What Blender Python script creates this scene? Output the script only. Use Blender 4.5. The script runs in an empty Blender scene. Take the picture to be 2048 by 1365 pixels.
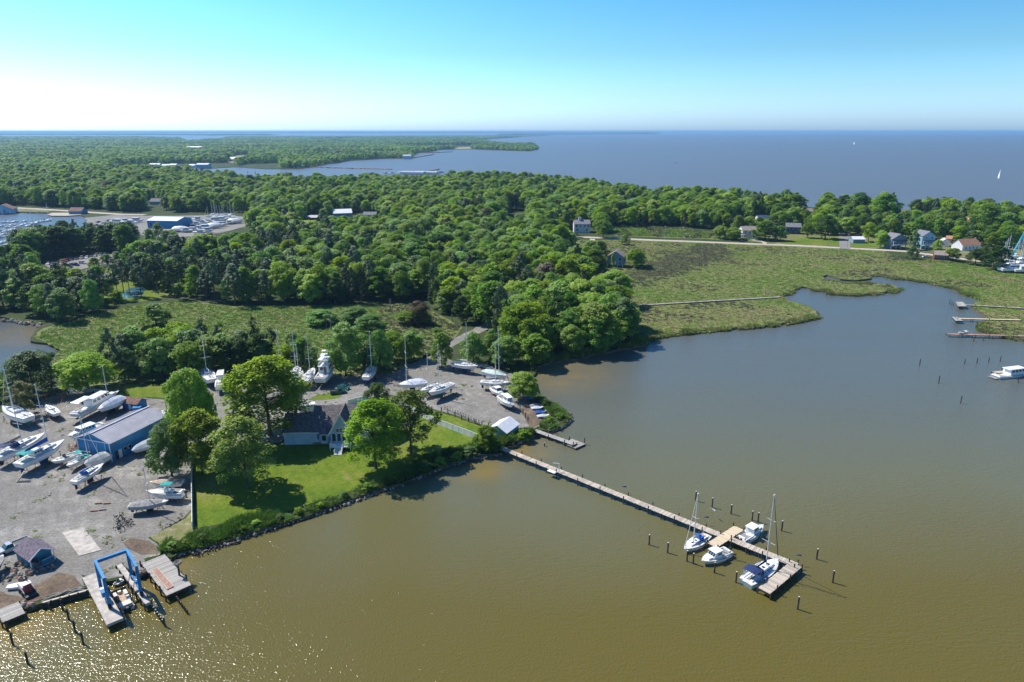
import bpy, math, random
import numpy as np
from mathutils import Vector, noise as mnoise

R = random.Random(11)
NP = np.random.RandomState(5)
SC = bpy.context.scene
COL = SC.collection
rad = math.radians

# ------------------------------------------------------------------ camera, sky, sun, exposure
CAM_H = 80.0
FOC = 1365.0
HORIZON = 262.0
PITCH = math.atan((682.5 - HORIZON) / FOC)
cam_data = bpy.data.cameras.new('camera')
cam_data.sensor_width = 36.0
cam_data.lens = 36.0 * FOC / 2048.0
cam_data.clip_start = 0.5
cam_data.clip_end = 200000.0
cam = bpy.data.objects.new('camera', cam_data)
cam.location = (0, 0, CAM_H)
cam.rotation_euler = (math.pi / 2 - PITCH, 0, 0)
COL.objects.link(cam)
SC.camera = cam

SUN_AZ, SUN_EL = -60.0, 50.0          # degrees; azimuth clockwise from the view direction (+Y)
world = bpy.data.worlds.new('World')
SC.world = world
world.use_nodes = True
wn = world.node_tree.nodes
wl = world.node_tree.links
wn.clear()
sky = wn.new('ShaderNodeTexSky')
sky.sky_type = 'NISHITA'
sky.sun_disc = False
sky.sun_elevation = rad(SUN_EL)
sky.sun_rotation = rad(SUN_AZ)
sky.altitude = 0
sky.air_density = 1.3
sky.dust_density = 0.6
sky.ozone_density = 3.0
bg = wn.new('ShaderNodeBackground')
bg.inputs['Strength'].default_value = 0.114
wo = wn.new('ShaderNodeOutputWorld')
# colour balance of the photograph: the clear sky's contrast and blue carried a little further, by height above the horizon only
def vmul(a, k):
    n = wn.new('ShaderNodeVectorMath'); n.operation = 'SCALE'; n.inputs['Scale'].default_value = k; wl.new(a, n.inputs[0]); return n.outputs[0]
gam = wn.new('ShaderNodeGamma'); gam.inputs['Gamma'].default_value = 1.8
wl.new(vmul(sky.outputs[0], 0.13), gam.inputs['Color'])
wtc = wn.new('ShaderNodeTexCoord'); wsp = wn.new('ShaderNodeSeparateXYZ'); wl.new(wtc.outputs['Generated'], wsp.inputs[0])
wr = wn.new('ShaderNodeValToRGB'); wl.new(wsp.outputs['Z'], wr.inputs[0])
el = wr.color_ramp.elements
while len(el) < 5: el.new(0.5)
for e, (p, c) in zip(el, [(0.0, (0.98, 1.80, 4.9)), (0.05, (0.82, 1.28, 2.4)), (0.10, (0.69, 1.06, 1.50)), (0.19, (0.62, 1.10, 1.27)), (1.0, (0.62, 1.05, 1.25))]):
    e.position = p; e.color = (c[0] / 6, c[1] / 6, c[2] / 6, 1)
wm = wn.new('ShaderNodeVectorMath'); wm.operation = 'MULTIPLY'
wl.new(gam.outputs[0], wm.inputs[0]); wl.new(vmul(wr.outputs[0], 6.0 / 0.13), wm.inputs[1])
wl.new(wm.outputs[0], bg.inputs[0])
wl.new(bg.outputs[0], wo.inputs[0])

sun_data = bpy.data.lights.new('sun', 'SUN')
sun_data.energy = 4.9
sun_data.angle = rad(0.55)
sun_data.color = (1.0, 0.95, 0.86)
sun = bpy.data.objects.new('sun', sun_data)
sdir = Vector((math.sin(rad(SUN_AZ)) * math.cos(rad(SUN_EL)), math.cos(rad(SUN_AZ)) * math.cos(rad(SUN_EL)), math.sin(rad(SUN_EL))))
sun.rotation_euler = (-sdir).to_track_quat('-Z', 'Y').to_euler()
sun.location = (0, 0, 300)
COL.objects.link(sun)

SC.view_settings.view_transform = 'Standard'
SC.view_settings.look = 'None'
SC.view_settings.gamma = 1.0
SC.view_settings.exposure = 0.42
SC.view_settings.use_curve_mapping = False
SC.cycles.max_bounces = 8
SC.cycles.diffuse_bounces = 4
SC.cycles.glossy_bounces = 2
SC.cycles.transmission_bounces = 4
SC.cycles.volume_bounces = 0
SC.cycles.transparent_max_bounces = 6
SC.cycles.use_denoising = True
SC.cycles.sample_clamp_indirect = 6.0
HAZE_DENSITY = 6.5e-5

# ------------------------------------------------------------------ survey: a sight line of the photograph meets the plane z
CP, SP = math.cos(PITCH), math.sin(PITCH)
def ray(x, y):
    r = (x - 1024.0) / FOC; u = -(y - 682.5) / FOC
    return r, CP + u * SP, -SP + u * CP
def G(x, y, z=1.0):
    r, dy, dz = ray(x, y)
    dz = min(dz, -1e-4)
    t = (z - CAM_H) / dz
    return Vector((r * t, dy * t, z))
def to_px(v):
    d = v.y * CP - (v.z - CAM_H) * SP
    u = v.y * SP + (v.z - CAM_H) * CP
    return 1024 + FOC * v.x / d, 682.5 - FOC * u / d
def height_to(p, ytop):
    """world height of the point above p whose image row is ytop"""
    _, dy, dz = ray(0, ytop)
    return CAM_H + dz * p.y / dy - p.z

# ------------------------------------------------------------------ materials
MATS = {}
def nodes_of(m):
    m.use_nodes = True
    nt = m.node_tree
    b = nt.nodes.get('Principled BSDF')
    return nt, nt.nodes, nt.links, b
def mat(name, col, rough=0.6, metal=0.0, var=0.12, scale=1.5, bump=0.0, spec=0.5, col2=None, stretch=None, rnd=0.0, detail=4.0, bscale=None):
    """procedural surface: a colour broken by noise (wear, grain), optional fine relief, optional variation between alike pieces"""
    if name in MATS: return MATS[name]
    m = bpy.data.materials.new(name); MATS[name] = m
    nt, N, L, b = nodes_of(m)
    b.inputs['Roughness'].default_value = rough
    b.inputs['Metallic'].default_value = metal
    b.inputs['Specular IOR Level'].default_value = spec
    tc = N.new('ShaderNodeTexCoord'); mp = N.new('ShaderNodeMapping')
    L.new(tc.outputs['Object'], mp.inputs[0])
    if stretch: mp.inputs['Scale'].default_value = stretch
    nz = N.new('ShaderNodeTexNoise'); nz.inputs['Scale'].default_value = scale; nz.inputs['Detail'].default_value = detail
    L.new(mp.outputs[0], nz.inputs['Vector'])
    mx = N.new('ShaderNodeMix'); mx.data_type = 'RGBA'
    c2 = col2 if col2 else tuple(c * (1 - 2.2 * var) for c in col)
    c1 = col if col2 else tuple(min(1, c * (1 + var)) for c in col)
    mx.inputs[6].default_value = (*c2, 1); mx.inputs[7].default_value = (*c1, 1)
    mr = N.new('ShaderNodeMapRange'); mr.inputs[1].default_value = 0.35; mr.inputs[2].default_value = 0.65
    L.new(nz.outputs['Fac'], mr.inputs[0]); L.new(mr.outputs[0], mx.inputs[0])
    out = mx.outputs[2]
    if rnd:
        oi = N.new('ShaderNodeObjectInfo'); m2 = N.new('ShaderNodeMapRange')
        m2.inputs[3].default_value = 1 - rnd; m2.inputs[4].default_value = 1 + rnd
        L.new(oi.outputs['Random'], m2.inputs[0])
        vm = N.new('ShaderNodeVectorMath'); vm.operation = 'SCALE'
        L.new(out, vm.inputs[0]); L.new(m2.outputs[0], vm.inputs['Scale']); out = vm.outputs[0]
    L.new(out, b.inputs['Base Color'])
    if bump:
        bp = N.new('ShaderNodeBump'); bp.inputs['Strength'].default_value = bump; bp.inputs['Distance'].default_value = 0.05
        n2 = N.new('ShaderNodeTexNoise'); n2.inputs['Scale'].default_value = bscale or scale * 6; n2.inputs['Detail'].default_value = 3
        L.new(mp.outputs[0], n2.inputs['Vector']); L.new(n2.outputs['Fac'], bp.inputs['Height']); L.new(bp.outputs[0], b.inputs['Normal'])
    return m

def ground_mat(name, stops, scale, scale2, rough=0.95, fine=None, bump=0.3, warp=0.0, stretch=None, tracks=0.0):
    """ground: a ramp over two noise octaves at different sizes, plus fine speckle"""
    m = bpy.data.materials.new(name); MATS[name] = m
    nt, N, L, b = nodes_of(m)
    b.inputs['Roughness'].default_value = rough; b.inputs['Specular IOR Level'].default_value = 0.15
    tc = N.new('ShaderNodeTexCoord'); src = tc.outputs['Object']
    if stretch:
        mp = N.new('ShaderNodeMapping'); mp.inputs['Scale'].default_value = stretch[:3]; mp.inputs['Rotation'].default_value = (0, 0, stretch[3])
        L.new(src, mp.inputs[0]); src = mp.outputs[0]
    n1 = N.new('ShaderNodeTexNoise'); n1.inputs['Scale'].default_value = scale; n1.inputs['Detail'].default_value = 7; n1.inputs['Roughness'].default_value = 0.6
    n1.inputs['Distortion'].default_value = warp
    n2 = N.new('ShaderNodeTexNoise'); n2.inputs['Scale'].default_value = scale2; n2.inputs['Detail'].default_value = 5; n2.inputs['Roughness'].default_value = 0.65
    L.new(src, n1.inputs['Vector']); L.new(tc.outputs['Object'], n2.inputs['Vector'])
    mm = N.new('ShaderNodeMix'); mm.inputs[0].default_value = 0.42
    L.new(n1.outputs['Fac'], mm.inputs[2]); L.new(n2.outputs['Fac'], mm.inputs[3])
    cr = N.new('ShaderNodeValToRGB'); L.new(mm.outputs[0], cr.inputs[0])
    el = cr.color_ramp.elements
    while len(el) < len(stops): el.new(0.5)
    for e, (p, c) in zip(el, stops): e.position = p; e.color = (c[0] * 0.87, c[1] * 0.87, c[2] * 0.87, 1)
    L.new(cr.outputs[0], b.inputs['Base Color'])
    if tracks:      # wheel tracks: long wandering bands worn paler and darker
        mt = N.new('ShaderNodeMapping'); mt.inputs['Rotation'].default_value = (0, 0, rad(-32)); L.new(tc.outputs['Object'], mt.inputs[0])
        wv = N.new('ShaderNodeTexWave'); wv.inputs['Scale'].default_value = 0.11; wv.inputs['Distortion'].default_value = 9.0; wv.inputs['Detail'].default_value = 2.5; wv.inputs['Detail Scale'].default_value = 0.25
        L.new(mt.outputs[0], wv.inputs['Vector']); wa = N.new('ShaderNodeMath'); wa.operation = 'MULTIPLY_ADD'; wa.inputs[1].default_value = tracks; wa.inputs[2].default_value = -tracks * 0.5
        ad = N.new('ShaderNodeMath'); L.new(wv.outputs['Fac'], wa.inputs[0]); L.new(mm.outputs[0], ad.inputs[0]); L.new(wa.outputs[0], ad.inputs[1]); L.new(ad.outputs[0], cr.inputs[0])
    if fine:
        n3 = N.new('ShaderNodeTexNoise'); n3.inputs['Scale'].default_value = fine; n3.inputs['Detail'].default_value = 3
        L.new(tc.outputs['Object'], n3.inputs['Vector'])
        mr = N.new('ShaderNodeMapRange'); mr.inputs[1].default_value = 0.3; mr.inputs[2].default_value = 0.7; mr.inputs[3].default_value = 0.72; mr.inputs[4].default_value = 1.25
        L.new(n3.outputs['Fac'], mr.inputs[0])
        vm = N.new('ShaderNodeVectorMath'); vm.operation = 'SCALE'; L.new(cr.outputs[0], vm.inputs[0]); L.new(mr.outputs[0], vm.inputs['Scale'])
        L.new(vm.outputs[0], b.inputs['Base Color'])
        bp = N.new('ShaderNodeBump'); bp.inputs['Strength'].default_value = bump; bp.inputs['Distance'].default_value = 0.12
        L.new(n3.outputs['Fac'], bp.inputs['Height']); L.new(bp.outputs[0], b.inputs['Normal'])
    return m

def leaf_mat(name, dark, light, translucent=0.5, hue=0.014):
    """leaves: each leaf clump has its own tint (face attribute), each tree its own tone (object random)"""
    m = bpy.data.materials.new(name); MATS[name] = m
    nt, N, L, b = nodes_of(m)
    b.inputs['Roughness'].default_value = 0.55; b.inputs['Specular IOR Level'].default_value = 0.35
    at = N.new('ShaderNodeAttribute'); at.attribute_name = 'tint'
    mx = N.new('ShaderNodeMix'); mx.data_type = 'RGBA'; mx.inputs[6].default_value = (*dark, 1); mx.inputs[7].default_value = (*light, 1)
    L.new(at.outputs['Fac'], mx.inputs[0])
    oi = N.new('ShaderNodeObjectInfo')
    hs = N.new('ShaderNodeHueSaturation')
    mh = N.new('ShaderNodeMapRange'); mh.inputs[3].default_value = 0.5 - hue; mh.inputs[4].default_value = 0.5 + hue * 0.7
    mv = N.new('ShaderNodeMapRange'); mv.inputs[3].default_value = 0.82; mv.inputs[4].default_value = 1.28
    wn_ = N.new('ShaderNodeMath'); wn_.operation = 'MULTIPLY'; wn_.inputs[1].default_value = 7.31
    fr = N.new('ShaderNodeMath'); fr.operation = 'FRACT'
    L.new(oi.outputs['Random'], mh.inputs[0]); L.new(oi.outputs['Random'], wn_.inputs[0]); L.new(wn_.outputs[0], fr.inputs[0]); L.new(fr.outputs[0], mv.inputs[0])
    L.new(mh.outputs[0], hs.inputs['Hue']); L.new(mv.outputs[0], hs.inputs['Value']); L.new(mx.outputs[2], hs.inputs['Color'])
    L.new(hs.outputs[0], b.inputs['Base Color'])
    tr = N.new('ShaderNodeBsdfTranslucent'); L.new(hs.outputs[0], tr.inputs[0])
    ms = N.new('ShaderNodeMixShader'); ms.inputs[0].default_value = translucent
    L.new(b.outputs[0], ms.inputs[1]); L.new(tr.outputs[0], ms.inputs[2])
    L.new(ms.outputs[0], N['Material Output'].inputs['Surface'])
    return m

# ------------------------------------------------------------------ mesh helpers
class MB:
    def __init__(s): s.v = []; s.f = []; s.m = []
    def add(s, vs, fs, mi=0):
        o = len(s.v); s.v.extend([tuple(v) for v in vs])
        for f in fs: s.f.append(tuple(o + i for i in f)); s.m.append(mi)
        return s
    def box(s, c, d, rz=0.0, mi=0, top=1.0, topy=None):
        hx, hy, hz = d[0] / 2, d[1] / 2, d[2] / 2
        ty = top if topy is None else topy
        vs = []
        ca, sa = math.cos(rz), math.sin(rz)
        for z, kx, ky in ((-hz, 1, 1), (hz, top, ty)):
            for x, y in ((-hx * kx, -hy * ky), (hx * kx, -hy * ky), (hx * kx, hy * ky), (-hx * kx, hy * ky)):
                vs.append((c[0] + x * ca - y * sa, c[1] + x * sa + y * ca, c[2] + z))
        return s.add(vs, [(3, 2, 1, 0), (4, 5, 6, 7), (0, 1, 5, 4), (1, 2, 6, 5), (2, 3, 7, 6), (3, 0, 4, 7)], mi)
    def bar(s, a, b, w, h=None, mi=0):
        """square bar from a to b"""
        a = Vector(a); b = Vector(b); h = h or w
        d = (b - a).normalized(); up = Vector((0, 0, 1)) if abs(d.z) < 0.95 else Vector((1, 0, 0))
        x = d.cross(up).normalized(); y = x.cross(d).normalized()
        vs = [p + x * i * w / 2 + y * j * h / 2 for p in (a, b) for i, j in ((-1, -1), (1, -1), (1, 1), (-1, 1))]
        return s.add(vs, [(0, 1, 2, 3), (7, 6, 5, 4), (0, 4, 5, 1), (1, 5, 6, 2), (2, 6, 7, 3), (3, 7, 4, 0)], mi)
    def cyl(s, a, b, r0, r1=None, n=8, mi=0):
        a = Vector(a); b = Vector(b); r1 = r0 if r1 is None else r1
        d = (b - a).normalized(); up = Vector((0, 0, 1)) if abs(d.z) < 0.95 else Vector((1, 0, 0))
        x = d.cross(up).normalized(); y = x.cross(d).normalized()
        vs = []
        for p, r in ((a, r0), (b, r1)):
            for k in range(n):
                t = 2 * math.pi * k / n
                vs.append(p + x * r * math.cos(t) + y * r * math.sin(t))
        fs = [(k, k + n, (k + 1) % n + n, (k + 1) % n) for k in range(n)] + [tuple(range(n)), tuple(range(2 * n - 1, n - 1, -1))]
        return s.add(vs, fs, mi)
    def tube(s, pts, r, n=6, mi=0):
        for a, b in zip(pts[:-1], pts[1:]): s.cyl(a, b, r, r, n, mi)
        return s
    def loft(s, rings, mi=0, closed=True, caps=True):
        n = len(rings[0]); vs = [p for r in rings for p in r]; fs = []
        for i in range(len(rings) - 1):
            for k in range(n if closed else n - 1):
                k2 = (k + 1) % n
                fs.append((i * n + k, i * n + k2, (i + 1) * n + k2, (i + 1) * n + k))
        if caps: fs += [tuple(range(n - 1, -1, -1)), tuple(range((len(rings) - 1) * n, len(rings) * n))]
        return s.add(vs, fs, mi)
    def prism(s, pts, z0, z1, mi=0):
        n = len(pts)
        vs = [(p[0], p[1], z0) for p in pts] + [(p[0], p[1], z1) for p in pts]
        return s.add(vs, [tuple(range(n - 1, -1, -1)), tuple(range(n, 2 * n))] + [(k, (k + 1) % n, (k + 1) % n + n, k + n) for k in range(n)], mi)
    def slab(s, quad, t, mi=0):
        """a plate of thickness t below the quad's plane"""
        q = [Vector(p) for p in quad]
        nrm = (q[1] - q[0]).cross(q[2] - q[0]).normalized()
        if nrm.z < 0: nrm = -nrm
        lo = [p - nrm * t for p in q]; n = len(q)
        return s.add(q + lo, [tuple(range(n)), tuple(range(2 * n - 1, n - 1, -1))] + [(k, k + n, (k + 1) % n + n, (k + 1) % n) for k in range(n)], mi)
    def mesh(s, name, mats, smooth=False):
        me = bpy.data.meshes.new(name); me.from_pydata(s.v, [], s.f)
        for m in (mats if isinstance(mats, (list, tuple)) else [mats]): me.materials.append(m)
        if any(s.m): me.polygons.foreach_set('material_index', s.m)
        if smooth: me.polygons.foreach_set('use_smooth', [True] * len(me.polygons))
        me.update()
        return me
    def build(s, name, mats, parent=None, loc=(0, 0, 0), rz=0.0, smooth=False):
        return obj(name, s.mesh(name, mats, smooth), parent, loc, rz)

def obj(name, me, parent=None, loc=(0, 0, 0), rz=0.0):
    o = bpy.data.objects.new(name, me); COL.objects.link(o)
    o.location = loc; o.rotation_euler = (0, 0, rz)
    if parent: o.parent = parent
    return o
def tag(o, label, cat, group=None):
    o['label'] = label; o['category'] = cat
    if group: o['group'] = group
    return o
def thing(name, label, cat, loc=(0, 0, 0), rz=0.0, group=None):
    o = bpy.data.objects.new(name, None); COL.objects.link(o)
    o.empty_display_size = 0.5
    o.location = loc; o.rotation_euler = (0, 0, rz)
    return tag(o, label, cat, group)
def copy_tree(o, parent=None):
    c = o.copy(); COL.objects.link(c)
    if parent: c.parent = parent
    for ch in list(o.children): copy_tree(ch, c)
    return c
def structure(o): o['kind'] = 'structure'; return o
def stuff(o): o['kind'] = 'stuff'; return o

def rough_edge(pts, z, step_k=0.012, amp=0.35, seed=0.0, smin=0.8, closed=True):
    """world outline through surveyed points, broken up with fractal noise so that no edge runs ruler-straight"""
    out = []
    n = len(pts)
    for i in range(n if closed else n - 1):
        a = pts[i]; b = pts[(i + 1) % n]
        L = (b - a).length
        step = max(smin, min(a.y, b.y) * step_k)
        k = max(1, min(60, int(L / step)))
        nd = Vector((-(b - a).y, (b - a).x, 0)); nd = nd.normalized() if nd.length > 0 else nd
        for j in range(k):
            t = j / k; p = a.lerp(b, t)
            w = math.sin(math.pi * t) if k > 1 else 0
            q = mnoise.noise(Vector((p.x / (step * 3), p.y / (step * 3), seed))) + 0.5 * mnoise.noise(Vector((p.x / step, p.y / step, seed + 9)))
            p = p + nd * (q * amp * step * (0.4 + 0.6 * w))
            out.append(Vector((p.x, p.y, z)))
    return out
def sheet(name, px, z, m, amp=0.35, seed=0.0, skirt=0.0, smin=0.8, world_pts=False, bank=None):
    pts = [Vector((p[0], p[1], z)) for p in px] if world_pts else [G(x, y, z) for x, y in px]
    e = rough_edge(pts, z, amp=amp, seed=seed, smin=smin) if amp else pts
    mb = MB(); n = len(e)
    mb.add(e, [tuple(range(n))])
    if skirt:
        lo = [Vector((p.x, p.y, z - skirt)) for p in e]
        mb.add(e + lo, [(k, (k + 1) % n, (k + 1) % n + n, k + n) for k in range(n)], 1)
    o = mb.build(name, [m, bank] if bank else m)
    # face up
    if o.data.polygons[0].normal.z < 0: o.data.flip_normals()
    return structure(o), e
def inside(x, y, poly):
    c = False; n = len(poly); j = n - 1
    for i in range(n):
        xi, yi = poly[i][0], poly[i][1]; xj, yj = poly[j][0], poly[j][1]
        if (yi > y) != (yj > y) and x < (xj - xi) * (y - yi) / (yj - yi) + xi: c = not c
        j = i
    return c

# ------------------------------------------------------------------ base materials
WHITE = mat('white_gelcoat', (0.80, 0.80, 0.78), 0.3, var=0.04, scale=0.6)
OFFWHITE = mat('weathered_white_deck', (0.66, 0.65, 0.60), 0.6, var=0.08, scale=1.5)
SHRINK = mat('white_shrink_wrap', (0.80, 0.82, 0.84), 0.45, var=0.06, scale=0.8, bump=0.4, bscale=2.0)
GLASS = mat('dark_window_glass', (0.02, 0.025, 0.035), 0.08, var=0.1, scale=2, spec=0.8)
ALU = mat('aluminium_spar', (0.78, 0.78, 0.78), 0.4, metal=0.2, var=0.05)
STEEL = mat('stainless_rail', (0.5, 0.5, 0.5), 0.3, metal=0.8, var=0.05)
WIRE = mat('wire_rope', (0.25, 0.25, 0.26), 0.5, metal=0.5)
NAVY = mat('navy_canvas', (0.012, 0.03, 0.11), 0.8, var=0.15)
BLUEC = mat('bright_blue_canvas', (0.01, 0.09, 0.42), 0.8, var=0.15)
TEAL = mat('teal_canvas', (0.01, 0.30, 0.28), 0.8, var=0.15)
TEALB = mat('teal_bottom_paint', (0.01, 0.17, 0.14), 0.7, var=0.2)
BLUEB = mat('blue_bottom_paint', (0.01, 0.06, 0.22), 0.7, var=0.2)
REDB = mat('dark_red_bottom_paint', (0.13, 0.015, 0.015), 0.7, var=0.2)
BLACKB = mat('black_bottom_paint', (0.02, 0.02, 0.022), 0.7, var=0.3)
TAN = mat('tan_canvas', (0.45, 0.33, 0.23), 0.85, var=0.12)
GREYC = mat('grey_canvas', (0.30, 0.29, 0.28), 0.85, var=0.15)
PALEG = mat('pale_green_tarp', (0.42, 0.52, 0.48), 0.7, var=0.1, bump=0.4, bscale=2)
GREYH = mat('grey_hull', (0.33, 0.35, 0.37), 0.4, var=0.08)
RUST = mat('rust_orange_steel', (0.42, 0.12, 0.05), 0.8, var=0.3, scale=4)
DARKSTEEL = mat('dark_steel', (0.05, 0.05, 0.055), 0.6, metal=0.3, var=0.3)
BLACKR = mat('black_rubber', (0.015, 0.015, 0.016), 0.85)
PLANK = mat('weathered_plank', (0.47, 0.40, 0.32), 0.85, var=0.16, scale=3, stretch=(0.4, 6, 1), rnd=0.26, bump=0.3)
PLANKG = mat('grey_plank', (0.36, 0.335, 0.30), 0.88, var=0.18, scale=3, stretch=(0.4, 6, 1), rnd=0.22, bump=0.3)
PLANKN = mat('new_pine_plank', (0.62, 0.49, 0.33), 0.8, var=0.1, scale=3, stretch=(0.4, 6, 1), rnd=0.12, bump=0.3)
PLANKR = mat('reddish_plank', (0.33, 0.19, 0.15), 0.85, var=0.15, scale=3, rnd=0.15)
PILE = mat('dark_wet_piling', (0.075, 0.06, 0.045), 0.85, var=0.3, scale=2, stretch=(1, 1, 0.4), rnd=0.2, bump=0.5)
PILETOP = mat('pale_piling_cap', (0.55, 0.53, 0.48), 0.8)
CONC = mat('concrete', (0.46, 0.41, 0.36), 0.9, var=0.12, scale=0.9, bump=0.15)
FENCEW = mat('white_vinyl', (0.86, 0.86, 0.86), 0.45, var=0.05)
ROCK = mat('riprap_stone', (0.38, 0.34, 0.29), 0.9, var=0.3, scale=1.2, rnd=0.4, bump=0.6)
ROCKR = mat('reddish_riprap', (0.34, 0.22, 0.17), 0.9, var=0.3, scale=1.2, rnd=0.3, bump=0.6)
BARK = mat('bark', (0.12, 0.09, 0.065), 0.95, var=0.3, scale=2, stretch=(3, 3, 0.6), bump=0.6)
BARKP = mat('pine_bark', (0.14, 0.10, 0.075), 0.95, var=0.3, scale=2, stretch=(3, 3, 0.6), bump=0.6)
DEADW = mat('bleached_dead_wood', (0.38, 0.35, 0.31), 0.95, var=0.25, scale=2)

# ------------------------------------------------------------------ water
def water_material():
    m = bpy.data.materials.new('bay_water'); nt, N, L, b = nodes_of(m)
    tc = N.new('ShaderNodeTexCoord'); sep = N.new('ShaderNodeSeparateXYZ'); L.new(tc.outputs['Object'], sep.inputs[0])
    # silt: broad clouds of brown sediment in the sheltered cove
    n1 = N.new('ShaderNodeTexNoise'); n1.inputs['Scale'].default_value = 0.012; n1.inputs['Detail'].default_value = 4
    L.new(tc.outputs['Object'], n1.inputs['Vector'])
    # browner silt close inshore, sky reflection painted in as bluer base colour towards the bay
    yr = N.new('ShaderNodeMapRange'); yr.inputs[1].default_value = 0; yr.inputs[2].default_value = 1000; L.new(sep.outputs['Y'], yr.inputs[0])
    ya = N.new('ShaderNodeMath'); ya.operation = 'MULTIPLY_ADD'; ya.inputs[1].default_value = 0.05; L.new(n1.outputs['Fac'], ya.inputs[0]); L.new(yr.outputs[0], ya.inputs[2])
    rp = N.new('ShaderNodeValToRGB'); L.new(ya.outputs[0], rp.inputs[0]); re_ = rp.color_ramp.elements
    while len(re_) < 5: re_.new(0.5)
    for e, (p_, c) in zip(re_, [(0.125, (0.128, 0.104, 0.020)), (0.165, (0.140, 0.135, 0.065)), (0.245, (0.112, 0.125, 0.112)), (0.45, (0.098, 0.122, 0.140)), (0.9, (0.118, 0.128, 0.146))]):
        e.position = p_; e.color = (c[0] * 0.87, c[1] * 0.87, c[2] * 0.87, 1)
    # shoals: pale silt stirred up where the bottom comes near the surface
    src = rp.outputs[0]
    for (sx, sy, sr) in [(1095, 742, 26), (1040, 720, 15), (330, 1150, 7), (960, 935, 9), (1060, 900, 8), (60, 668, 22), (20, 1268, 9)]:
        q = G(sx, sy, 0); dn = N.new('ShaderNodeVectorMath'); dn.operation = 'DISTANCE'; dn.inputs[1].default_value = (q.x, q.y, 0); L.new(tc.outputs['Object'], dn.inputs[0])
        dr = N.new('ShaderNodeMapRange'); dr.inputs[1].default_value = sr * 0.2; dr.inputs[2].default_value = sr * 1.3; dr.inputs[3].default_value = 0.75; dr.inputs[4].default_value = 0.0; dr.interpolation_type = 'SMOOTHSTEP'
        L.new(dn.outputs['Value'], dr.inputs[0]); mm_ = N.new('ShaderNodeMath'); mm_.operation = 'MULTIPLY'; L.new(dr.outputs[0], mm_.inputs[0]); n5 = N.new('ShaderNodeTexNoise'); n5.inputs['Scale'].default_value = 0.15; L.new(tc.outputs['Object'], n5.inputs['Vector']); L.new(n5.outputs['Fac'], mm_.inputs[1])
        mz = N.new('ShaderNodeMix'); mz.data_type = 'RGBA'; mz.inputs[7].default_value = (0.25, 0.165, 0.035, 1); L.new(mm_.outputs[0], mz.inputs[0]); L.new(src, mz.inputs[6]); src = mz.outputs[2]
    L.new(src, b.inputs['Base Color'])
    b.inputs['IOR'].default_value = 1.33
    # the open bay beyond the point is wind-roughened, the cove nearly smooth
    rr = N.new('ShaderNodeMapRange'); rr.inputs[1].default_value = 250; rr.inputs[2].default_value = 900; rr.inputs[3].default_value = 0.13; rr.inputs[4].default_value = 0.36
    L.new(sep.outputs['Y'], rr.inputs[0]); L.new(rr.outputs[0], b.inputs['Roughness'])
    mp = N.new('ShaderNodeMapping'); mp.inputs['Scale'].default_value = (0.55, 1.5, 1); mp.inputs['Rotation'].default_value = (0, 0, rad(-14))
    L.new(tc.outputs['Object'], mp.inputs[0])
    w1 = N.new('ShaderNodeTexNoise'); w1.inputs['Scale'].default_value = 0.95; w1.inputs['Detail'].default_value = 3; w1.inputs['Roughness'].default_value = 0.55
    L.new(mp.outputs[0], w1.inputs['Vector'])
    w2 = N.new('ShaderNodeTexNoise'); w2.inputs['Scale'].default_value = 2.6; w2.inputs['Detail'].default_value = 2
    L.new(tc.outputs['Object'], w2.inputs['Vector'])
    b1 = N.new('ShaderNodeBump'); b1.inputs['Strength'].default_value = 1.0; b1.inputs['Distance'].default_value = 0.17
    b2 = N.new('ShaderNodeBump'); b2.inputs['Strength'].default_value = 1.0; b2.inputs['Distance'].default_value = 0.11
    L.new(w1.outputs['Fac'], b1.inputs['Height']); L.new(w2.outputs['Fac'], b2.inputs['Height']); L.new(b1.outputs[0], b2.inputs['Normal'])
    # gusts: long lanes of ruffled and slick water
    gm = N.new('ShaderNodeMapping'); gm.inputs['Scale'].default_value = (0.25, 1, 1); gm.inputs['Rotation'].default_value = (0, 0, rad(12)); L.new(tc.outputs['Object'], gm.inputs[0])
    gn = N.new('ShaderNodeTexNoise'); gn.inputs['Scale'].default_value = 0.05; gn.inputs['Detail'].default_value = 4; L.new(gm.outputs[0], gn.inputs['Vector'])
    gr = N.new('ShaderNodeMapRange'); gr.inputs[1].default_value = 0.35; gr.inputs[2].default_value = 0.65; gr.inputs[3].default_value = 0.35; gr.inputs[4].default_value = 1.0
    L.new(gn.outputs['Fac'], gr.inputs[0]); L.new(gr.outputs[0], b1.inputs['Strength'])
    L.new(b2.outputs[0], b.inputs['Normal'])
    return m
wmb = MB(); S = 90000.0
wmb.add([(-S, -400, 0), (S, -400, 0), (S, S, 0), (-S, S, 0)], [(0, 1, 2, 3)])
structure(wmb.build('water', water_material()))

# ------------------------------------------------------------------ the land
FLOOR = ground_mat('woodland_floor', [(0.3, (0.03, 0.045, 0.015)), (0.5, (0.05, 0.075, 0.02)), (0.7, (0.09, 0.08, 0.045))], 0.05, 0.6, fine=1.5)
GRAVEL = ground_mat('grey_gravel', [(0.28, (0.16, 0.145, 0.125)), (0.42, (0.215, 0.20, 0.178)), (0.53, (0.245, 0.23, 0.205)), (0.64, (0.345, 0.325, 0.29)), (0.76, (0.24, 0.215, 0.18))], 0.045, 0.35, fine=2.2, tracks=0.04, warp=1.2, stretch=(1.0, 2.2, 1, rad(-35)))
LAWN = ground_mat('mown_lawn', [(0.32, (0.065, 0.115, 0.012)), (0.45, (0.105, 0.170, 0.013)), (0.55, (0.150, 0.195, 0.018)), (0.66, (0.23, 0.22, 0.07))], 0.06, 0.7, fine=3.0, tracks=0.05)
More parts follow.
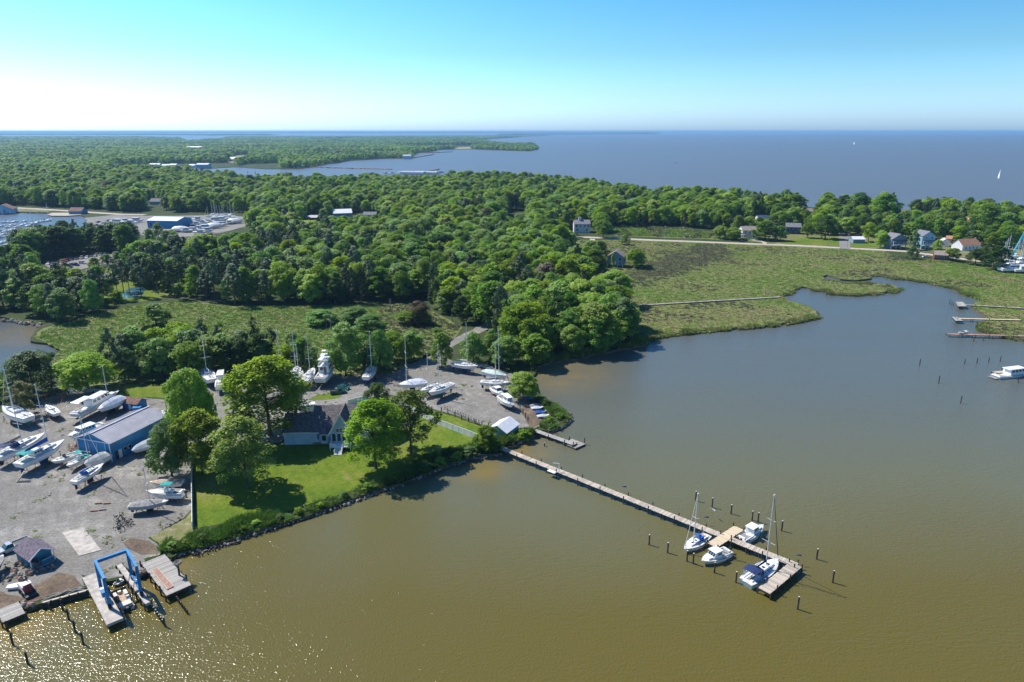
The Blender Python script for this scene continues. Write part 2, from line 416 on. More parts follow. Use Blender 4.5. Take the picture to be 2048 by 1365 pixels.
VERGE = ground_mat('thin_verge_grass', [(0.35, (0.13, 0.16, 0.035)), (0.5, (0.19, 0.19, 0.07)), (0.65, (0.33, 0.29, 0.20))], 0.12, 0.9, fine=3.0)
MARSH = ground_mat('marsh_floor', [(0.3, (0.10, 0.155, 0.035)), (0.45, (0.15, 0.185, 0.05)), (0.58, (0.19, 0.195, 0.07)), (0.7, (0.24, 0.21, 0.12))], 0.018, 0.12, fine=0.7)
SAND = ground_mat('sandy_road', [(0.35, (0.42, 0.36, 0.28)), (0.6, (0.55, 0.48, 0.40))], 0.06, 0.6, fine=2.0)
ASPH = ground_mat('worn_asphalt', [(0.35, (0.20, 0.19, 0.18)), (0.6, (0.30, 0.28, 0.26))], 0.06, 0.6, fine=2.0)
DIRT = ground_mat('brown_dirt', [(0.35, (0.10, 0.075, 0.055)), (0.5, (0.17, 0.125, 0.09)), (0.65, (0.26, 0.20, 0.145))], 0.2, 1.2, fine=3.0)
FIELD = ground_mat('far_field', [(0.35, (0.20, 0.22, 0.07)), (0.6, (0.38, 0.32, 0.18))], 0.01, 0.05)

MUD = ground_mat('mud_bank', [(0.35, (0.07, 0.055, 0.035)), (0.6, (0.16, 0.13, 0.08))], 0.3, 1.5, fine=3.0)
SHORE_A = [(-260, 1262), (0, 1228), (36, 1219), (82, 1207), (173, 1181), (168, 1152), (217, 1163), (251, 1157), (236, 1131), (278, 1150), (300, 1141),
           (290, 1122), (324, 1114), (334, 1120), (363, 1104), (396, 1097), (430, 1088), (460, 1080), (500, 1066), (560, 1048), (620, 1029), (700, 1000),
           (760, 978), (830, 955), (870, 940), (900, 926), (950, 912), (1002, 906), (1006, 895), (1032, 892), (1038, 884), (1075, 869), (1068, 861),
           (1100, 862), (1117, 856), (1135, 845), (1142, 837), (1135, 824), (1114, 807), (1094, 799), (1078, 787), (1066, 758), (1075, 733),
           (1100, 724), (1129, 720), (1180, 712), (1230, 700), (1290, 690), (1300, 682), (1292, 672), (1340, 668), (1400, 662), (1480, 655),
           (1560, 648), (1640, 632), (1618, 612), (1575, 600), (1562, 592), (1585, 582), (1597, 571), (1625, 578), (1660, 580), (1659, 586), (1706, 588),
           (1741, 587), (1790, 581), (1798, 576), (1785, 569), (1745, 566), (1687, 565), (1656, 560), (1645, 553), (1655, 550), (1680, 559),
           (1710, 561), (1742, 557), (1744, 549), (1769, 550), (1781, 555), (1816, 557), (1851, 563), (1888, 570), (1910, 575), (1933, 587),
           (1956, 594), (1961, 600), (1945, 609), (1942, 614), (1966, 628), (1975, 635), (1967, 644), (1961, 658), (1992, 666), (2048, 680),
           (2150, 700), (2400, 720), (2500, 560), (2300, 440), (2048, 434), (1850, 425), (1680, 418), (1500, 407), (1300, 395), (1180, 378),
           (1100, 370), (1000, 362), (930, 360), (850, 360), (740, 366), (600, 370), (500, 368), (440, 358), (420, 347), (330, 338), (345, 333),
           (430, 337), (470, 334), (527, 338), (600, 338), (622, 335), (650, 330), (700, 322), (760, 318), (825, 317), (822, 313), (835, 307),
           (860, 305), (880, 300), (940, 299), (1000, 301), (1060, 303), (1078, 299), (1060, 292), (1000, 290), (962, 285), (965, 280),
           (1000, 276.5), (1050, 274), (1104, 272), (1085, 270.5), (900, 271), (600, 273), (462, 273), (440, 280), (375, 286), (360, 278),
           (250, 274.5), (150, 273.5), (-100, 273), (-900, 276), (-1500, 330), (-900, 420), (-200, 428), (0, 426), (44, 425), (94, 426),
           (103, 430), (136, 430), (160, 430), (185, 440), (170, 466), (110, 486), (60, 503), (20, 524), (0, 530), (-220, 570), (-260, 640),
           (0, 634), (44, 643), (88, 650), (70, 662), (62, 682), (110, 690), (123, 700), (116, 713), (88, 732), (30, 764), (0, 772), (-260, 800)]
_, land_edge = sheet('ground', SHORE_A, 0.8, FLOOR, skirt=1.6, seed=1, amp=0.55, bank=MUD)

ZL = 0.8
YARD = [(-260, 860), (-260, 1252), (0, 1221), (36, 1212), (82, 1200), (168, 1175), (163, 1150), (217, 1158), (248, 1152), (234, 1128), (278, 1146), (296, 1138),
        (288, 1118), (320, 1110), (318, 1092), (296, 1076), (330, 1056), (368, 1036), (386, 1010), (386, 930), (392, 905), (440, 900), (560, 885),
        (600, 850), (640, 826), (700, 806), (735, 797), (782, 790), (830, 806), (880, 822), (950, 845), (985, 855), (1040, 856), (1068, 857),
        (1085, 850), (1075, 835), (1080, 815), (1058, 788), (1045, 770), (1022, 748), (965, 727), (905, 722), (880, 708), (905, 694), (950, 670),
        (985, 655), (1000, 640), (985, 638), (945, 660), (900, 680), (855, 706), (838, 722), (808, 732), (785, 748), (740, 748), (690, 752), (640, 745), (560, 752),
        (500, 757), (430, 757), (405, 775), (385, 800), (350, 803), (290, 796), (215, 798), (190, 776), (160, 775), (130, 783), (80, 803), (30, 822)]
sheet('gravel_yard', YARD, ZL + 0.03, GRAVEL, seed=2)
sheet('lawn', [(394, 1057), (470, 1043), (560, 1028), (620, 1008), (700, 983), (760, 963), (830, 942), (900, 915), (950, 903), (990, 888), (985, 864), (950, 848), (880, 825),
               (830, 808), (784, 793), (770, 800), (735, 803), (700, 812), (640, 830), (600, 855), (560, 890), (440, 905), (394, 915), (388, 935)], ZL + 0.06, LAWN, seed=3)
sheet('side_lawn', [(204, 776), (260, 768), (352, 770), (352, 799), (300, 795), (215, 797)], ZL + 0.06, LAWN, seed=4)
sheet('rear_lawn', [(430, 757), (452, 748), (500, 748), (560, 745), (552, 755), (470, 762)], ZL + 0.06, LAWN, seed=4)
sheet('grass_island', [(616, 800), (634, 790), (664, 787), (684, 790), (676, 797), (650, 800)], ZL + 0.06, LAWN, seed=5, amp=0.15)
sheet('verge', [(386, 1012), (372, 1036), (334, 1056), (300, 1074), (316, 1086), (322, 1106), (350, 1096), (394, 1060), (388, 1040)], ZL + 0.05, VERGE, seed=6)
sheet('dirt_patch', [(50, 1197), (70, 1170), (118, 1145), (150, 1152), (165, 1172), (120, 1186), (82, 1200), (56, 1206), (30, 1212), (0, 1218), (-40, 1215), (-20, 1175)], ZL + 0.06, DIRT, seed=7)
sheet('dirt_corner', [(246, 1086), (262, 1076), (296, 1082), (318, 1096), (316, 1108), (284, 1110), (256, 1098)], ZL + 0.06, DIRT, seed=8)
sheet('dirt_strip', [(1050, 812), (1075, 820), (1085, 845), (1062, 858), (1050, 836), (1040, 818)], ZL + 0.06, DIRT, seed=9)
sheet('driveway', [(690, 795), (735, 775), (790, 752), (800, 760), (760, 783), (730, 796), (640, 818), (575, 838), (560, 828), (620, 806)], ZL + 0.05, ASPH, seed=10, amp=0.12)
# concrete wash-down pad: a raised slab
pad = MB(); q = [G(*p, ZL + 0.14) for p in ((124, 1065), (167, 1055), (202, 1100), (158, 1112))]
pad.slab(q, 0.14); structure(pad.build('concrete_pad', CONC))

sheet('marsh', [(1296, 676), (1340, 667), (1400, 661), (1480, 654), (1560, 647), (1636, 632), (1618, 613), (1573, 600), (1560, 591), (1585, 581), (1597, 572), (1625, 577), (1662, 579), (1662, 585),
                (1706, 587), (1741, 586), (1790, 580), (1796, 576), (1785, 570), (1745, 567), (1687, 566), (1650, 560), (1643, 553), (1655, 549), (1680, 558), (1710, 560), (1741, 556),
                (1744, 548), (1769, 549), (1781, 554), (1816, 556), (1851, 562), (1888, 569), (1912, 574), (1935, 586), (1958, 594), (1963, 600), (1947, 609), (1944, 614),
                (1968, 628), (1977, 635), (1969, 644), (1963, 657), (1992, 664), (2048, 678), (2300, 705), (2300, 548), (2000, 538), (1900, 527), (1800, 520), (1770, 502),
                (1600, 494), (1400, 485), (1240, 480), (1150, 480), (1130, 500), (1145, 545), (1180, 570), (1235, 605), (1240, 640), (1290, 670)], ZL + 0.03, MARSH, seed=1, amp=0.55)
sheet('rear_marsh', [(1215, 452), (1330, 456), (1440, 466), (1500, 482), (1400, 478), (1230, 472)], ZL + 0.04, MARSH, seed=12)
sheet('inner_marsh', [(90, 656), (190, 628), (290, 608), (380, 603), (470, 614), (680, 610), (800, 608), (870, 625), (925, 655), (900, 690), (860, 712), (805, 735), (780, 748),
                      (700, 750), (600, 745), (500, 750), (420, 755), (230, 768), (150, 775), (110, 760), (100, 725), (122, 702), (95, 686), (66, 675)], ZL + 0.03, MARSH, seed=1, amp=0.55)
def strip(name, px, width, z, m, kerb=False):
    """a road along surveyed centre points"""
    c = [G(x, y, z) for x, y in px]; Lp = []; Rp = []
    for i, p in enumerate(c):
        d = (c[min(i + 1, len(c) - 1)] - c[max(i - 1, 0)]).normalized(); n = Vector((-d.y, d.x, 0))
        Lp.append(p + n * width / 2); Rp.append(p - n * width / 2)
    mb = MB(); k = len(c)
    mb.add(Lp + Rp, [(i, i + 1, i + 1 + k, i + k) for i in range(k - 1)])
    o = mb.build(name, m)
    if o.data.polygons[0].normal.z < 0: o.data.flip_normals()
    return structure(o)
strip('causeway_road', [(1150, 474), (1230, 477), (1290, 480), (1400, 484), (1500, 488), (1600, 492), (1700, 497), (1760, 500), (1810, 503), (1880, 512), (2000, 528), (2200, 540)], 7.0, ZL + 0.09, SAND)
strip('village_lane', [(1690, 498), (1688, 470), (1684, 450), (1680, 430), (1678, 421)], 7.0, ZL + 0.11, ASPH)
strip('footpath', [(1530, 489), (1528, 484), (1505, 480)], 3.0, ZL + 0.10, SAND)
strip('wood_track', [(985, 650), (1010, 630), (1060, 590), (1110, 560), (1140, 538), (1160, 520), (1180, 500), (1185, 478)], 4.0, ZL + 0.05, SAND)
strip('creek_road', [(30, 416), (70, 418), (150, 423), (240, 429), (290, 430)], 8.0, ZL + 0.05, SAND)
strip('club_drive', [(290, 523), (330, 512), (370, 504), (420, 500)], 6.0, ZL + 0.08, ASPH)
sheet('club_car_park', [(90, 530), (130, 522), (175, 516), (205, 508), (250, 508), (290, 518), (285, 527), (240, 524), (200, 530), (160, 540), (105, 545)], ZL + 0.06, ASPH, seed=14)
sheet('club_lawn', [(195, 560), (215, 535), (285, 528), (300, 515), (320, 492), (345, 478), (410, 478), (420, 500), (385, 530), (385, 580), (300, 602), (200, 612)], ZL + 0.04, LAWN, seed=15)
sheet('marina_lot', [(170, 436), (230, 430), (290, 432), (350, 432), (450, 430), (505, 436), (500, 452), (440, 466), (350, 476), (250, 468), (180, 452)], ZL + 0.06, ASPH, seed=16)
sheet('creek_lawn', [(-200, 424), (30, 423), (94, 424), (110, 421), (60, 416), (0, 417), (-200, 418)], ZL + 0.04, VERGE, seed=17)
sheet('village_lawn', [(1560, 486), (1600, 476), (1680, 476), (1680, 492), (1600, 489)], ZL + 0.06, LAWN, seed=18)
sheet('village_green', [(1700, 494), (1700, 484), (1800, 486), (1790, 496)], ZL + 0.06, LAWN, seed=19)
sheet('village_plots', [(1460, 480), (1470, 440), (1560, 425), (1680, 424), (1850, 432), (2048, 440), (2200, 470), (2200, 535), (2000, 525), (1880, 508), (1810, 500), (1690, 494), (1560, 489)], ZL + 0.03, VERGE, seed=20)
sheet('creek_beach', [(94, 430), (104, 426), (160, 426), (163, 430), (134, 432), (104, 432)], ZL + 0.05, SAND, seed=21, amp=0.1)
sheet('shore_field', [(905, 299), (915, 295), (940, 294), (942, 298)], ZL + 0.2, FIELD, seed=22)
sheet('inland_field', [(455, 326), (470, 312), (500, 310), (500, 318), (480, 326)], ZL + 0.2, FIELD, seed=23)
sheet('far_inland_field', [(705, 300), (715, 298), (733, 298), (732, 301)], ZL + 0.2, FIELD, seed=24)

# ------------------------------------------------------------------ far shores: low wooded land with a bumpy tree line
FARWOOD = ground_mat('far_woodland', [(0.3, (0.02, 0.045, 0.018)), (0.5, (0.035, 0.07, 0.02)), (0.7, (0.06, 0.10, 0.03))], 0.006, 0.03, fine=0.02, bump=0)
def ridge(name, px, height, depth, cell, seed=0.0):
    """a wooded shore: surveyed waterline, tree tops `height` above it, the land going back `depth` metres"""
    base = [G(x, y, 0.5) for x, y in px]
    line = []
    for a, b in zip(base[:-1], base[1:]):
        k = max(1, min(260, int((b - a).length / cell)))
        for j in range(k): line.append(a.lerp(b, j / k))
    line.append(base[-1]); n = len(line)
    rows = 7; vs = []; fs = []
    for r in range(rows):
        for i, p in enumerate(line):
            t = r / (rows - 1)
            d = 0 if r < 2 else depth * (r - 1) / (rows - 2)
            e = min(1.0, min(i, n - 1 - i) / 4.0)
            h = 0 if r == 0 else height * e * (0.72 + 0.38 * mnoise.noise(Vector((p.x / (cell * 6), r * 1.7, seed))) + 0.3 * mnoise.noise(Vector((p.x / (cell * 1.3), r * 2.1, seed + 4))))
            s = (p.y + d) / p.y
            vs.append((p.x * s, p.y + d, 0.5 + max(0, h)))
    for r in range(rows - 1):
        for i in range(n - 1): fs.append((r * n + i, r * n + i + 1, (r + 1) * n + i + 1, (r + 1) * n + i))
    mb = MB(); mb.add(vs, fs)
    return structure(mb.build(name, FARWOOD, smooth=False))
ridge('far_shore', [(-1400, 267.3), (-400, 267), (150, 266.8), (500, 267), (800, 267.2), (1000, 267), (1180, 266.6), (1322, 267.6)], 46, 9000, 110, 1)
ridge('far_shore', [(-1400, 270.4), (-300, 270), (160, 270.2), (340, 270.6), (420, 271.5), (480, 271), (560, 271)], 26, 1500, 70, 8)
ridge('far_shore', [(990, 270.5), (1090, 269.7), (1180, 269.3), (1250, 268.8), (1320, 268.9)], 22, 1200, 60, 3)
ridge('bay_horizon_shore', [(1180, 264.7), (1500, 264.5), (1800, 264.8), (2100, 264.6), (2600, 264.6)], 58, 9000, 240, 5)

# ------------------------------------------------------------------ leaves, crowns, trunks
def leaf_mesh(name, C, Nn, size, tint, mats, aspect=1.0, bendup=0.0):
    """one quad per leaf clump: centres C, normals Nn, sizes, tints"""
    n = len(C)
    Nn = Nn / np.maximum(1e-6, np.linalg.norm(Nn, axis=1))[:, None]
    a = np.cross(Nn, NP.normal(size=(n, 3))); a /= np.maximum(1e-6, np.linalg.norm(a, axis=1))[:, None]
    b = np.cross(Nn, a)
    sa = (size * 0.5)[:, None]; sb = (size * 0.5 * aspect)[:, None]
    k = 0.62
    V = np.stack([C - a * sa - b * sb * k, C + a * sa * k - b * sb, C + a * sa + b * sb * k, C - a * sa * k + b * sb], axis=1).reshape(-1, 3)
    me = bpy.data.meshes.new(name)
    me.vertices.add(4 * n); me.vertices.foreach_set('co', V.astype(np.float32).ravel())
    me.loops.add(4 * n); me.loops.foreach_set('vertex_index', np.arange(4 * n, dtype=np.int32))
    me.polygons.add(n); me.polygons.foreach_set('loop_start', np.arange(0, 4 * n, 4, dtype=np.int32))
    me.polygons.foreach_set('loop_total', np.full(n, 4, dtype=np.int32)) if False else None
    me.update(calc_edges=True)
    at = me.attributes.new('tint', 'FLOAT', 'FACE'); at.data.foreach_set('value', np.clip(tint, 0, 1).astype(np.float32))
    for m in (mats if isinstance(mats, (list, tuple)) else [mats]): me.materials.append(m)
    return me
def unit(n):
    v = NP.normal(size=(n, 3)); return v / np.linalg.norm(v, axis=1)[:, None]
def lobes_to_leaves(cent, rr, n_leaf, leaf, flat=0.8, up=0.72, tintvar=0.25):
    C = []; Nm = []; S_ = []; T = []
    for c, r in zip(cent, rr):
        k = max(8, int(n_leaf * (r / np.mean(rr)) ** 2))
        d = unit(k); fl = NP.rand(k) < up; d[fl, 2] = np.abs(d[fl, 2])
        # a lobe is itself made of sprays: pull its surface in and out
        sp = unit(9); w = np.max(d @ sp.T, axis=1)
        rad_ = r * (0.60 + 0.48 * w ** 3 + 0.17 * NP.normal(size=k))
        p = c + d * rad_[:, None] * np.array([1, 1, flat])
        C.append(p); Nm.append(d * 0.75 + unit(k) * 0.55 + np.array([-0.55, 0.32, 0.95]))
        S_.append(leaf * (0.6 + 0.8 * NP.rand(k)))
        lt = NP.rand()
        T.append(0.30 + 0.35 * lt + tintvar * NP.normal(size=k) * 0.6)
    return np.concatenate(C), np.concatenate(Nm), np.concatenate(S_), np.concatenate(T)
def broad_crown(H, W, base, n_lobes, n_leaf, leaf, lobe=(0.12, 0.21), peak=0.42, openness=0.0, ragged=0.0):
    cent = []; rr = []
    for i in range(n_lobes):
        t = ((i + 0.5) / n_lobes) ** 0.85
        z = base + (H - base) * (0.06 + 0.9 * t)
        tt = (t - peak) / (1.0 - peak) if t > peak else (peak - t) / (peak + 0.45)
        prof = math.sqrt(max(0.04, 1 - tt * tt))
        ang = i * 2.39996 + NP.rand() * 0.9
        lr = W * (lobe[0] + (lobe[1] - lobe[0]) * NP.rand())
        rad_ = max(0, (W / 2 * prof - lr * 0.75)) * (0.72 + 0.4 * NP.rand() + ragged * (NP.rand() - 0.3))
        if NP.rand() < 0.22: rad_ *= 0.45
        cent.append(np.array([rad_ * math.cos(ang), rad_ * math.sin(ang), min(z, H - lr * 0.7)])); rr.append(lr)
    return cent, rr
def trunk_mb(H, base, r, cent=None, limbs=6, lean=0.0):
    mb = MB(); pts = []
    n = 4; top = base + (H - base) * 0.62
    dx, dy = (R.random() - 0.5) * 0.06 * H, (R.random() - 0.5) * 0.06 * H
    for i in range(n + 1):
        t = i / n; pts.append(Vector((dx * t * t + lean * t, dy * t * t, -0.3 + (top + 0.3) * t)))
    mb.cyl(pts[0], pts[0] + Vector((0, 0, 0.6)), r * 1.5, r * 1.05, 7)
    for i in range(n): mb.cyl(pts[i], pts[i + 1], r * (1 - 0.75 * i / n), r * (1 - 0.75 * (i + 1) / n), 7)
    if cent is not None:
        for k in range(limbs):
            c = Vector(cent[(k * 5 + 1) % len(cent)]); t = 0.35 + 0.55 * R.random()
            s = pts[0].lerp(pts[-1], max(t, min(0.95, base / max(top, 1)))); mid = s.lerp(c, 0.5) + Vector((0, 0, 0.04 * H))
            mb.cyl(s, mid, r * 0.42, r * 0.25, 5); mb.cyl(mid, c, r * 0.25, r * 0.09, 5)
    return mb

LEAVES = {
    'green': leaf_mat('summer_leaves', (0.17, 0.28, 0.024), (0.33, 0.49, 0.045)),
    'bright': leaf_mat('bright_fresh_leaves', (0.18, 0.29, 0.016), (0.37, 0.52, 0.036), 0.5),
    'mid': leaf_mat('dense_green_leaves', (0.115, 0.225, 0.03), (0.24, 0.41, 0.055)),
    'dark': leaf_mat('dark_leaves', (0.065, 0.125, 0.024), (0.14, 0.24, 0.045), 0.4),
    'pale': leaf_mat('pale_flowering_leaves', (0.17, 0.27, 0.04), (0.44, 0.54, 0.12), 0.45, 0.005),
    'brown': leaf_mat('bronze_leaves', (0.075, 0.06, 0.025), (0.16, 0.125, 0.05), 0.25, 0.03),
    'olive': leaf_mat('thin_olive_leaves', (0.12, 0.18, 0.028), (0.25, 0.31, 0.07), 0.4, 0.01),
    'pine': leaf_mat('pine_needles', (0.052, 0.092, 0.032), (0.120, 0.175, 0.060), 0.3, 0.012),
    'yellow': leaf_mat('yellowing_bamboo', (0.10, 0.11, 0.015), (0.26, 0.22, 0.05), 0.35, 0.03),
}
TREE = {}   # kind -> list of (crown mesh, trunk mesh), unit: H=10, W=8 scaled on placement
def add_kind(kind, n, maker, leaf_key, bark):
    TREE[kind] = []
    for i in range(n):
        C, Nm, S_, T, tb = maker(i)
        TREE[kind].append((leaf_mesh(kind + '_crown', C, Nm, S_, T, LEAVES[leaf_key]), tb.mesh(kind + '_trunk', bark)))
def mk_broad(H=10, W=8, base=1.6, lobes=40, nl=165, leaf=0.32, up=0.72, lobe=(0.09, 0.18), limbs=6, r=0.22, **kw):
    def f(i):
        cent, rr = broad_crown(H, W, base, lobes, nl, leaf, lobe=lobe, **kw)
        return (*lobes_to_leaves(cent, rr, nl, leaf, up=up), trunk_mb(H, base, r, cent, limbs))
    return f
def mk_pine(H=10, W=5.0, base=4.6, whorls=8, nl=70, leaf=0.34):
    def f(i):
        cent = []; rr = []; mb = MB()
        bx, by = (R.random() - 0.5) * 0.8, (R.random() - 0.5) * 0.8
        mb.cyl((0, 0, -0.2), (bx * 0.5, by * 0.5, H * 0.5), 0.17, 0.12, 6); mb.cyl((bx * 0.5, by * 0.5, H * 0.5), (bx, by, H * 0.96), 0.12, 0.04, 6)
        for w in range(whorls):
            t = w / (whorls - 1); z = base + (H * 0.97 - base) * t
            reach = W / 2 * (0.55 + 0.5 * math.sin(math.pi * min(1, t * 0.8 + 0.25))) * (1 - 0.6 * t ** 3)
            for k in range(3 if t < 0.9 else 1):
                a = w * 2.1 + k * 2.1 + R.random() * 0.9
                q = reach * (0.45 + 0.55 * R.random()) if t < 0.9 else 0
                sx, sy = bx * z / H, by * z / H
                p = Vector((sx + q * math.cos(a), sy + q * math.sin(a), z + 0.12 * q))
                mb.cyl((sx, sy, z - 0.25), p, 0.045, 0.02, 4)
                cent.append(np.array(p)); rr.append(0.55 + 0.45 * R.random())
        for k in range(3):     # dead snags below the crown
            a = R.random() * 6.28; z = base - 0.4 - k * 0.5
            mb.cyl((bx * z / H, by * z / H, z), (bx * z / H + 0.9 * math.cos(a), by * z / H + 0.9 * math.sin(a), z + 0.1), 0.03, 0.012, 4)
        return (*lobes_to_leaves(cent, rr, nl, leaf, flat=0.5, up=0.6), mb)
    return f
add_kind('broadleaf_tree', 4, mk_broad(), 'green', BARK)
add_kind('bright_tree', 3, mk_broad(base=1.4, lobes=32, peak=0.5), 'bright', BARK)
add_kind('dense_tree', 3, mk_broad(base=0.8, W=8, lobes=36, peak=0.35), 'mid', BARK)
add_kind('dark_tree', 3, mk_broad(base=0.9, W=7.4, lobes=32, peak=0.3), 'dark', BARK)
add_kind('bronze_tree', 1, mk_broad(base=1.2, lobes=22), 'brown', BARK)
add_kind('pine_tree', 4, mk_pine(), 'pine', BARKP)
add_kind('full_pine', 2, mk_pine(base=1.8, whorls=12, W=6.0, nl=80), 'pine', BARKP)
add_kind('bush', 3, mk_broad(H=10, W=11, base=0.2, lobes=16, nl=150, leaf=0.6, peak=0.2, limbs=3), 'green', BARK)
# yard trees seen close: many more, smaller leaves
add_kind('yard_maple', 3, mk_broad(lobes=64, nl=280, leaf=0.23, lobe=(0.09, 0.16), limbs=10, ragged=0.2), 'bright', BARK)
add_kind('yard_green', 2, mk_broad(lobes=60, nl=280, leaf=0.23, lobe=(0.09, 0.16), limbs=10, base=1.3, ragged=0.2), 'green', BARK)
add_kind('yard_dark', 2, mk_broad(lobes=52, nl=280, leaf=0.23, lobe=(0.095, 0.165), limbs=8, base=0.7, ragged=0.15, peak=0.35), 'dark', BARK)
add_kind('yard_pale', 1, mk_broad(lobes=66, nl=200, leaf=0.22, lobe=(0.085, 0.145), limbs=14, base=1.8, ragged=0.3), 'pale', BARK)
add_kind('yard_lacy', 1, mk_broad(lobes=62, nl=170, leaf=0.22, lobe=(0.07, 0.12), limbs=22, base=2.2, ragged=0.4), 'olive', BARK)
add_kind('yard_bamboo', 1, mk_broad(H=10, W=11, base=0.2, lobes=40, nl=190, leaf=0.3, peak=0.3, lobe=(0.07, 0.12), limbs=6), 'yellow', BARK)

# far trees: fewer, larger leaf clumps (a few pixels each)
def far_mesh(name, leaf_key, H=10, W=9, base=0.6, lobes=9, nl=26, leaf=1.15):
    cent, rr = broad_crown(H, W, base, lobes, nl, leaf, lobe=(0.17, 0.25), peak=0.3)
    C, Nm, S_, T = lobes_to_leaves(cent, rr, nl, leaf)
    return leaf_mesh(name, C, Nm, S_, T, LEAVES[leaf_key])
PROTO_COL = {}
def proto_collection(key, meshes):
    c = bpy.data.collections.new(key)
    for i, ms in enumerate(meshes):
        if isinstance(ms, tuple):   # crown + trunk joined for the scattered masses
            me = join_meshes('%s_%02d' % (key, i), ms)
        else: me = ms
        o = bpy.data.objects.new('%s_%02d' % (key, i), me); c.objects.link(o)
    PROTO_COL[key] = c
    return c
def join_meshes(name, ms):
    vs = []; fs = []; mi = []; mats = []; tint = []
    off = 0
    for k, me in enumerate(ms):
        n = len(me.vertices); a = np.empty(n * 3, dtype=np.float32); me.vertices.foreach_get('co', a); vs.append(a.reshape(-1, 3))
        for p in me.polygons: fs.append([off + i for i in p.vertices])
        mi += [k] * len(me.polygons); mats.append(me.materials[0])
        if 'tint' in me.attributes:
            t = np.empty(len(me.polygons), dtype=np.float32); me.attributes['tint'].data.foreach_get('value', t); tint += list(t)
        else: tint += [0.5] * len(me.polygons)
        off += n
    me = bpy.data.meshes.new(name); me.from_pydata(np.concatenate(vs).tolist(), [], fs)
    for m in mats: me.materials.append(m)
    me.polygons.foreach_set('material_index', mi)
    me.attributes.new('tint', 'FLOAT', 'FACE').data.foreach_set('value', tint)
    me.update(); return me

def scatter(name, P_, scl, rz, idx, coll):
    """one countless mass: a point cloud with a copy of one of the collection's shapes on each point"""
    n = len(P_)
    me = bpy.data.meshes.new(name); me.vertices.add(n)
    me.vertices.foreach_set('co', np.asarray(P_, dtype=np.float32).ravel())
    me.attributes.new('scl', 'FLOAT_VECTOR', 'POINT').data.foreach_set('vector', np.asarray(scl, dtype=np.float32).ravel())
    rot = np.zeros((n, 3), dtype=np.float32); rot[:, 2] = rz
    me.attributes.new('rot', 'FLOAT_VECTOR', 'POINT').data.foreach_set('vector', rot.ravel())
    me.attributes.new('idx', 'INT', 'POINT').data.foreach_set('value', np.asarray(idx, dtype=np.int32))
    o = obj(name, me)
    ng = bpy.data.node_groups.new(name, 'GeometryNodeTree')
    ng.interface.new_socket('Geometry', in_out='INPUT', socket_type='NodeSocketGeometry')
    ng.interface.new_socket('Geometry', in_out='OUTPUT', socket_type='NodeSocketGeometry')
    N = ng.nodes; L = ng.links
    gi = N.new('NodeGroupInput'); go = N.new('NodeGroupOutput')
    ci = N.new('GeometryNodeCollectionInfo'); ci.inputs['Collection'].default_value = coll
    ci.inputs['Separate Children'].default_value = True; ci.inputs['Reset Children'].default_value = True
    ip = N.new('GeometryNodeInstanceOnPoints'); ip.inputs['Pick Instance'].default_value = True
    def na(nm, dt):
        a = N.new('GeometryNodeInputNamedAttribute'); a.data_type = dt; a.inputs['Name'].default_value = nm
        return a.outputs['Attribute']
    er = N.new('FunctionNodeEulerToRotation')
    L.new(gi.outputs[0], ip.inputs['Points']); L.new(ci.outputs[0], ip.inputs['Instance'])
    L.new(na('idx', 'INT'), ip.inputs['Instance Index']); L.new(na('rot', 'FLOAT_VECTOR'), er.inputs[0])
    L.new(er.outputs[0], ip.inputs['Rotation']); L.new(na('scl', 'FLOAT_VECTOR'), ip.inputs['Scale'])
    L.new(ip.outputs[0], go.inputs[0])
    md = o.modifiers.new('scatter', 'NODES'); md.node_group = ng
    return stuff(o)

# ------------------------------------------------------------------ single trees set by survey: foot, top row, crown width
def put_tree(kind, base_px, top_y, width_px, label, cat='tree', group=None, variant=None, name=None, z=ZL, rz=None):
    p = G(base_px[0], base_px[1], z)
    H = height_to(p, top_y); W = width_px * (p.y * CP + (CAM_H - H * 0.6) * SP) / FOC
    return plant(kind, p, H, W, label, cat, group, variant, name, rz)
def plant(kind, p, H, W, label, cat='tree', group=None, variant=None, name=None, rz=None):
    lst = TREE[kind]; cm, tm = lst[(variant if variant is not None else R.randrange(len(lst))) % len(lst)]
    t = thing(name or NAMES.get(kind, kind), label, cat, p, R.random() * 6.28 if rz is None else rz, group)
    W0 = {'pine_tree': 5.0, 'full_pine': 6.0, 'bush': 11.0, 'yard_bamboo': 11.0, 'dark_tree': 7.4, 'yard_dark': 8}.get(kind, 8.0)
    t.scale = (W / W0, W / W0, H / 10.0)
    obj('crown', cm, t); obj('trunk', tm, t)
    return t
NAMES = {'yard_maple': 'maple_tree', 'yard_green': 'broadleaf_tree', 'yard_dark': 'dark_leaved_tree', 'yard_pale': 'flowering_tree', 'yard_lacy': 'thin_crowned_tree',
         'yard_bamboo': 'bamboo_clump', 'bright_tree': 'broadleaf_tree', 'dense_tree': 'broadleaf_tree', 'dark_tree': 'dark_leaved_tree', 'bronze_tree': 'bronze_leaved_tree', 'full_pine': 'pine_tree'}

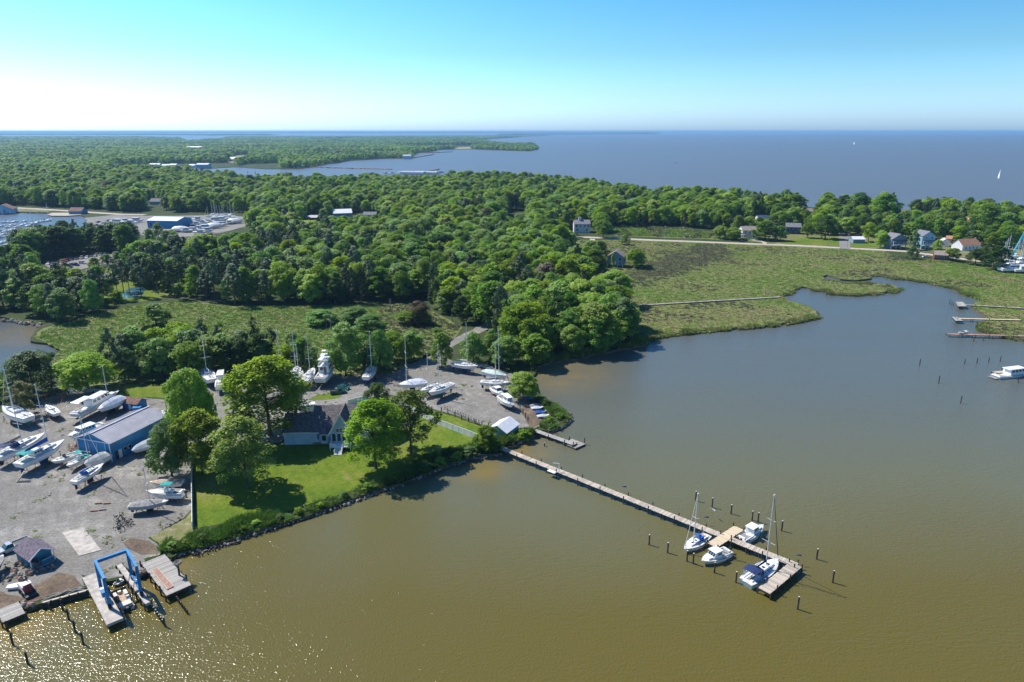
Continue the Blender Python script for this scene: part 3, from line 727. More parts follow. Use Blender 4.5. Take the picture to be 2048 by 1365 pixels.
put_tree('yard_maple', (394, 900), 742, 92, 'leafy bright yard tree just right of the far end of the blue boat shed')
put_tree('yard_maple', (406, 948), 822, 100, 'broad bright green tree at the head of the white lawn fence', variant=0)
put_tree('yard_pale', (495, 976), 838, 118, 'pale green flowering tree with bare forked trunk standing alone on the lawn')
put_tree('yard_maple', (541, 872), 717, 158, 'tallest and widest maple in the yard, between the blue boat shed and the grey-roofed house', variant=1)
put_tree('yard_dark', (344, 952), 846, 78, 'round dark green tree touching the right side of the blue boat shed')
put_tree('yard_dark', (757, 838), 768, 60, 'small dark bronze-green tree behind the house roof, by the corner of the white fence', variant=1)
put_tree('yard_maple', (752, 938), 803, 118, 'spreading maple hiding the right end of the grey-roofed house', variant=2)
put_tree('yard_lacy', (822, 906), 783, 108, 'thin-crowned tree showing its branches, on the lawn just left of the long white fence')
put_tree('yard_green', (972, 900), 852, 50, 'small leafy tree at the lawn corner beside the white boathouse', variant=1)
put_tree('yard_green', (1046, 800), 746, 58, 'round green tree at the edge of the small boatyard, next to the dinghy racks', variant=0)
put_tree('yard_dark', (70, 790), 704, 92, 'dark spreading tree on the creek bank above the bamboo', variant=0)
put_tree('yard_maple', (178, 782), 708, 104, 'low bright green tree on the bank behind the two white boats', variant=2)
put_tree('yard_bamboo', (50, 832), 764, 60, 'yellowing bamboo clump at the left edge of the boatyard', cat='bamboo')
put_tree('bright_tree', (8, 800), 762, 50, 'bright green shrub by the bamboo at the creek edge', cat='shrub')
put_tree('dense_tree', (692, 752), 648, 74, 'tall round tree behind the yard, just right of the fishing boat with the tower')
put_tree('dense_tree', (762, 748), 662, 56, 'leafy tree behind the mast of the lone sloop at the back of the yard')
put_tree('dark_tree', (738, 745), 684, 40, 'dark narrow tree between two leafy ones behind the yard')
put_tree('bright_tree', (828, 722), 676, 34, 'small round green tree beside the gravel track out of the yard')
put_tree('dense_tree', (884, 735), 668, 48, 'dark tree on the inside bend of the gravel track')
put_tree('bright_tree', (1115, 700), 655, 50, 'bright green tree leaning over the water at the edge of the wood')

for a_ in [('dense_tree', (1530, 480), 442, 56, 'broad round tree beside the causeway road, right of the two-storey white house'), ('bright_tree', (1466, 480), 456, 36, 'round tree by the road, left of the two-storey white house'),
           ('broadleaf_tree', (1440, 478), 452, 30, 'leafy tree where the rear marsh meets the village'), ('dark_tree', (1650, 478), 431, 44, 'big dark tree on the village lawn left of the lane'), ('broadleaf_tree', (1614, 476), 447, 26, 'upright tree right of the navy house'),
           ('bright_tree', (1736, 484), 446, 34, 'pale bright tree right of the grey shed on the village lawn'), ('dark_tree', (1714, 440), 386, 46, 'tallest dark tree on the bay shore, right of the village lane'), ('dense_tree', (1768, 446), 388, 60, 'broad green tree on the bay shore between the lane and the tan-roofed house'),
           ('dark_tree', (1828, 436), 400, 32, 'round dark tree standing clear against the bay'), ('dense_tree', (1968, 476), 408, 74, 'largest round tree at the right, in front of the orange-roofed house'), ('bright_tree', (1914, 480), 442, 36, 'bright tree left of the orange-roofed house'),
           ('dark_tree', (1992, 540), 494, 56, 'wide dark shrubby tree beside the boats under the turquoise crane'), ('dark_tree', (1950, 530), 498, 40, 'dark shrubby tree below the cape house'), ('dark_tree', (1824, 518), 494, 24, 'dark cedar at the road left of the red house'),
           ('broadleaf_tree', (1905, 522), 497, 30, 'leafy tree over the right end of the red house'), ('dark_tree', (1506, 440), 398, 14, 'narrow dark cypress, left one of two in the village'), ('dark_tree', (1519, 440), 396, 14, 'narrow dark cypress, right one of two in the village'),
           ('broadleaf_tree', (1588, 432), 390, 48, 'grey-green tree on the bay shore above the navy house'), ('bright_tree', (1672, 430), 398, 44, 'yellow-green tree left of the village lane end'),
           ('broadleaf_tree', (1225, 538), 508, 8, 'thin young tree against the marsh house'), ('dense_tree', (1190, 545), 500, 52, 'round tree covering the left side of the marsh house'), ('broadleaf_tree', (1272, 536), 498, 40, 'leafy tree right of the marsh house'),
           ('broadleaf_tree', (1206, 476), 440, 36, 'dark green tree right of the cupola house'), ('broadleaf_tree', (1760, 496), 462, 30, 'leafy tree between the grey shed and the slate-blue stilt house'), ('dark_tree', (1825, 500), 462, 22, 'dark tree between the two stilt houses'), ('bright_tree', (1874, 506), 480, 20, 'small bright tree before the white garage'),
           ('dense_tree', (1560, 482), 452, 30, 'dense tree just left of the navy house'), ('broadleaf_tree', (1690, 470), 436, 30, 'leafy tree at the lane behind the grey shed'), ('dense_tree', (1250, 490), 470, 22, 'small tree at the left end of the causeway road')]: put_tree(*a_)

for i, (x, y) in enumerate([(215, 533), (238, 532), (262, 530), (190, 540), (300, 512), (322, 508), (352, 500), (335, 490), (370, 512), (395, 495), (300, 486), (318, 478), (345, 484)]):
    put_tree('dense_tree' if i % 3 else 'broadleaf_tree', (x, y), y - 24 - 4 * (i % 3), 24, ['small round tree in the row below the club car park', 'small tree on the club lawn between car park and marina lot'][i > 3], group=['trees below the club car park', 'trees on the club lawn'][i > 3])
# ------------------------------------------------------------------ the woods
# things that must stay in sight between or above the trees: (x0, y0, x1, y1) in the photograph, and the depth row behind which they stand
KEEP = [(100, 505, 235, 520, 545), (178, 434, 290, 444, 470), (285, 428, 500, 466, 476), (0, 430, 78, 452, 500), (20, 414, 110, 431, 440), (100, 407, 170, 430, 440),
        (415, 402, 470, 432, 440), (668, 417, 706, 433, 438), (722, 420, 758, 430, 436), (296, 388, 322, 403, 410), (1144, 434, 1182, 460, 462), (1206, 488, 1250, 535, 540),
        (1022, 400, 1050, 428, 430), (0, 398, 30, 424, 428), (230, 330, 520, 352, 420), (520, 336, 850, 346, 362), (770, 338, 885, 350, 362), (612, 430, 640, 440, 446)]
def blocked(x, y, ytop, wpx):
    for x0, y0, x1, y1, yb in KEEP:
        if y > yb - 4 and x + wpx * 0.45 > x0 and x - wpx * 0.45 < x1 and ytop < y1 - (0.5 * (y1 - y0) if x0 > 1400 else 1) and y > y0: return True
        if yb - y1 < 20 and yb - 9 < y <= yb and x0 - wpx * 0.3 < x < x1 + wpx * 0.3: return True
    return False
def wood(poly_px, spacing, Hr, mix, clear=(), taper=0.25, wr=(0.62, 1.05), jitter=0.85, dens=1.0, seed=0):
    """trees on a jittered grid inside a surveyed outline; returns (point, height, width, kind)"""
    rng = random.Random(100 + seed)
    poly = [G(x, y, ZL) for x, y in poly_px]
    xs = [p.x for p in poly]; ys = [p.y for p in poly]
    out = []
    y = min(ys)
    while y < max(ys):
        sp = spacing(y) if callable(spacing) else spacing
        x = max(min(xs), -y * 0.86 - 30); xe = min(max(xs), y * 0.86 + 30)
        while x < xe:
            px, py = x + (rng.random() - 0.5) * sp * jitter, y + (rng.random() - 0.5) * sp * jitter
            x += sp
            if rng.random() > dens or not inside(px, py, poly): continue
            q = Vector((px, py, ZL)); ix, iy = to_px(q)
            if any(inside(ix, iy, c) for c in clear): continue
            g = mnoise.noise(Vector((px / 55, py / 55, 3.3 + seed))); g2 = mnoise.noise(Vector((px / 38, py / 38, 8.8)))
            Hh = (Hr[0] + (Hr[1] - Hr[0]) * rng.random()) * (1 + taper * g2)
            kinds = mix(ix, iy, g, rng)
            W = Hh * (wr[0] + (wr[1] - wr[0]) * rng.random())
            if 'pine' in kinds: W = Hh * (0.36 + 0.12 * rng.random()); Hh *= 1.12
            if kinds == 'bush': Hh *= 0.35; W = Hh * 1.3
            W = max(W, sp * 0.95) if kinds not in ('pine_tree', 'bush') else W
            tx, ty = to_px(q + Vector((0, 0, Hh))); wpx = W * FOC / (py * CP + 70 * SP)
            if blocked(ix, iy, ty, wpx): continue
            out.append((q, Hh, W, kinds))
        y += sp
    return out
PINES = [(378, 604), (470, 618), (600, 612), (690, 606), (760, 600), (770, 545), (700, 500), (600, 492), (500, 496), (420, 500), (385, 520)]
def mix_a(ix, iy, g, rng):
    r = rng.random()
    if inside(ix, iy, PINES):
        k = 0.9 if ix < 600 else 0.42
        if r < k * (0.75 + g): return 'pine_tree' if r > 0.1 else 'full_pine'
    if r < 0.07 + 0.2 * max(0, g): return 'dark_tree'
    if r < 0.082: return 'bronze_tree'
    if g < -0.38 and rng.random() < 0.45: return 'full_pine' if rng.random() < 0.5 else 'pine_tree'
    if r < 0.17 and iy > 440: return 'full_pine'
    if r < 0.42 - 0.5 * g: return 'bright_tree'
    if r < 0.72: return 'broadleaf_tree'
    return 'dense_tree'
CLEAR = [[(155, 425), (290, 424), (510, 426), (512, 456), (450, 470), (355, 482), (330, 505), (440, 495), (470, 492), (430, 512), (300, 530), (288, 520), (80, 548), (80, 522), (200, 500), (200, 460)],
         [(84, 500), (200, 500), (300, 505), (300, 532), (84, 550)],
         [(-200, 410), (60, 411), (250, 424), (300, 425), (300, 434), (150, 430), (-200, 424)],
         [(1140, 455), (1190, 452), (1190, 486), (1150, 486)], [(1200, 505), (1256, 505), (1256, 548), (1200, 548)]]
WOOD_A = [(380, 602), (470, 613), (680, 609), (780, 603), (840, 604), (880, 622), (935, 652), (985, 660), (1002, 690), (1042, 735), (1072, 735), (1100, 722), (1180, 709), (1288, 686), (1284, 668),
          (1240, 640), (1228, 600), (1180, 572), (1150, 548), (1122, 535), (1136, 500), (1150, 478), (1212, 470), (1216, 455), (1330, 452), (1450, 462), (1462, 440), (1480, 412), (1300, 397), (1180, 381), (1100, 373), (1000, 365),
          (850, 363), (740, 369), (600, 373), (500, 371), (440, 362), (400, 357), (300, 345), (60, 350), (-240, 352), (-240, 420), (60, 414), (240, 426), (500, 428), (500, 470), (470, 480), (400, 505), (385, 560)]
trees = wood(WOOD_A, lambda y: 7.4 if y < 560 else (8.7 if y < 800 else 10.5), (11, 19), mix_a, clear=CLEAR, seed=1)
# pines with lawn between them on the club point, the dark belt beside the car park, the belt behind the yard
def mix_pine(ix, iy, g, rng): return 'pine_tree' if rng.random() < 0.7 else ('dense_tree' if rng.random() < 0.5 else 'bush')
trees += wood([(195, 612), (290, 600), (385, 598), (390, 520), (300, 545), (200, 560)], 7.5, (14, 18), mix_pine, seed=2, dens=0.9)
def mix_club(ix, iy, g, rng): return ('full_pine', 'dark_tree', 'pine_tree', 'dense_tree', 'broadleaf_tree', 'dense_tree')[min(5, int(rng.random() * 6))]
trees += wood([(-200, 632), (0, 630), (90, 646), (150, 650), (200, 620), (195, 590), (120, 560), (60, 540), (0, 535), (-200, 560)], 8.5, (11, 17), mix_club, seed=3, dens=0.9)
def mix_belt(ix, iy, g, rng): return ('dark_tree', 'dark_tree', 'full_pine', 'pine_tree', 'dense_tree')[min(4, int(rng.random() * 5))]
trees += wood([(20, 524), (60, 505), (110, 490), (200, 486), (300, 490), (320, 498), (290, 508), (200, 505), (120, 512), (70, 524), (40, 535)], 8.0, (15, 19), mix_belt, seed=4)
def mix_yard(ix, iy, g, rng):
    r = rng.random()
    return 'dark_tree' if r < 0.3 else ('bright_tree' if r < 0.42 else ('dense_tree' if r < 0.75 else ('bush' if r < 0.85 else 'full_pine')))
trees += wood([(196, 772), (260, 762), (350, 762), (440, 752), (560, 750), (655, 745), (660, 730), (560, 716), (440, 722), (300, 722), (215, 745)], 6.0, (10, 16), mix_yard, seed=5, dens=0.97)
def mix_vil(ix, iy, g, rng):
    r = rng.random(); return 'dense_tree' if r < 0.35 else ('broadleaf_tree' if r < 0.6 else ('dark_tree' if r < 0.72 else ('bright_tree' if r < 0.92 else 'full_pine')))
KEEP += [(1480, 440, 1516, 478, 480), (1566, 438, 1605, 462, 470), (1776, 468, 1816, 496, 500), (1838, 464, 1868, 498, 502), (1862, 484, 1925, 516, 520), (1918, 474, 1962, 500, 506), (1932, 430, 1948, 455, 470),
         (1672, 412, 1694, 500, 505), (1596, 474, 1690, 490, 498), (2010, 400, 2060, 545, 548), (1700, 470, 1730, 486, 492), (1455, 415, 1535, 442, 448), (1600, 410, 1625, 420, 425), (1795, 414, 1820, 424, 430)]
trees += wood([(1455, 472), (1470, 430), (1490, 409), (1560, 413), (1680, 420), (1850, 427), (2048, 436), (2150, 445), (2150, 480), (2000, 500), (1870, 480), (1770, 478), (1700, 470), (1600, 470), (1560, 475), (1500, 478)], 9.0, (10, 18), mix_vil, seed=6, dens=0.9)
trees += wood([(1920, 518), (1960, 512), (2010, 520), (2014, 535), (1960, 528)], 8.0, (7, 10), lambda *a: 'dark_tree', seed=7)
trees += wood([(1540, 482), (1610, 482), (1540, 487)], 12, (9, 13), lambda *a: 'broadleaf_tree', seed=8)
trees += wood([(1425, 480), (1476, 483), (1476, 477), (1430, 474)], 9, (6, 10), lambda *a: 'dense_tree', seed=9, dens=0.6)
trees += wood([(1180, 545), (1204, 535), (1210, 520), (1176, 520), (1168, 535)], 7, (11, 14), lambda *a: 'dense_tree', seed=10)
trees += wood([(1252, 536), (1290, 532), (1290, 520), (1258, 520)], 8, (7, 12), lambda *a: 'broadleaf_tree', seed=11)
trees += wood([(905, 735), (940, 722), (960, 700), (990, 700), (1040, 735), (1060, 760), (1030, 755), (1020, 742), (970, 722)], 6.5, (8, 13), lambda *a: 'dense_tree', seed=12)
trees += wood([(845, 690), (900, 660), (930, 652), (870, 628), (800, 640), (780, 680), (800, 712)], 13, (7, 12), lambda ix, iy, g, r: ('olive_bush', 'pine_tree', 'bush', 'bush')[int(r.random() * 4)].replace('olive_bush', 'bronze_tree'), seed=13, dens=0.55)

trees += wood([(430, 640), (600, 640), (800, 640), (900, 650), (890, 690), (800, 720), (640, 700), (480, 690), (300, 690), (240, 650)], 15, (5, 10), lambda ix, iy, g, r: ['bush', 'bush', 'bright_tree', 'dense_tree', 'pine_tree'][int(r.random() * 5)], seed=14, dens=0.7)
trees += wood([(640, 748), (700, 754), (800, 742), (850, 722), (840, 712), (700, 735), (640, 735)], 7.5, (9, 14), mix_yard, seed=15, dens=0.8)
trees.sort(key=lambda t: t[0].length)
LBL = {'pine_tree': 'tall pine with bare trunk and dark clumped crown at the front of the woods behind the boatyard',
       'full_pine': 'dark pine branched low to the ground among the trees behind the boatyard',
       'broadleaf_tree': 'mid-green broadleaf tree in the wood bordering the marsh and the cove',
       'bright_tree': 'bright fresh-green broadleaf tree in the wood bordering the marsh and the cove',
       'dense_tree': 'dense deep-green broadleaf tree in the wood and tree belts behind the boatyard',
       'dark_tree': 'dark-leaved tree in the belts behind the boatyard and beside the club',
       'bronze_tree': 'bronze-leaved tree standing among the green trees behind the yard',
       'bush': 'low round bush at the foot of the trees behind the boatyard'}
NEAR = 292
KINDW = {'pine_tree': 'tall pine with dark clumped crown', 'full_pine': 'dark low-branched pine', 'broadleaf_tree': 'mid-green broadleaf tree', 'bright_tree': 'bright fresh-green tree', 'dense_tree': 'deep-green dense tree',
         'dark_tree': 'blackish-green tree', 'bronze_tree': 'bronze-leaved tree', 'bush': 'low round bush'}
PLACES = [(0, 260, 700, 800, 'behind the flybridge cruiser'), (260, 352, 700, 800, 'behind the side lawn'), (352, 430, 700, 800, 'behind the red tractor'), (430, 500, 700, 800, 'behind the white cabin boat on the rear lawn'),
          (500, 580, 700, 800, 'behind the left-hand sloops of the back row'), (580, 700, 700, 800, 'behind the boat with the tower'), (700, 900, 700, 800, 'behind the lone sloop'), (900, 965, 690, 800, 'behind the blue-bottomed sloop'),
          (965, 1100, 700, 800, 'behind the pale green tarpaulin'), (1100, 1220, 690, 730, 'on the cove shore left of the marsh'), (1180, 1300, 640, 700, 'at the wood corner where marsh meets cove'),
          (1000, 1180, 640, 700, 'inside the wood just above the cove'), (900, 1000, 640, 700, 'along the gravel track through the wood'), (780, 1000, 590, 700, 'in the scrub above the lone sloop'), (600, 780, 590, 640, 'at the wood edge above the dead trees'),
          (380, 600, 590, 640, 'at the wood edge above the inner marsh'), (190, 380, 560, 615, 'on the club lawn above the inner marsh'), (0, 190, 590, 660, 'on the left creek point'), (-300, 190, 520, 590, 'left of the club pool'),
          (1000, 1180, 560, 640, 'deep in the wood left of the boardwalk'), (1180, 1300, 560, 640, 'at the left end of the marsh boardwalk')]
def place(q):
    x, y = to_px(q)
    for x0, x1, y0, y1, w_ in PLACES:
        if x0 <= x < x1 and y0 <= y < y1: return w_
    return 'in the middle of the wood' if x < 1000 else 'in the right part of the wood'
for q, Hh, W, k in trees[:NEAR]:
    lb = KINDW[k] + ' ' + place(q)
    plant(k, q, Hh, W, lb, 'bush' if k == 'bush' else 'tree', KINDW[k].replace(' with dark clumped crown', '') + 's ' + place(q))
rest = trees[NEAR:]
order = ['broadleaf_tree', 'bright_tree', 'dense_tree', 'dark_tree', 'bronze_tree', 'pine_tree', 'full_pine', 'bush']
start = {}; protos = []
for k in order: start[k] = len(protos); protos += TREE[k]
pc = proto_collection('woodland_tree', protos)
W0 = {'pine_tree': 5.0, 'full_pine': 6.0, 'bush': 11.0, 'dark_tree': 7.4}
scatter('woodland', [t[0] for t in rest], [(t[2] / W0.get(t[3], 8.0), t[2] / W0.get(t[3], 8.0), t[1] / 10) for t in rest],
        NP.rand(len(rest)) * 6.28, [start[t[3]] + R.randrange(len(TREE[t[3]])) for t in rest], pc)

# the land beyond the creek: tens of thousands of trees
fm = [far_mesh('far_%d' % i, k) for i, k in enumerate(['green', 'mid', 'mid', 'bright', 'dark', 'dark', 'green', 'brown'])]
fc = proto_collection('far_tree', fm)
FP = []; FS = []; FI = []
rng = random.Random(77)
FAR_A = [G(x, y, ZL) for x, y in [(330, 337), (345, 332), (430, 336), (470, 333), (527, 337), (600, 337), (622, 334), (650, 329), (700, 321), (760, 317), (825, 316), (822, 312), (835, 306), (860, 304),
         (880, 299.5), (940, 298.5), (1000, 300.5), (1060, 302.5), (1078, 298.5), (1060, 291.5), (1000, 289.5), (962, 284.5), (966, 280), (1000, 277), (1050, 274.3), (1085, 272.5), (1080, 271), (900, 271.5),
         (600, 273.4), (462, 273.6), (445, 279), (375, 285), (355, 277), (250, 275), (150, 274), (-300, 273.5), (-900, 277), (-900, 352), (-240, 352), (60, 350), (300, 344)]]
FCLEAR = [[(905, 300), (915, 294), (942, 293.5), (944, 299)], [(455, 327), (468, 311), (502, 309), (500, 319), (482, 327)], [(703, 301), (715, 297), (735, 297), (733, 302)],
          [(215, 352), (225, 330), (470, 326), (475, 337), (430, 341), (330, 345)], [(480, 330), (560, 326), (560, 338), (480, 338)]]
y = 1050.0
while y < 9200:
    sp = 10.5 + (y - 1050) * 0.0042
    x = -y * 0.80
    while x < y * 0.18 + 100:
        px, py = x + (rng.random() - 0.5) * sp, y + (rng.random() - 0.5) * sp; x += sp
        if not inside(px, py, FAR_A): continue
        q = Vector((px, py, ZL)); ix, iy = to_px(q)
        if any(inside(ix, iy, c) for c in FCLEAR): continue
        g = mnoise.noise(Vector((px / 260, py / 260, 1.0))); g2 = mnoise.noise(Vector((px / 700, py / 700, 5.0)))
        if g2 > 0.42: continue
        if py > 2500 and rng.random() < 0.12: continue
        Hh = 11 + 7 * rng.random() + 6 * g
        W = sp * (1.05 + 0.35 * rng.random())
        FP.append((px, py, ZL)); FS.append((W / 9, W / 9, Hh / 10))
        k = rng.random() + g * 0.9
        FI.append(4 if k > 0.95 else (5 if k > 0.85 else (1 if k > 0.55 else (2 if k > 0.35 else (0 if k > 0.15 else (3 if k > -0.05 else 6))))))
    y += sp
scatter('distant_woodland', FP, FS, NP.rand(len(FP)) * 6.28, FI, fc)
print('trees', len(trees), 'far', len(FP))

# ------------------------------------------------------------------ marsh and reeds
def tuft(name, key, n=26, h=1.0, spread=0.45, w=0.07, top=None):
    mb_v = []; tint = []
    C = NP.rand(n) * 6.28; Rr = spread * np.sqrt(NP.rand(n))
    V = []; T = []
    for i in range(n):
        bx, by = Rr[i] * math.cos(C[i]), Rr[i] * math.sin(C[i]); a = NP.rand() * 6.28
        lx, ly = (NP.rand() - 0.5) * 1.5 * h - 0.2 * h, (NP.rand() - 0.5) * 1.5 * h; hh = h * (0.65 + 0.5 * NP.rand())
        dx, dy = math.cos(a) * w, math.sin(a) * w
        V += [(bx - dx, by - dy, 0), (bx + dx, by + dy, 0), (bx + lx + dx * 0.5, by + ly + dy * 0.5, hh), (bx + lx - dx * 0.5, by + ly - dy * 0.5, hh)]
        T.append(NP.rand())
    mb = MB(); mb.add(V, [(4 * i, 4 * i + 1, 4 * i + 2, 4 * i + 3) for i in range(n)])
    me = mb.mesh(name, LEAVES[key]); me.attributes.new('tint', 'FLOAT', 'FACE').data.foreach_set('value', T)
    return me
LEAVES['reed'] = leaf_mat('green_reed', (0.12, 0.21, 0.025), (0.19, 0.31, 0.04), 0.35, 0.03)
LEAVES['sedge'] = leaf_mat('olive_sedge', (0.17, 0.20, 0.05), (0.26, 0.28, 0.085), 0.3, 0.03)
LEAVES['straw'] = leaf_mat('dry_straw_reed', (0.23, 0.20, 0.09), (0.36, 0.31, 0.15), 0.3, 0.02)
LEAVES['lastyear'] = leaf_mat('brown_old_reed', (0.06, 0.068, 0.03), (0.12, 0.115, 0.05), 0.25, 0.02)
LEAVES['shorereed'] = leaf_mat('dark_shore_reed', (0.075, 0.155, 0.018), (0.16, 0.29, 0.034), 0.3, 0.03)
tc_ = proto_collection('tuft', [tuft('t0', 'reed', 16, 1.0, 0.8, 0.13), tuft('t1', 'sedge', 16, 0.8, 0.8, 0.13), tuft('t2', 'straw', 16, 0.9, 0.8, 0.12), tuft('t3', 'lastyear', 18, 1.0, 0.8, 0.13), tuft('t4', 'shorereed', 26, 1.5, 0.5, 0.07)])
REEDBED = ground_mat('old_reed_bed', [(0.35, (0.07, 0.075, 0.035)), (0.55, (0.10, 0.10, 0.045)), (0.7, (0.14, 0.16, 0.05))], 0.05, 0.3, fine=1.2)
sheet('old_reed_bed', [(1135, 598), (1150, 552), (1250, 545), (1310, 522), (1400, 486), (1450, 494), (1462, 512), (1420, 528), (1350, 545), (1290, 556), (1200, 582)], ZL + 0.05, REEDBED, amp=1.4, seed=33)
BROWN = [(1110, 600), (1150, 545), (1300, 520), (1400, 478), (1455, 492), (1470, 515), (1420, 530), (1350, 548), (1290, 560), (1200, 585), (1150, 600)]
qx_ = [0, 0]
def marsh_fill(px, sp, pick, seed, hs=(0.7, 1.5), dens=1.0):
    rg = random.Random(seed); poly = [G(x, y, ZL) for x, y in px]; P_ = []; S_ = []; I_ = []
    xs = [p.x for p in poly]; ys = [p.y for p in poly]; y = min(ys)
    while y < max(ys):
        x = max(min(xs), -y * 0.8)
        while x < min(max(xs), y * 0.8):
            qx, qy = x + (rg.random() - 0.5) * sp, y + (rg.random() - 0.5) * sp; x += sp
            if rg.random() > dens or not inside(qx, qy, poly): continue
            ix, iy = to_px(Vector((qx, qy, ZL))); g = mnoise.noise(Vector((qx / 22, qy / 22, seed))) + 0.6 * mnoise.noise(Vector((qx / 6, qy / 6, seed + 5)))
            qx_[0], qx_[1] = qx, qy
            k = pick(ix, iy, g, rg)
            if k is None: continue
            s = hs[0] + (hs[1] - hs[0]) * rg.random(); w = sp / 1.5
            P_.append((qx, qy, ZL)); S_.append((w, w, s)); I_.append(k)
        y += sp
    return P_, S_, I_
def pick_m(ix, iy, g, rg):
    r = rg.random() + 0.9 * g
    if inside(ix + 60 * g, iy + 16 * g, BROWN) and g > -0.6 and rg.random() < 0.85: return 3 if r < 0.95 else 1
    edge = iy > 640 + (ix - 1300) * -0.10
    if edge and ix < 1560 and rg.random() < 0.4: return 2
    big = mnoise.noise(Vector((qx_[0] / 60, qx_[1] / 35, 4.0)))
    r = 0.75 * big + 0.35 * rg.random()
    if big > 0.15 and g > 0.0 and rg.random() < 0.6: return 3
    if big < -0.25 and g > 0.15: return 2
    return 0 if r < 0.12 else (1 if r < 0.62 or rg.random() < 0.6 else 2)
M1 = [(1240, 640), (1296, 674), (1340, 666), (1400, 660), (1480, 653), (1560, 646), (1634, 631), (1616, 613), (1573, 600), (1560, 591), (1585, 581), (1597, 572), (1625, 576), (1662, 579), (1663, 585), (1706, 587), (1741, 585),
      (1790, 580), (1796, 576), (1785, 570), (1745, 567), (1687, 566), (1650, 560), (1643, 553), (1655, 549), (1680, 558), (1710, 560), (1741, 556), (1744, 548), (1769, 549), (1781, 554), (1816, 556), (1851, 562), (1888, 569),
      (1912, 574), (1935, 586), (1958, 594), (1963, 600), (1947, 609), (1944, 614), (1968, 628), (1977, 635), (1969, 644), (1963, 657), (1992, 664), (2048, 678), (2200, 700), (2200, 545), (2000, 535), (1900, 524), (1800, 514), (1770, 503),
      (1600, 496), (1400, 487), (1240, 482), (1160, 482), (1150, 510), (1150, 545), (1180, 570), (1235, 605)]
P_, S_, I_ = marsh_fill(M1, 2.1, pick_m, 21, hs=(0.22, 0.55))
def pick_i(ix, iy, g, rg):
    r = rg.random() + 0.8 * g
    if 760 < ix < 930 and r > 0.2: return 3 if r < 0.9 else 1
    return 0 if r < 0.9 else 1
a, b, c = marsh_fill([(90, 660), (190, 628), (290, 608), (380, 604), (470, 615), (680, 612), (800, 609), (870, 628), (920, 655), (895, 690), (860, 710), (805, 732), (780, 745), (700, 745), (600, 735), (500, 740), (420, 745), (230, 760), (150, 770), (112, 756), (100, 726), (122, 702), (95, 686), (70, 676)], 1.7, pick_i, 22, hs=(0.3, 0.75))
P_ += a; S_ += b; I_ += c
a, b, c = marsh_fill([(1215, 453), (1330, 457), (1440, 467), (1500, 481), (1400, 477), (1230, 471)], 3.0, lambda ix, iy, g, rg: 0 if g < 0.2 else 3, 23)
P_ += a; S_ += b; I_ += c
scatter('marsh_grass', P_, S_, NP.rand(len(P_)) * 6.28, I_, tc_)
print('marsh', len(P_))
yw = [G(x, y, ZL) for x, y in YARD]
rg_ = random.Random(9); W_ = []
while len(W_) < 420:
    x, y = rg_.uniform(-130, 15), rg_.uniform(95, 235)
    if inside(x, y, yw) and mnoise.noise(Vector((x / 7, y / 7, 2))) > 0.22: W_.append((x, y, ZL + 0.03))
scatter('yard_weeds', W_, [(0.35 + 0.5 * rg_.random(), 0.35 + 0.5 * rg_.random(), 0.12 + 0.25 * rg_.random()) for _ in W_], NP.rand(len(W_)) * 6.28, [rg_.choice((0, 1, 1, 2)) for _ in W_], tc_)
# reeds along the lawn's shore and round the boathouse point
def band(px, w, n, hs, kinds=(4,), seed=0, off=0.0, z=None):
    rg = random.Random(seed); P_ = []; S_ = []; I_ = []
    pts = [G(x, y, ZL) for x, y in px]; segs = [(a, b, (b - a).length) for a, b in zip(pts[:-1], pts[1:])]; T = sum(s[2] for s in segs)
    for a, b, l in segs:
        nrm = Vector((-(b - a).y, (b - a).x, 0)).normalized()
        for _ in range(int(n * l / T)):
            d = off + w * (rg.random() + rg.random() * 0.5) / 1.2
            p = a.lerp(b, rg.random()) + nrm * d
            if z is not None: p.z = z
            g = mnoise.noise(Vector((p.x / 5, p.y / 5, seed + 2)))
            s = (hs[0] + (hs[1] - hs[0]) * rg.random()) * (0.85 + 1.1 * g)
            if g < -0.18: continue
            P_.append(p); w_ = 0.6 + 0.5 * rg.random(); S_.append((w_, w_, max(0.15, s))); I_.append(rg.choice(kinds))
    return P_, S_, I_
P_, S_, I_ = band([(322, 1106), (363, 1103), (396, 1095), (430, 1086), (460, 1078), (500, 1064), (560, 1046)], 4.4, 1300, (0.35, 0.9), (4, 4, 0), 31)
for args in [([(560, 1046), (620, 1027), (700, 998), (760, 976), (830, 953)], 2.4, 600, (0.25, 0.6), (4, 0, 4, 3), 32),
             ([(830, 953), (870, 938), (900, 924), (950, 910), (1000, 904)], 5.0, 800, (0.4, 1.0), (4, 4, 3), 33),
             ([(1006, 893), (1032, 890), (1040, 882), (1072, 868)], 3.6, 500, (0.5, 1.2), (4, 4, 3, 2), 34),
             ([(1098, 861), (1117, 855), (1134, 845), (1140, 837), (1133, 826), (1114, 809), (1094, 801), (1078, 789), (1068, 775)], 4.2, 900, (0.4, 0.9), (4, 0, 4, 3, 2), 35),
             ([(1070, 735), (1100, 726), (1129, 722), (1180, 714), (1230, 702), (1290, 692), (1298, 680)], 5.0, 800, (0.8, 1.7), (4, 4, 1, 0), 36),
             ([(-40, 804), (30, 764), (88, 732), (116, 713)], 5.0, 500, (1.0, 2.0), (4, 1), 37)]:
    a, b, c = band(*args); P_ += a; S_ += b; I_ += c
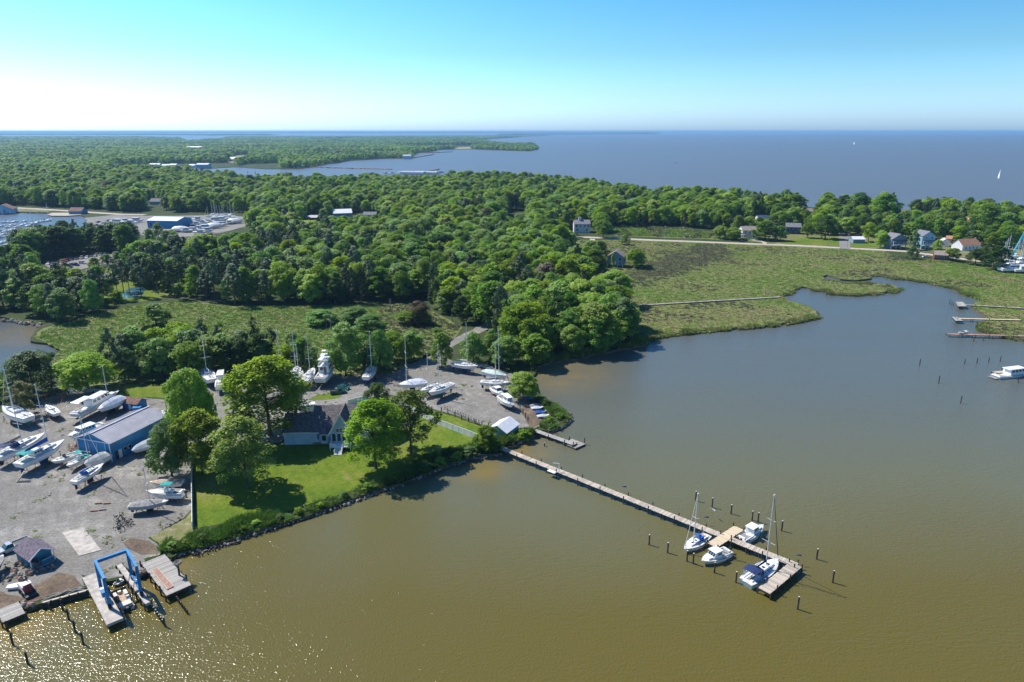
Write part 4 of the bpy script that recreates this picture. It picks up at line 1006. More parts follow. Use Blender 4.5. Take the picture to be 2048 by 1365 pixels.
for edge_, n_ in [([(1296, 676), (1340, 668), (1400, 662), (1480, 655), (1560, 648), (1640, 632)], 1500), ([(1561, 592), (1585, 583), (1597, 571)], 200), ([(1625, 579), (1660, 582), (1659, 587), (1706, 589), (1741, 588), (1790, 582), (1799, 576)], 900),
                 ([(1744, 550), (1769, 551), (1781, 556), (1816, 558), (1851, 564), (1888, 571), (1910, 576), (1933, 588), (1956, 595), (1961, 601)], 900), ([(1967, 645), (1961, 659), (1992, 667), (2048, 681), (2150, 701)], 500), ([(1656, 561), (1687, 567), (1745, 568)], 300)]:
    a, b, c = band(edge_, 3.2, n_ * 1.3, (0.7, 1.5), (1, 2, 1, 0), 40, off=-1.4, z=0.05); P_ += a; S_ += [(1.5 * q[0], 1.5 * q[1], q[2]) for q in b]; I_ += c
for i, (x, y, w_) in enumerate([(345, 1100, 20), (372, 1092, 16), (404, 1082, 18), (486, 1064, 15), (512, 1054, 17), (560, 1040, 14), (598, 1028, 16), (642, 1016, 14), (690, 996, 15), (735, 980, 18), (790, 962, 20), (845, 945, 26), (880, 934, 24), (915, 922, 22), (940, 912, 24), (985, 898, 28), (1048, 878, 24), (1062, 868, 16), (1098, 846, 18), (1120, 838, 16), (1090, 812, 18)]):
    put_tree(['bush', 'bush', 'dark_tree'][i % 3], (x, y), y - w_ * 0.75, w_ * 1.3, 'small rounded shrub among the reeds of the near shore', 'shrub', 'shrubs along the near shore', name='shore_shrub')
scatter('shore_reeds', P_, S_, NP.rand(len(P_)) * 6.28, I_, tc_)

# ------------------------------------------------------------------ boats
def hull_parts(L, B, F, D, tw=0.7, rake=0.12, kind='sail', n=15):
    """topsides, bottom and deck of a boat lying along +x, waterline at z=0, stern at -L/2"""
    st = []
    for i in range(n):
        s = i / (n - 1)
        if kind == 'sail':
            f = tw + (1 - tw) * math.sin(min(1, s / 0.45) * math.pi / 2) if s < 0.45 else max(0.0, 1 - ((s - 0.45) / 0.55) ** 2.1)
        elif kind == 'barge': f = 1.0 if s < 0.8 else math.sqrt(max(0.02, 1 - ((s - 0.8) / 0.22) ** 2))
        else: f = tw + (1 - tw) * math.sin(min(1, s / 0.4) * math.pi / 2) if s < 0.4 else max(0.0, 1 - ((s - 0.4) / 0.6) ** 2.6)
        b = max(0.02, B / 2 * f); zs = F * (0.92 + 0.30 * s * s)
        st.append((s, b, zs))
    def xs(s, v): return -L / 2 + L * s - rake * L * (s ** 4) * (1 - v) + (0.03 * L * (1 - s) ** 6) * (1 - v)
    def wl(b, s): return b * (0.88 - 0.42 * max(0, s - 0.5) * 2 * (0.6 if kind == 'sail' else 1.0))
    top = MB(); rows = [0.0, 0.5, 1.0]
    for sgn in (-1, 1):
        vs = []; fs = []
        for s, b, zs in st:
            for v in rows:
                w = wl(b, s); vs.append((xs(s, v), sgn * (w + (b - w) * v ** 0.8), zs * v))
        for i in range(n - 1):
            for k in range(2):
                a = i * 3 + k; q = (a, a + 3, a + 4, a + 1)
                fs.append(q if sgn < 0 else q[::-1])
        top.add(vs, fs)
    s, b, zs = st[0]; w = wl(b, s)
    tr = [(xs(0, v), sg * (w + (b - w) * v ** 0.8), zs * v) for v, sg in ((0, -1), (0.5, -1), (1, -1), (1, 1), (0.5, 1), (0, 1))]
    top.add(tr, [(5, 4, 3, 2, 1, 0)])
    bot = MB(); vs = []; fs = []; cs = [-1, -0.7, -0.35, 0, 0.35, 0.7, 1]
    for s, b, zs in st:
        w = wl(b, s); d = D * (0.55 + 0.45 * math.sin(math.pi * min(1, 0.2 + 0.75 * s))) * (1 - max(0, (s - 0.75) / 0.25) ** 2 * 0.9)
        for c in cs: vs.append((xs(s, 0) - 0.02 * L * s * (1 - abs(c)), w * c, -d * (1 - abs(c) ** (1.6 if kind == 'sail' else 1.1))))
    for i in range(n - 1):
        for k in range(6): a = i * 7 + k; fs.append((a, a + 7, a + 8, a + 1))
    fs.append(tuple(range(0, 7))); bot.add(vs, fs)
    dk = MB(); vs = []; fs = []
    for s, b, zs in st:
        for c in (-1, -0.5, 0, 0.5, 1): vs.append((xs(s, 1), b * c * 0.985, zs - 0.01 + 0.05 * B * 0.3 * (1 - c * c)))
    for i in range(n - 1):
        for k in range(4): a = i * 5 + k; fs.append((a, a + 5, a + 6, a + 1))
    dk.add(vs, fs)
    def half(x):
        s = max(0, min(1, x / L + 0.5)); i = min(n - 2, int(s * (n - 1))); t = s * (n - 1) - i
        return st[i][1] * (1 - t) + st[i + 1][1] * t, st[i][2] * (1 - t) + st[i + 1][2] * t
    return top, bot, dk, half
def trunk_cabin(x0, x1, w0, w1, h, z0, z1, taper=0.82):
    mb = MB(); r = []
    for x, w, z in ((x0, w0, z0), (x0 + 0.04, w0, z0), ((x0 + x1) / 2, (w0 + w1) / 2 * 1.06, (z0 + z1) / 2), (x1 - 0.05, w1 * 1.05, z1), (x1, w1, z1)):
        hh = h * (0.02 if x in (x1,) else 1) * (1.0 if x < x1 - 0.1 else 0.75)
        if x == x0: hh = h
        r.append([(x, -w / 2, z), (x + (0 if x < x1 else 0), -w / 2 * taper, z + hh), (x, 0, z + hh * 1.12), (x, w / 2 * taper, z + hh), (x, w / 2, z)])
    mb.loft(r, closed=True); return mb
def boat_pose(bow, stern, zref):
    b = G(*bow, zref); s = G(*stern, zref); d = b - s
    return (b + s) / 2, math.atan2(d.y, d.x), d.length
STAND = None
def stand_mesh():
    mb = MB()
    for k in range(3):
        a = k * 2.094; mb.bar((0.42 * math.cos(a), 0.42 * math.sin(a), 0), (0, 0, 0.8), 0.06)
    mb.cyl((0, 0, 0.5), (0, 0, 1.15), 0.04, n=6); mb.box((0, 0, 1.2), (0.3, 0.3, 0.06)); return mb
def stands(root, L, B, zwl, short, group, n=3, mat_=None):
    """separate jack stands along both sides of a boat standing ashore"""
    global STAND
    if STAND is None: STAND = (stand_mesh().mesh('jack_stand', RUST), stand_mesh().mesh('jack_stand', DARKSTEEL))
    c, s = math.cos(root.rotation_euler.z), math.sin(root.rotation_euler.z)
    for i in range(n):
        for sg in (-1, 1):
            x = L * (-0.28 + 0.52 * i / max(1, n - 1)); y = sg * B * 0.40
            o = obj('jack_stand', STAND[(i + (sg > 0)) % 2], None, (root.location.x + x * c - y * s, root.location.y + x * s + y * c, ZL + 0.03), R.random() * 6)
            o.scale = (1.15, 1.15, max(0.35, (zwl - ZL - 0.1) / 1.2))
            tag(o, 'steel jack stand propping up the ' + short, 'jack stand', 'jack stands under the ' + short)

def sailboat(bow, stern, label, short, ashore=True, hull=None, bottom=None, mast=14.0, mast_x=0.08, B=None, dodger=None, bimini=None, sail=None, cover=None, keel=1.3,
             rolled=None, windows=True, zl=None, coachroof=None, F=None, name='sailboat', group=None, mast_mat=None, tarp_boom=False, tower=False, fin=True, boom=True):
    zref = 3.0 if ashore else 0.9
    p, a, L = boat_pose(bow, stern, zref)
    B = B or L * 0.31; F = F or 0.105 * L; D = 0.05 * L
    zw = (ZL + keel + D + 0.12) if ashore else 0.0
    # the outline was surveyed at deck height
    p.z = zw
    t = thing(name, label, name.replace('_', ' '), p, a, group)
    hull = hull or WHITE; bottom = bottom or BLUEB
    top, bot, dk, half = hull_parts(L, B, F, D)
    top.build('hull', hull, t, smooth=False); 
    if ashore or True: bot.build('bottom', bottom, t)
    dk.build('deck', OFFWHITE, t)
    bs = MB()
    for sg in (-1, 1):    # boot stripe
        for i in range(10):
            x0, x1 = -L * 0.46 + L * 0.088 * i, -L * 0.46 + L * 0.088 * (i + 1)
            bs.bar((x0, sg * (half(x0)[0] + 0.008), half(x0)[1] * 0.88), (x1, sg * (half(x1)[0] + 0.008), half(x1)[1] * 0.88), 0.03, 0.07)
    bs.build('rub_rail', BLUEC if sail is BLUEC or bimini is BLUEC else (NAVY if R.random() < 0.5 else GREYC), t)
    if fin and ashore:
        k = MB(); k.loft([[(-0.10 * L, -0.14, -D * 0.8), (0.12 * L, -0.12, -D * 0.8), (0.12 * L, 0.12, -D * 0.8), (-0.10 * L, 0.14, -D * 0.8)],
                          [(-0.08 * L, -0.10, -D - keel), (0.06 * L, -0.08, -D - keel), (0.06 * L, 0.08, -D - keel), (-0.08 * L, 0.10, -D - keel)]])
        k.build('keel', bottom, t)
        r = MB(); r.box((-0.43 * L, 0, -0.9 * D - keel * 0.30), (0.07 * L, 0.07, keel * 0.95)); r.build('rudder', bottom, t)
        stands(t, L, B, zw, short, None)
    if cover is None:
        zc = half(0)[1]
        cab = trunk_cabin(-0.10 * L, 0.27 * L, B * 0.56, B * 0.34, 0.045 * L, zc - 0.02, half(0.27 * L)[1] - 0.02)
        ck = cab.build('cabin', coachroof or WHITE, t)
        if windows:
            for sg in (-1, 1):
                for i in range(3):
                    x = (-0.04 + 0.08 * i) * L; w = B * (0.56 - 0.16 * (x / L + 0.1) / 0.37) / 2
                    wm = MB(); wm.box((x, sg * (w * 0.94 + 0.012), zc + 0.026 * L), (0.055 * L, 0.04, 0.016 * L)); wm.build('window', GLASS, ck)
        for x in (0.02, 0.16):
            h_ = MB(); h_.box((x * L, 0, zc + 0.053 * L), (0.05 * L, 0.05 * L, 0.03)); h_.build('hatch', GLASS, ck)
        cp = MB(); zd = half(-0.28 * L)[1]
        cp.box((-0.27 * L, B * 0.22, zd + 0.10), (0.30 * L, 0.10, 0.24)).box((-0.27 * L, -B * 0.22, zd + 0.10), (0.30 * L, 0.10, 0.24))
        cp.box((-0.27 * L, B * 0.15, zd + 0.05), (0.28 * L, B * 0.10, 0.10)).box((-0.27 * L, -B * 0.15, zd + 0.05), (0.28 * L, B * 0.10, 0.10))
        c_ = cp.build('cockpit', WHITE, t)
        MB().box((-0.27 * L, 0, zd + 0.035), (0.28 * L, B * 0.18, 0.03)).build('sole', GREYC, c_)
        wh = MB(); cx = -0.33 * L
        for k in range(10):
            a0, a1 = k * 0.628, (k + 1) * 0.628
            wh.cyl((cx, 0.4 * math.cos(a0), zd + 0.6 + 0.4 * math.sin(a0)), (cx, 0.4 * math.cos(a1), zd + 0.6 + 0.4 * math.sin(a1)), 0.02, n=4)
        wh.cyl((cx + 0.1, 0, zd), (cx + 0.1, 0, zd + 0.6), 0.08, n=6); wh.build('steering_wheel', STEEL, c_)
    elif cover is not False:
        canvas_cover(t, L, B, half, cover, 0.09 * L if cover is not SHRINK else 0.15 * L, rear=-0.48, front=0.40 if cover is SHRINK else 0.34)
    gr = MB()
    for sg in (-1, 1):
        prev = None
        for i in range(8):
            x = -0.47 * L + i * 0.132 * L; b, z = half(min(x, 0.47 * L)); q = Vector((x, sg * b * 0.95, z))
            gr.cyl(q, q + Vector((0, 0, 0.6)), 0.015, n=4)
            if prev is not None: gr.cyl(prev + Vector((0, 0, 0.6)), q + Vector((0, 0, 0.6)), 0.012, n=4); gr.cyl(prev + Vector((0, 0, 0.3)), q + Vector((0, 0, 0.3)), 0.010, n=4)
            prev = q
    gr.cyl((0.455 * L, -0.2, half(0.45 * L)[1] + 0.6), (0.455 * L, 0.2, half(0.45 * L)[1] + 0.6), 0.02, n=4)
    gr.build('guard_rail', STEEL, t)
    if mast:
        mx = mast_x * L; z0 = half(mx)[1]; mh = mast
        m_ = MB(); m_.cyl((mx, 0, z0 - 0.1), (mx - 0.02 * L, 0, z0 + mh), 0.105, 0.075, 8)
        mo = m_.build('mast', mast_mat or ALU, t)
        sp = (0.36, 0.66) if mh > 12 else (0.52,)
        for f in sp:
            s_ = MB(); w = B * (0.36 - 0.10 * (f > 0.5))
            s_.bar((mx, 0, z0 + mh * f), (mx - 0.15, w, z0 + mh * f + 0.12), 0.07, 0.04); s_.bar((mx, 0, z0 + mh * f), (mx - 0.15, -w, z0 + mh * f + 0.12), 0.07, 0.04); s_.build('spreader', ALU, mo)
        hd = MB(); hd.box((mx - 0.02 * L, 0, z0 + mh + 0.05), (0.5, 0.12, 0.07)); hd.cyl((mx - 0.02 * L, 0, z0 + mh), (mx - 0.02 * L, 0, z0 + mh + 0.7), 0.012, n=4); hd.build('masthead', WHITE, mo)
        rg = MB(); tp = Vector((mx - 0.02 * L, 0, z0 + mh)); r_ = 0.014
        rg.cyl(tp, (0.475 * L, 0, half(0.47 * L)[1] + 0.1), r_, n=4); rg.cyl(tp, (-0.49 * L, 0, half(-0.48 * L)[1] + 0.1), r_, n=4)
        for sg in (-1, 1):
            w = B * 0.34; base = Vector((mx - 0.2, sg * half(mx)[0] * 0.93, z0))
            tipp = Vector((mx - 0.15, sg * B * (0.36), z0 + mh * sp[0] + 0.12)); rg.cyl(base, tipp, r_, n=4)
            if len(sp) > 1:
                t2 = Vector((mx - 0.15, sg * B * 0.26, z0 + mh * sp[1] + 0.12)); rg.cyl(tipp, t2, r_, n=4); rg.cyl(t2, tp, r_, n=4)
            else: rg.cyl(tipp, tp, r_, n=4)
        rg.build('rigging', WIRE, t)
        if rolled is not None:
            rl = MB(); rl.cyl((0.465 * L, 0, half(0.46 * L)[1] + 0.5), tuple(tp.lerp(Vector((0.475 * L, 0, half(0.47 * L)[1])), 0.06)), 0.085, 0.05, 6); rl.build('rolled_jib', rolled, t)
        if boom:
            zb = z0 + (0.13 * L if cover is None else 0.17 * L)
            bm = MB(); bm.cyl((mx - 0.1, 0, zb), (-0.32 * L, 0, zb + 0.1), 0.08, n=6); bo = bm.build('boom', ALU, t)
            if sail is not None:
                sc_ = MB(); r = []
                for i in range(6):
                    f = i / 5; x = mx - 0.15 + (-0.32 * L - mx + 0.2) * f; hh = (0.085 - 0.06 * f) * L if sail is BLUEC else (0.045 - 0.02 * f) * L
                    w = 0.16 - 0.06 * f
                    r.append([(x, -w, zb + 0.05), (x, -w * 0.7, zb + hh * 0.6), (x, 0, zb + hh), (x, w * 0.7, zb + hh * 0.6), (x, w, zb + 0.05), (x, 0, zb - 0.12)])
                sc_.loft(r); sc_.build('sail_cover', sail, bo)
    if dodger is not None:
        zd = half(-0.1 * L)[1] + 0.03 * L; d = MB(); w = B * 0.30; x0 = -0.13 * L
        d.loft([[(x0 - 0.05 * L, -w, zd), (x0 - 0.05 * L, -w * 0.9, zd + 0.085 * L), (x0 - 0.05 * L, 0, zd + 0.10 * L), (x0 - 0.05 * L, w * 0.9, zd + 0.085 * L), (x0 - 0.05 * L, w, zd)],
                [(x0 + 0.03 * L, -w * 0.95, zd), (x0 + 0.02 * L, -w * 0.8, zd + 0.08 * L), (x0 + 0.02 * L, 0, zd + 0.09 * L), (x0 + 0.02 * L, w * 0.8, zd + 0.08 * L), (x0 + 0.03 * L, w * 0.95, zd)],
                [(x0 + 0.07 * L, -w * 0.8, zd), (x0 + 0.07 * L, -w * 0.7, zd + 0.01), (x0 + 0.07 * L, 0, zd + 0.015), (x0 + 0.07 * L, w * 0.7, zd + 0.01), (x0 + 0.07 * L, w * 0.8, zd)]])
        d.build('dodger', dodger, t)
    if bimini is not None:
        zd = half(-0.3 * L)[1]; bi = MB(); w = B * 0.36; r = []
        for x in (-0.42, -0.36, -0.28, -0.22):
            e = 0.0 if -0.40 < x < -0.24 else -0.12
            r.append([(x * L, -w, zd + 1.85 + e), (x * L, -w * 0.5, zd + 2.0 + e), (x * L, w * 0.5, zd + 2.0 + e), (x * L, w, zd + 1.85 + e), (x * L, w * 0.5, zd + 1.96 + e), (x * L, -w * 0.5, zd + 1.96 + e)])
        bi.loft(r); bo = bi.build('bimini', bimini, t)
        fr = MB()
        for sg in (-1, 1): fr.cyl((-0.32 * L, sg * w, zd), (-0.40 * L, sg * w, zd + 1.8), 0.02, n=4); fr.cyl((-0.32 * L, sg * w, zd), (-0.24 * L, sg * w, zd + 1.8), 0.02, n=4)
        fr.build('bimini_frame', STEEL, bo)
    return t, L, B, half, zw
def canvas_cover(t, L, B, half, m, h, rear=-0.48, front=0.44, name='cover'):
    mb = MB(); r = []; n = 9
    for i in range(n):
        x = (rear + (front - rear) * i / (n - 1)) * L; b, z = half(x); k = math.sin(math.pi * (0.18 + 0.72 * i / (n - 1))) * (1 + 0.12 * (R.random() - 0.5))
        if i in (0, n - 1): k *= 0.45
        b *= 1.04
        r.append([(x, -b, z - 0.12), (x, -b * 0.98, z + 0.06), (x, -b * 0.5, z + h * k * 0.62), (x, 0, z + h * k), (x, b * 0.5, z + h * k * 0.62), (x, b * 0.98, z + 0.06), (x, b, z - 0.12)])
    mb.loft(r); return mb.build(name, m, t)

def powerboat(bow, stern, label, short, style, ashore=True, hull=None, bottom=None, B=None, top=None, canvas=None, lift=0.55, F=None, name='motorboat', group=None, zref=None, engines=1, prop=True, rail=True):
    zref = zref or (2.2 if ashore else 1.1)
    p, a, L = boat_pose(bow, stern, zref)
    B = B or L * 0.34; F = F or 0.12 * L; D = 0.055 * L
    zw = ZL + lift + D if ashore else 0.0
    p.z = zw
    t = thing(name, label, name.replace('_', ' '), p, a, group)
    hull = hull or WHITE; bottom = bottom or BLACKB
    tp, bot, dk, half = hull_parts(L, B, F, D, tw=0.86, rake=0.14, kind='power')
    tp.build('hull', hull, t); bot.build('bottom', bottom, t); dk.build('deck', OFFWHITE if style != 'cover' else WHITE, t)
    rr = MB()
    for sg in (-1, 1):
        for i in range(9):
            x0, x1 = (-0.49 + 0.107 * i) * L, (-0.49 + 0.107 * (i + 1)) * L
            rr.bar((x0, sg * (half(x0)[0] + 0.01), half(x0)[1] - 0.05), (x1, sg * (half(x1)[0] + 0.01), half(x1)[1] - 0.05), 0.05, 0.07)
    rr.build('rub_rail', DARKSTEEL if R.random() < 0.5 else GREYC, t)
    z0 = half(0)[1]
    def cabin(x0, x1, w, h, zb=None, win=True, nwin=3, m=None, parent=None, slope=0.10, nm='cabin', roof=True):
        zb = half((x0 + x1) / 2 * L)[1] if zb is None else zb
        mb = MB(); xa, xb = x0 * L, x1 * L; w2 = w * B / 2; sl = slope * L
        mb.loft([[(xa, -w2, zb), (xb, -w2 * 0.8, zb), (xb, w2 * 0.8, zb), (xa, w2, zb)], [(xa + 0.01 * L, -w2 * 0.93, zb + h), (xb - sl, -w2 * 0.78, zb + h), (xb - sl, w2 * 0.78, zb + h), (xa + 0.01 * L, w2 * 0.93, zb + h)]])
        c = mb.build(nm, m or WHITE, parent or t)
        if win:
            for sg in (-1, 1):
                for k in range(nwin):
                    f0 = (k + 0.12) / nwin; f1 = (k + 0.88) / nwin; za, zt = zb + h * 0.45, zb + h * 0.86
                    def pt(f, z):
                        g = (z - zb) / h; xe = xb - sl * g; x = xa + 0.02 * L + (xe - xa - 0.04 * L) * f
                        ww = (w2 + (w2 * 0.8 - w2) * f) * (1 - g) + (w2 * 0.93 + (w2 * 0.78 - w2 * 0.93) * f) * g
                        return (x, sg * (ww + 0.012), z)
                    q = [pt(f0, za), pt(f1, za), pt(f1, zt), pt(f0, zt)]
                    if parent is None:
                        wm = MB(); wm.slab(q, 0.03); wm.build('window', GLASS, c)
            ws = MB()
            for k in range(2 if B < 3 else 3):
                nk = 2 if B < 3 else 3; y0 = -w2 * 0.74 + (2 * w2 * 0.74) * (k + 0.06) / nk; y1 = -w2 * 0.74 + (2 * w2 * 0.74) * (k + 0.94) / nk
                za, zt = zb + h * 0.40, zb + h * 0.90
                q = [(xb - sl * (za - zb) / h + 0.02, y0, za), (xb - sl * (za - zb) / h + 0.02, y1, za), (xb - sl * (zt - zb) / h + 0.02, y1, zt), (xb - sl * (zt - zb) / h + 0.02, y0, zt)]
                if parent is None: MB().slab(q, 0.03).build('windscreen', GLASS, c)
                else: ws.slab(q, 0.03)
            if parent is not None: ws.build('windscreen', GLASS, c)
        if roof:
            rf = MB(); rf.box(((xa + xb - sl) / 2, 0, zb + h + 0.04), (xb - sl - xa + 0.08 * L, w2 * 1.95, 0.09), top=0.94); rf.build('cabin_roof', m or WHITE, c)
        return c, zb + h
    def cockpit(x0, x1, w=0.74, m=None):
        z = half((x0 + x1) / 2 * L)[1]; mb = MB(); xa, xb = x0 * L, x1 * L; w2 = w * B / 2
        for sg in (-1, 1): mb.box(((xa + xb) / 2, sg * w2, z + 0.10), (xb - xa, 0.16, 0.24))
        mb.box((xa, 0, z + 0.10), (0.16, 2 * w2, 0.24)); c = mb.build('coaming', WHITE, t)
        MB().box(((xa + xb) / 2, 0, z + 0.03), (xb - xa - 0.1, 2 * w2 - 0.1, 0.03)).build('cockpit_sole', m or GREYC, c)
        se = MB(); se.box((xa + 0.35, 0, z + 0.22), (0.5, 1.4 * w2, 0.36)); se.build('seat', canvas if canvas in (TEAL, BLUEC) else OFFWHITE, c); return c
    def outboard(n):
        for k in range(n):
            y = (k - (n - 1) / 2) * 0.75; mb = MB()
            mb.box((-L / 2 - 0.35, y, F * 0.9 + 0.25), (0.6, 0.42, 0.6), top=0.8); mb.box((-L / 2 - 0.32, y, F * 0.35), (0.24, 0.18, F * 1.3)); mb.box((-L / 2 - 0.40, y, -0.25), (0.5, 0.12, 0.18)); mb.build('outboard', DARKSTEEL, t)
    if rail and style not in ('cover', 'tarp'):
        gr = MB(); prev = {}
        for i in range(6):
            for sg in (-1, 1):
                x = (0.02 + i * 0.088) * L; b, z = half(x); q = Vector((x, sg * b * 0.93, z)); gr.cyl(q, q + Vector((0, 0, 0.55)), 0.015, n=4)
                if sg in prev: gr.cyl(prev[sg] + Vector((0, 0, 0.55)), q + Vector((0, 0, 0.55)), 0.018, n=4)
                prev[sg] = q
        gr.build('bow_rail', STEEL, t)
    if style == 'pilot':
        cockpit(-0.47, -0.12); cabin(-0.10, 0.20, 0.72, 0.17 * L); cabin(0.16, 0.34, 0.5, 0.05 * L, win=False, nm='fore_cabin', slope=0.04, roof=False)
        if engines: outboard(engines)
    elif style == 'lobster':
        cockpit(-0.47, -0.05); cabin(0.02, 0.27, 0.66, 0.17 * L, slope=0.04); rf = MB(); rf.box((-0.03 * L, 0, half(0)[1] + 0.18 * L), (0.30 * L, 0.68 * B, 0.09)); r_ = rf.build('hardtop', WHITE, t)
        ps = MB()
        for sg in (-1, 1): ps.cyl((-0.16 * L, sg * 0.3 * B, z0), (-0.16 * L, sg * 0.3 * B, z0 + 0.175 * L), 0.04, n=5)
        ps.build('post', WHITE, t); cabin(0.22, 0.38, 0.5, 0.05 * L, win=False, nm='fore_cabin', slope=0.04, roof=False)
    elif style == 'cruiser':
        cockpit(-0.47, -0.20); cabin(-0.20, 0.30, 0.76, 0.12 * L, nwin=4, slope=0.14); cabin(0.2, 0.42, 0.5, 0.03 * L, win=False, nm='fore_cabin', slope=0.05, roof=False)
        if top is not None: MB().box((-0.30 * L, 0, z0 + 0.165 * L), (0.30 * L, 0.7 * B, 0.10), top=0.92).build('hardtop', top, t); ps = MB(); [ps.cyl((x * L, sg * 0.32 * B, z0), (x * L, sg * 0.32 * B, z0 + 0.165 * L), 0.035, n=5) for x in (-0.43, -0.18) for sg in (-1, 1)]; ps.build('post', WHITE, t)
        pf = MB(); pf.box((-0.53 * L, 0, F * 0.35), (0.08 * L, B * 0.7, 0.08)); pf.build('swim_platform', GREYC, t)
    elif style == 'sportfish':
        cockpit(-0.48, -0.20); c, zt = cabin(-0.20, 0.22, 0.8, 0.15 * L, nwin=3, slope=0.10); cabin(0.14, 0.40, 0.5, 0.03 * L, win=False, nm='fore_cabin', slope=0.05, roof=False)
        dr = MB(); dr.box((-0.20 * L - 0.01, -0.12 * B, z0 + 0.07 * L), (0.04, 0.18 * B, 0.12 * L)); dr.box((-0.20 * L - 0.01, 0.14 * B, z0 + 0.09 * L), (0.04, 0.2 * B, 0.06 * L)); dr.build('rear_window', GLASS, c)
        fb = MB(); w = 0.36 * B
        for q in ([(-0.2 * L, -w), (0.05 * L, -w * 0.9)], [(0.05 * L, -w * 0.9), (0.05 * L, w * 0.9)], [(0.05 * L, w * 0.9), (-0.2 * L, w)]):
            fb.bar((q[0][0], q[0][1], zt + 0.35), (q[1][0], q[1][1], zt + 0.35), 0.08, 0.62)
        fb.box((-0.02 * L, 0, zt + 0.5), (0.5, 1.2, 0.8)); fb.build('flybridge', WHITE, t)
        tw = MB(); levels = [(zt, 0.34 * B), (zt + 1.95, 0.30 * B), (zt + 3.2, 0.20 * B), (zt + 4.6, 0.12 * B)]
        for (za, wa), (zb_, wb) in zip(levels[:-1], levels[1:]):
            for sx in (-1, 1):
                for sy in (-1, 1): tw.cyl((-0.07 * L + sx * wa * 1.1, sy * wa, za), (-0.07 * L + sx * wb * 1.1, sy * wb, zb_), 0.04, n=5)
            tw.cyl((-0.07 * L - wa, wa, za + 0.1), (-0.07 * L + wb, wb, zb_ - 0.1), 0.025, n=4); tw.cyl((-0.07 * L - wa, -wa, za + 0.1), (-0.07 * L + wb, -wb, zb_ - 0.1), 0.025, n=4)
        two = tw.build('tuna_tower', ALU, t)
        for z, w in levels[1:]: MB().box((-0.07 * L, 0, z), (w * 3.0, w * 2.7, 0.08), top=0.9).build('tower_top', WHITE, two)
        og = MB()
        for sg in (-1, 1): og.cyl((0.02 * L, sg * 0.42 * B, z0 + 0.5), (-0.14 * L, sg * 0.62 * B, z0 + 0.62 * L), 0.03, 0.012, 4)
        og.build('outrigger', ALU, t)
    elif style == 'center':
        cockpit(-0.46, 0.28, 0.78, m=(TEAL if canvas is TEAL else None)); cs = MB(); cs.box((-0.04 * L, 0, z0 + 0.5), (0.9, 0.8, 1.0), top=0.8); cs.build('console', WHITE, t)
        MB().box((-0.20 * L, 0, z0 + 0.35), (0.6, 1.0, 0.7)).build('helm_seat', canvas or WHITE, t)
        if top is not None:
            MB().box((-0.07 * L, 0, z0 + 2.05), (0.28 * L, 0.66 * B, 0.07), top=0.94).build('canopy', top, t); ps = MB()
            for x in (-0.16, 0.02):
                for sg in (-1, 1): ps.cyl((x * L, sg * 0.25 * B, z0), (x * L, sg * 0.22 * B, z0 + 2.0), 0.03, n=5)
            ps.build('canopy_frame', ALU, t)
        outboard(engines)
    elif style == 'runabout':
        cockpit(-0.44, 0.02, 0.76); ws = MB(); xw = 0.06 * L
        ws.slab([(xw, -0.36 * B, z0 + 0.05), (xw, 0.36 * B, z0 + 0.05), (xw - 0.35, 0.32 * B, z0 + 0.55), (xw - 0.35, -0.32 * B, z0 + 0.55)], 0.03)
        for sg in (-1, 1): ws.slab([(xw, sg * 0.37 * B, z0 + 0.05), (xw - 0.14 * L, sg * 0.38 * B, z0 + 0.05), (xw - 0.14 * L, sg * 0.35 * B, z0 + 0.45), (xw - 0.35, sg * 0.33 * B, z0 + 0.52)], 0.03)
        ws.build('windscreen', GLASS, t)
        if top is not None: MB().box((-0.22 * L, 0, z0 + 1.5), (0.26 * L, 0.7 * B, 0.06), top=0.9).build('canopy', top, t)
        for x in (0.16, 0.28): MB().box((x * L, 0, half(x * L)[1] + 0.06), (0.4, 0.4, 0.04)).build('hatch', GLASS, t)
        if engines: outboard(engines)
    elif style == 'cover':
        canvas_cover(t, L, B, half, canvas or SHRINK, 0.19 * L, rear=-0.49, front=0.46)
    elif style == 'tarp':
        canvas_cover(t, L, B, half, canvas or TAN, 0.06 * L, rear=-0.46, front=0.42)
    if ashore and prop:
        stands(t, L, B, zw, short, None, n=2)
    return t, L, B, half, zw

def mast_h(px_base, y_top, z):      # height of a mast whose foot (on deck at height z) and head were read off
    return height_to(G(px_base[0], px_base[1], z), y_top)

# --- ashore, left yard
sailboat((7, 822), (60, 842), 'white sloop with teal bottom paint, propped up by the bamboo at the left edge', 'white sloop by the bamboo', bottom=TEALB, mast=mast_h((28, 826), 745, 3.4), mast_x=0.1, sail=None, keel=1.1, rolled=WHITE)
sailboat((93, 876), (-6, 922), 'long white sloop with navy canvas, furthest left behind the big motor sailer', 'long white sloop at the left edge', bottom=BLACKB, mast=mast_h((52, 896), 785, 3.3), mast_x=0.02, dodger=NAVY, bimini=NAVY, sail=TAN, keel=1.3)
kt, L_, B_, hf_, zw_ = sailboat((132, 888), (36, 936), 'big white motor sailer with bright blue sail cover, blue bottom and teal canvas', 'big motor sailer with the blue sail cover', bottom=BLUEB, mast=mast_h((97, 902), 776, 3.4), mast_x=0.16, sail=BLUEC, keel=1.2, bimini=TEAL, B=4.1, F=1.35)
ph = MB(); zz = hf_(0)[1]; ph.box((-0.12 * L_, 0, zz + 0.75), (0.2 * L_, 2.1, 1.0), top=0.86); pho = ph.build('pilothouse', WHITE, kt)
for sg in (-1, 1):
    for i in range(3): MB().box((-0.18 * L_ + 0.055 * L_ * i, sg * 1.0, zz + 0.85), (0.042 * L_, 0.06, 0.42)).build('window', GLASS, pho)
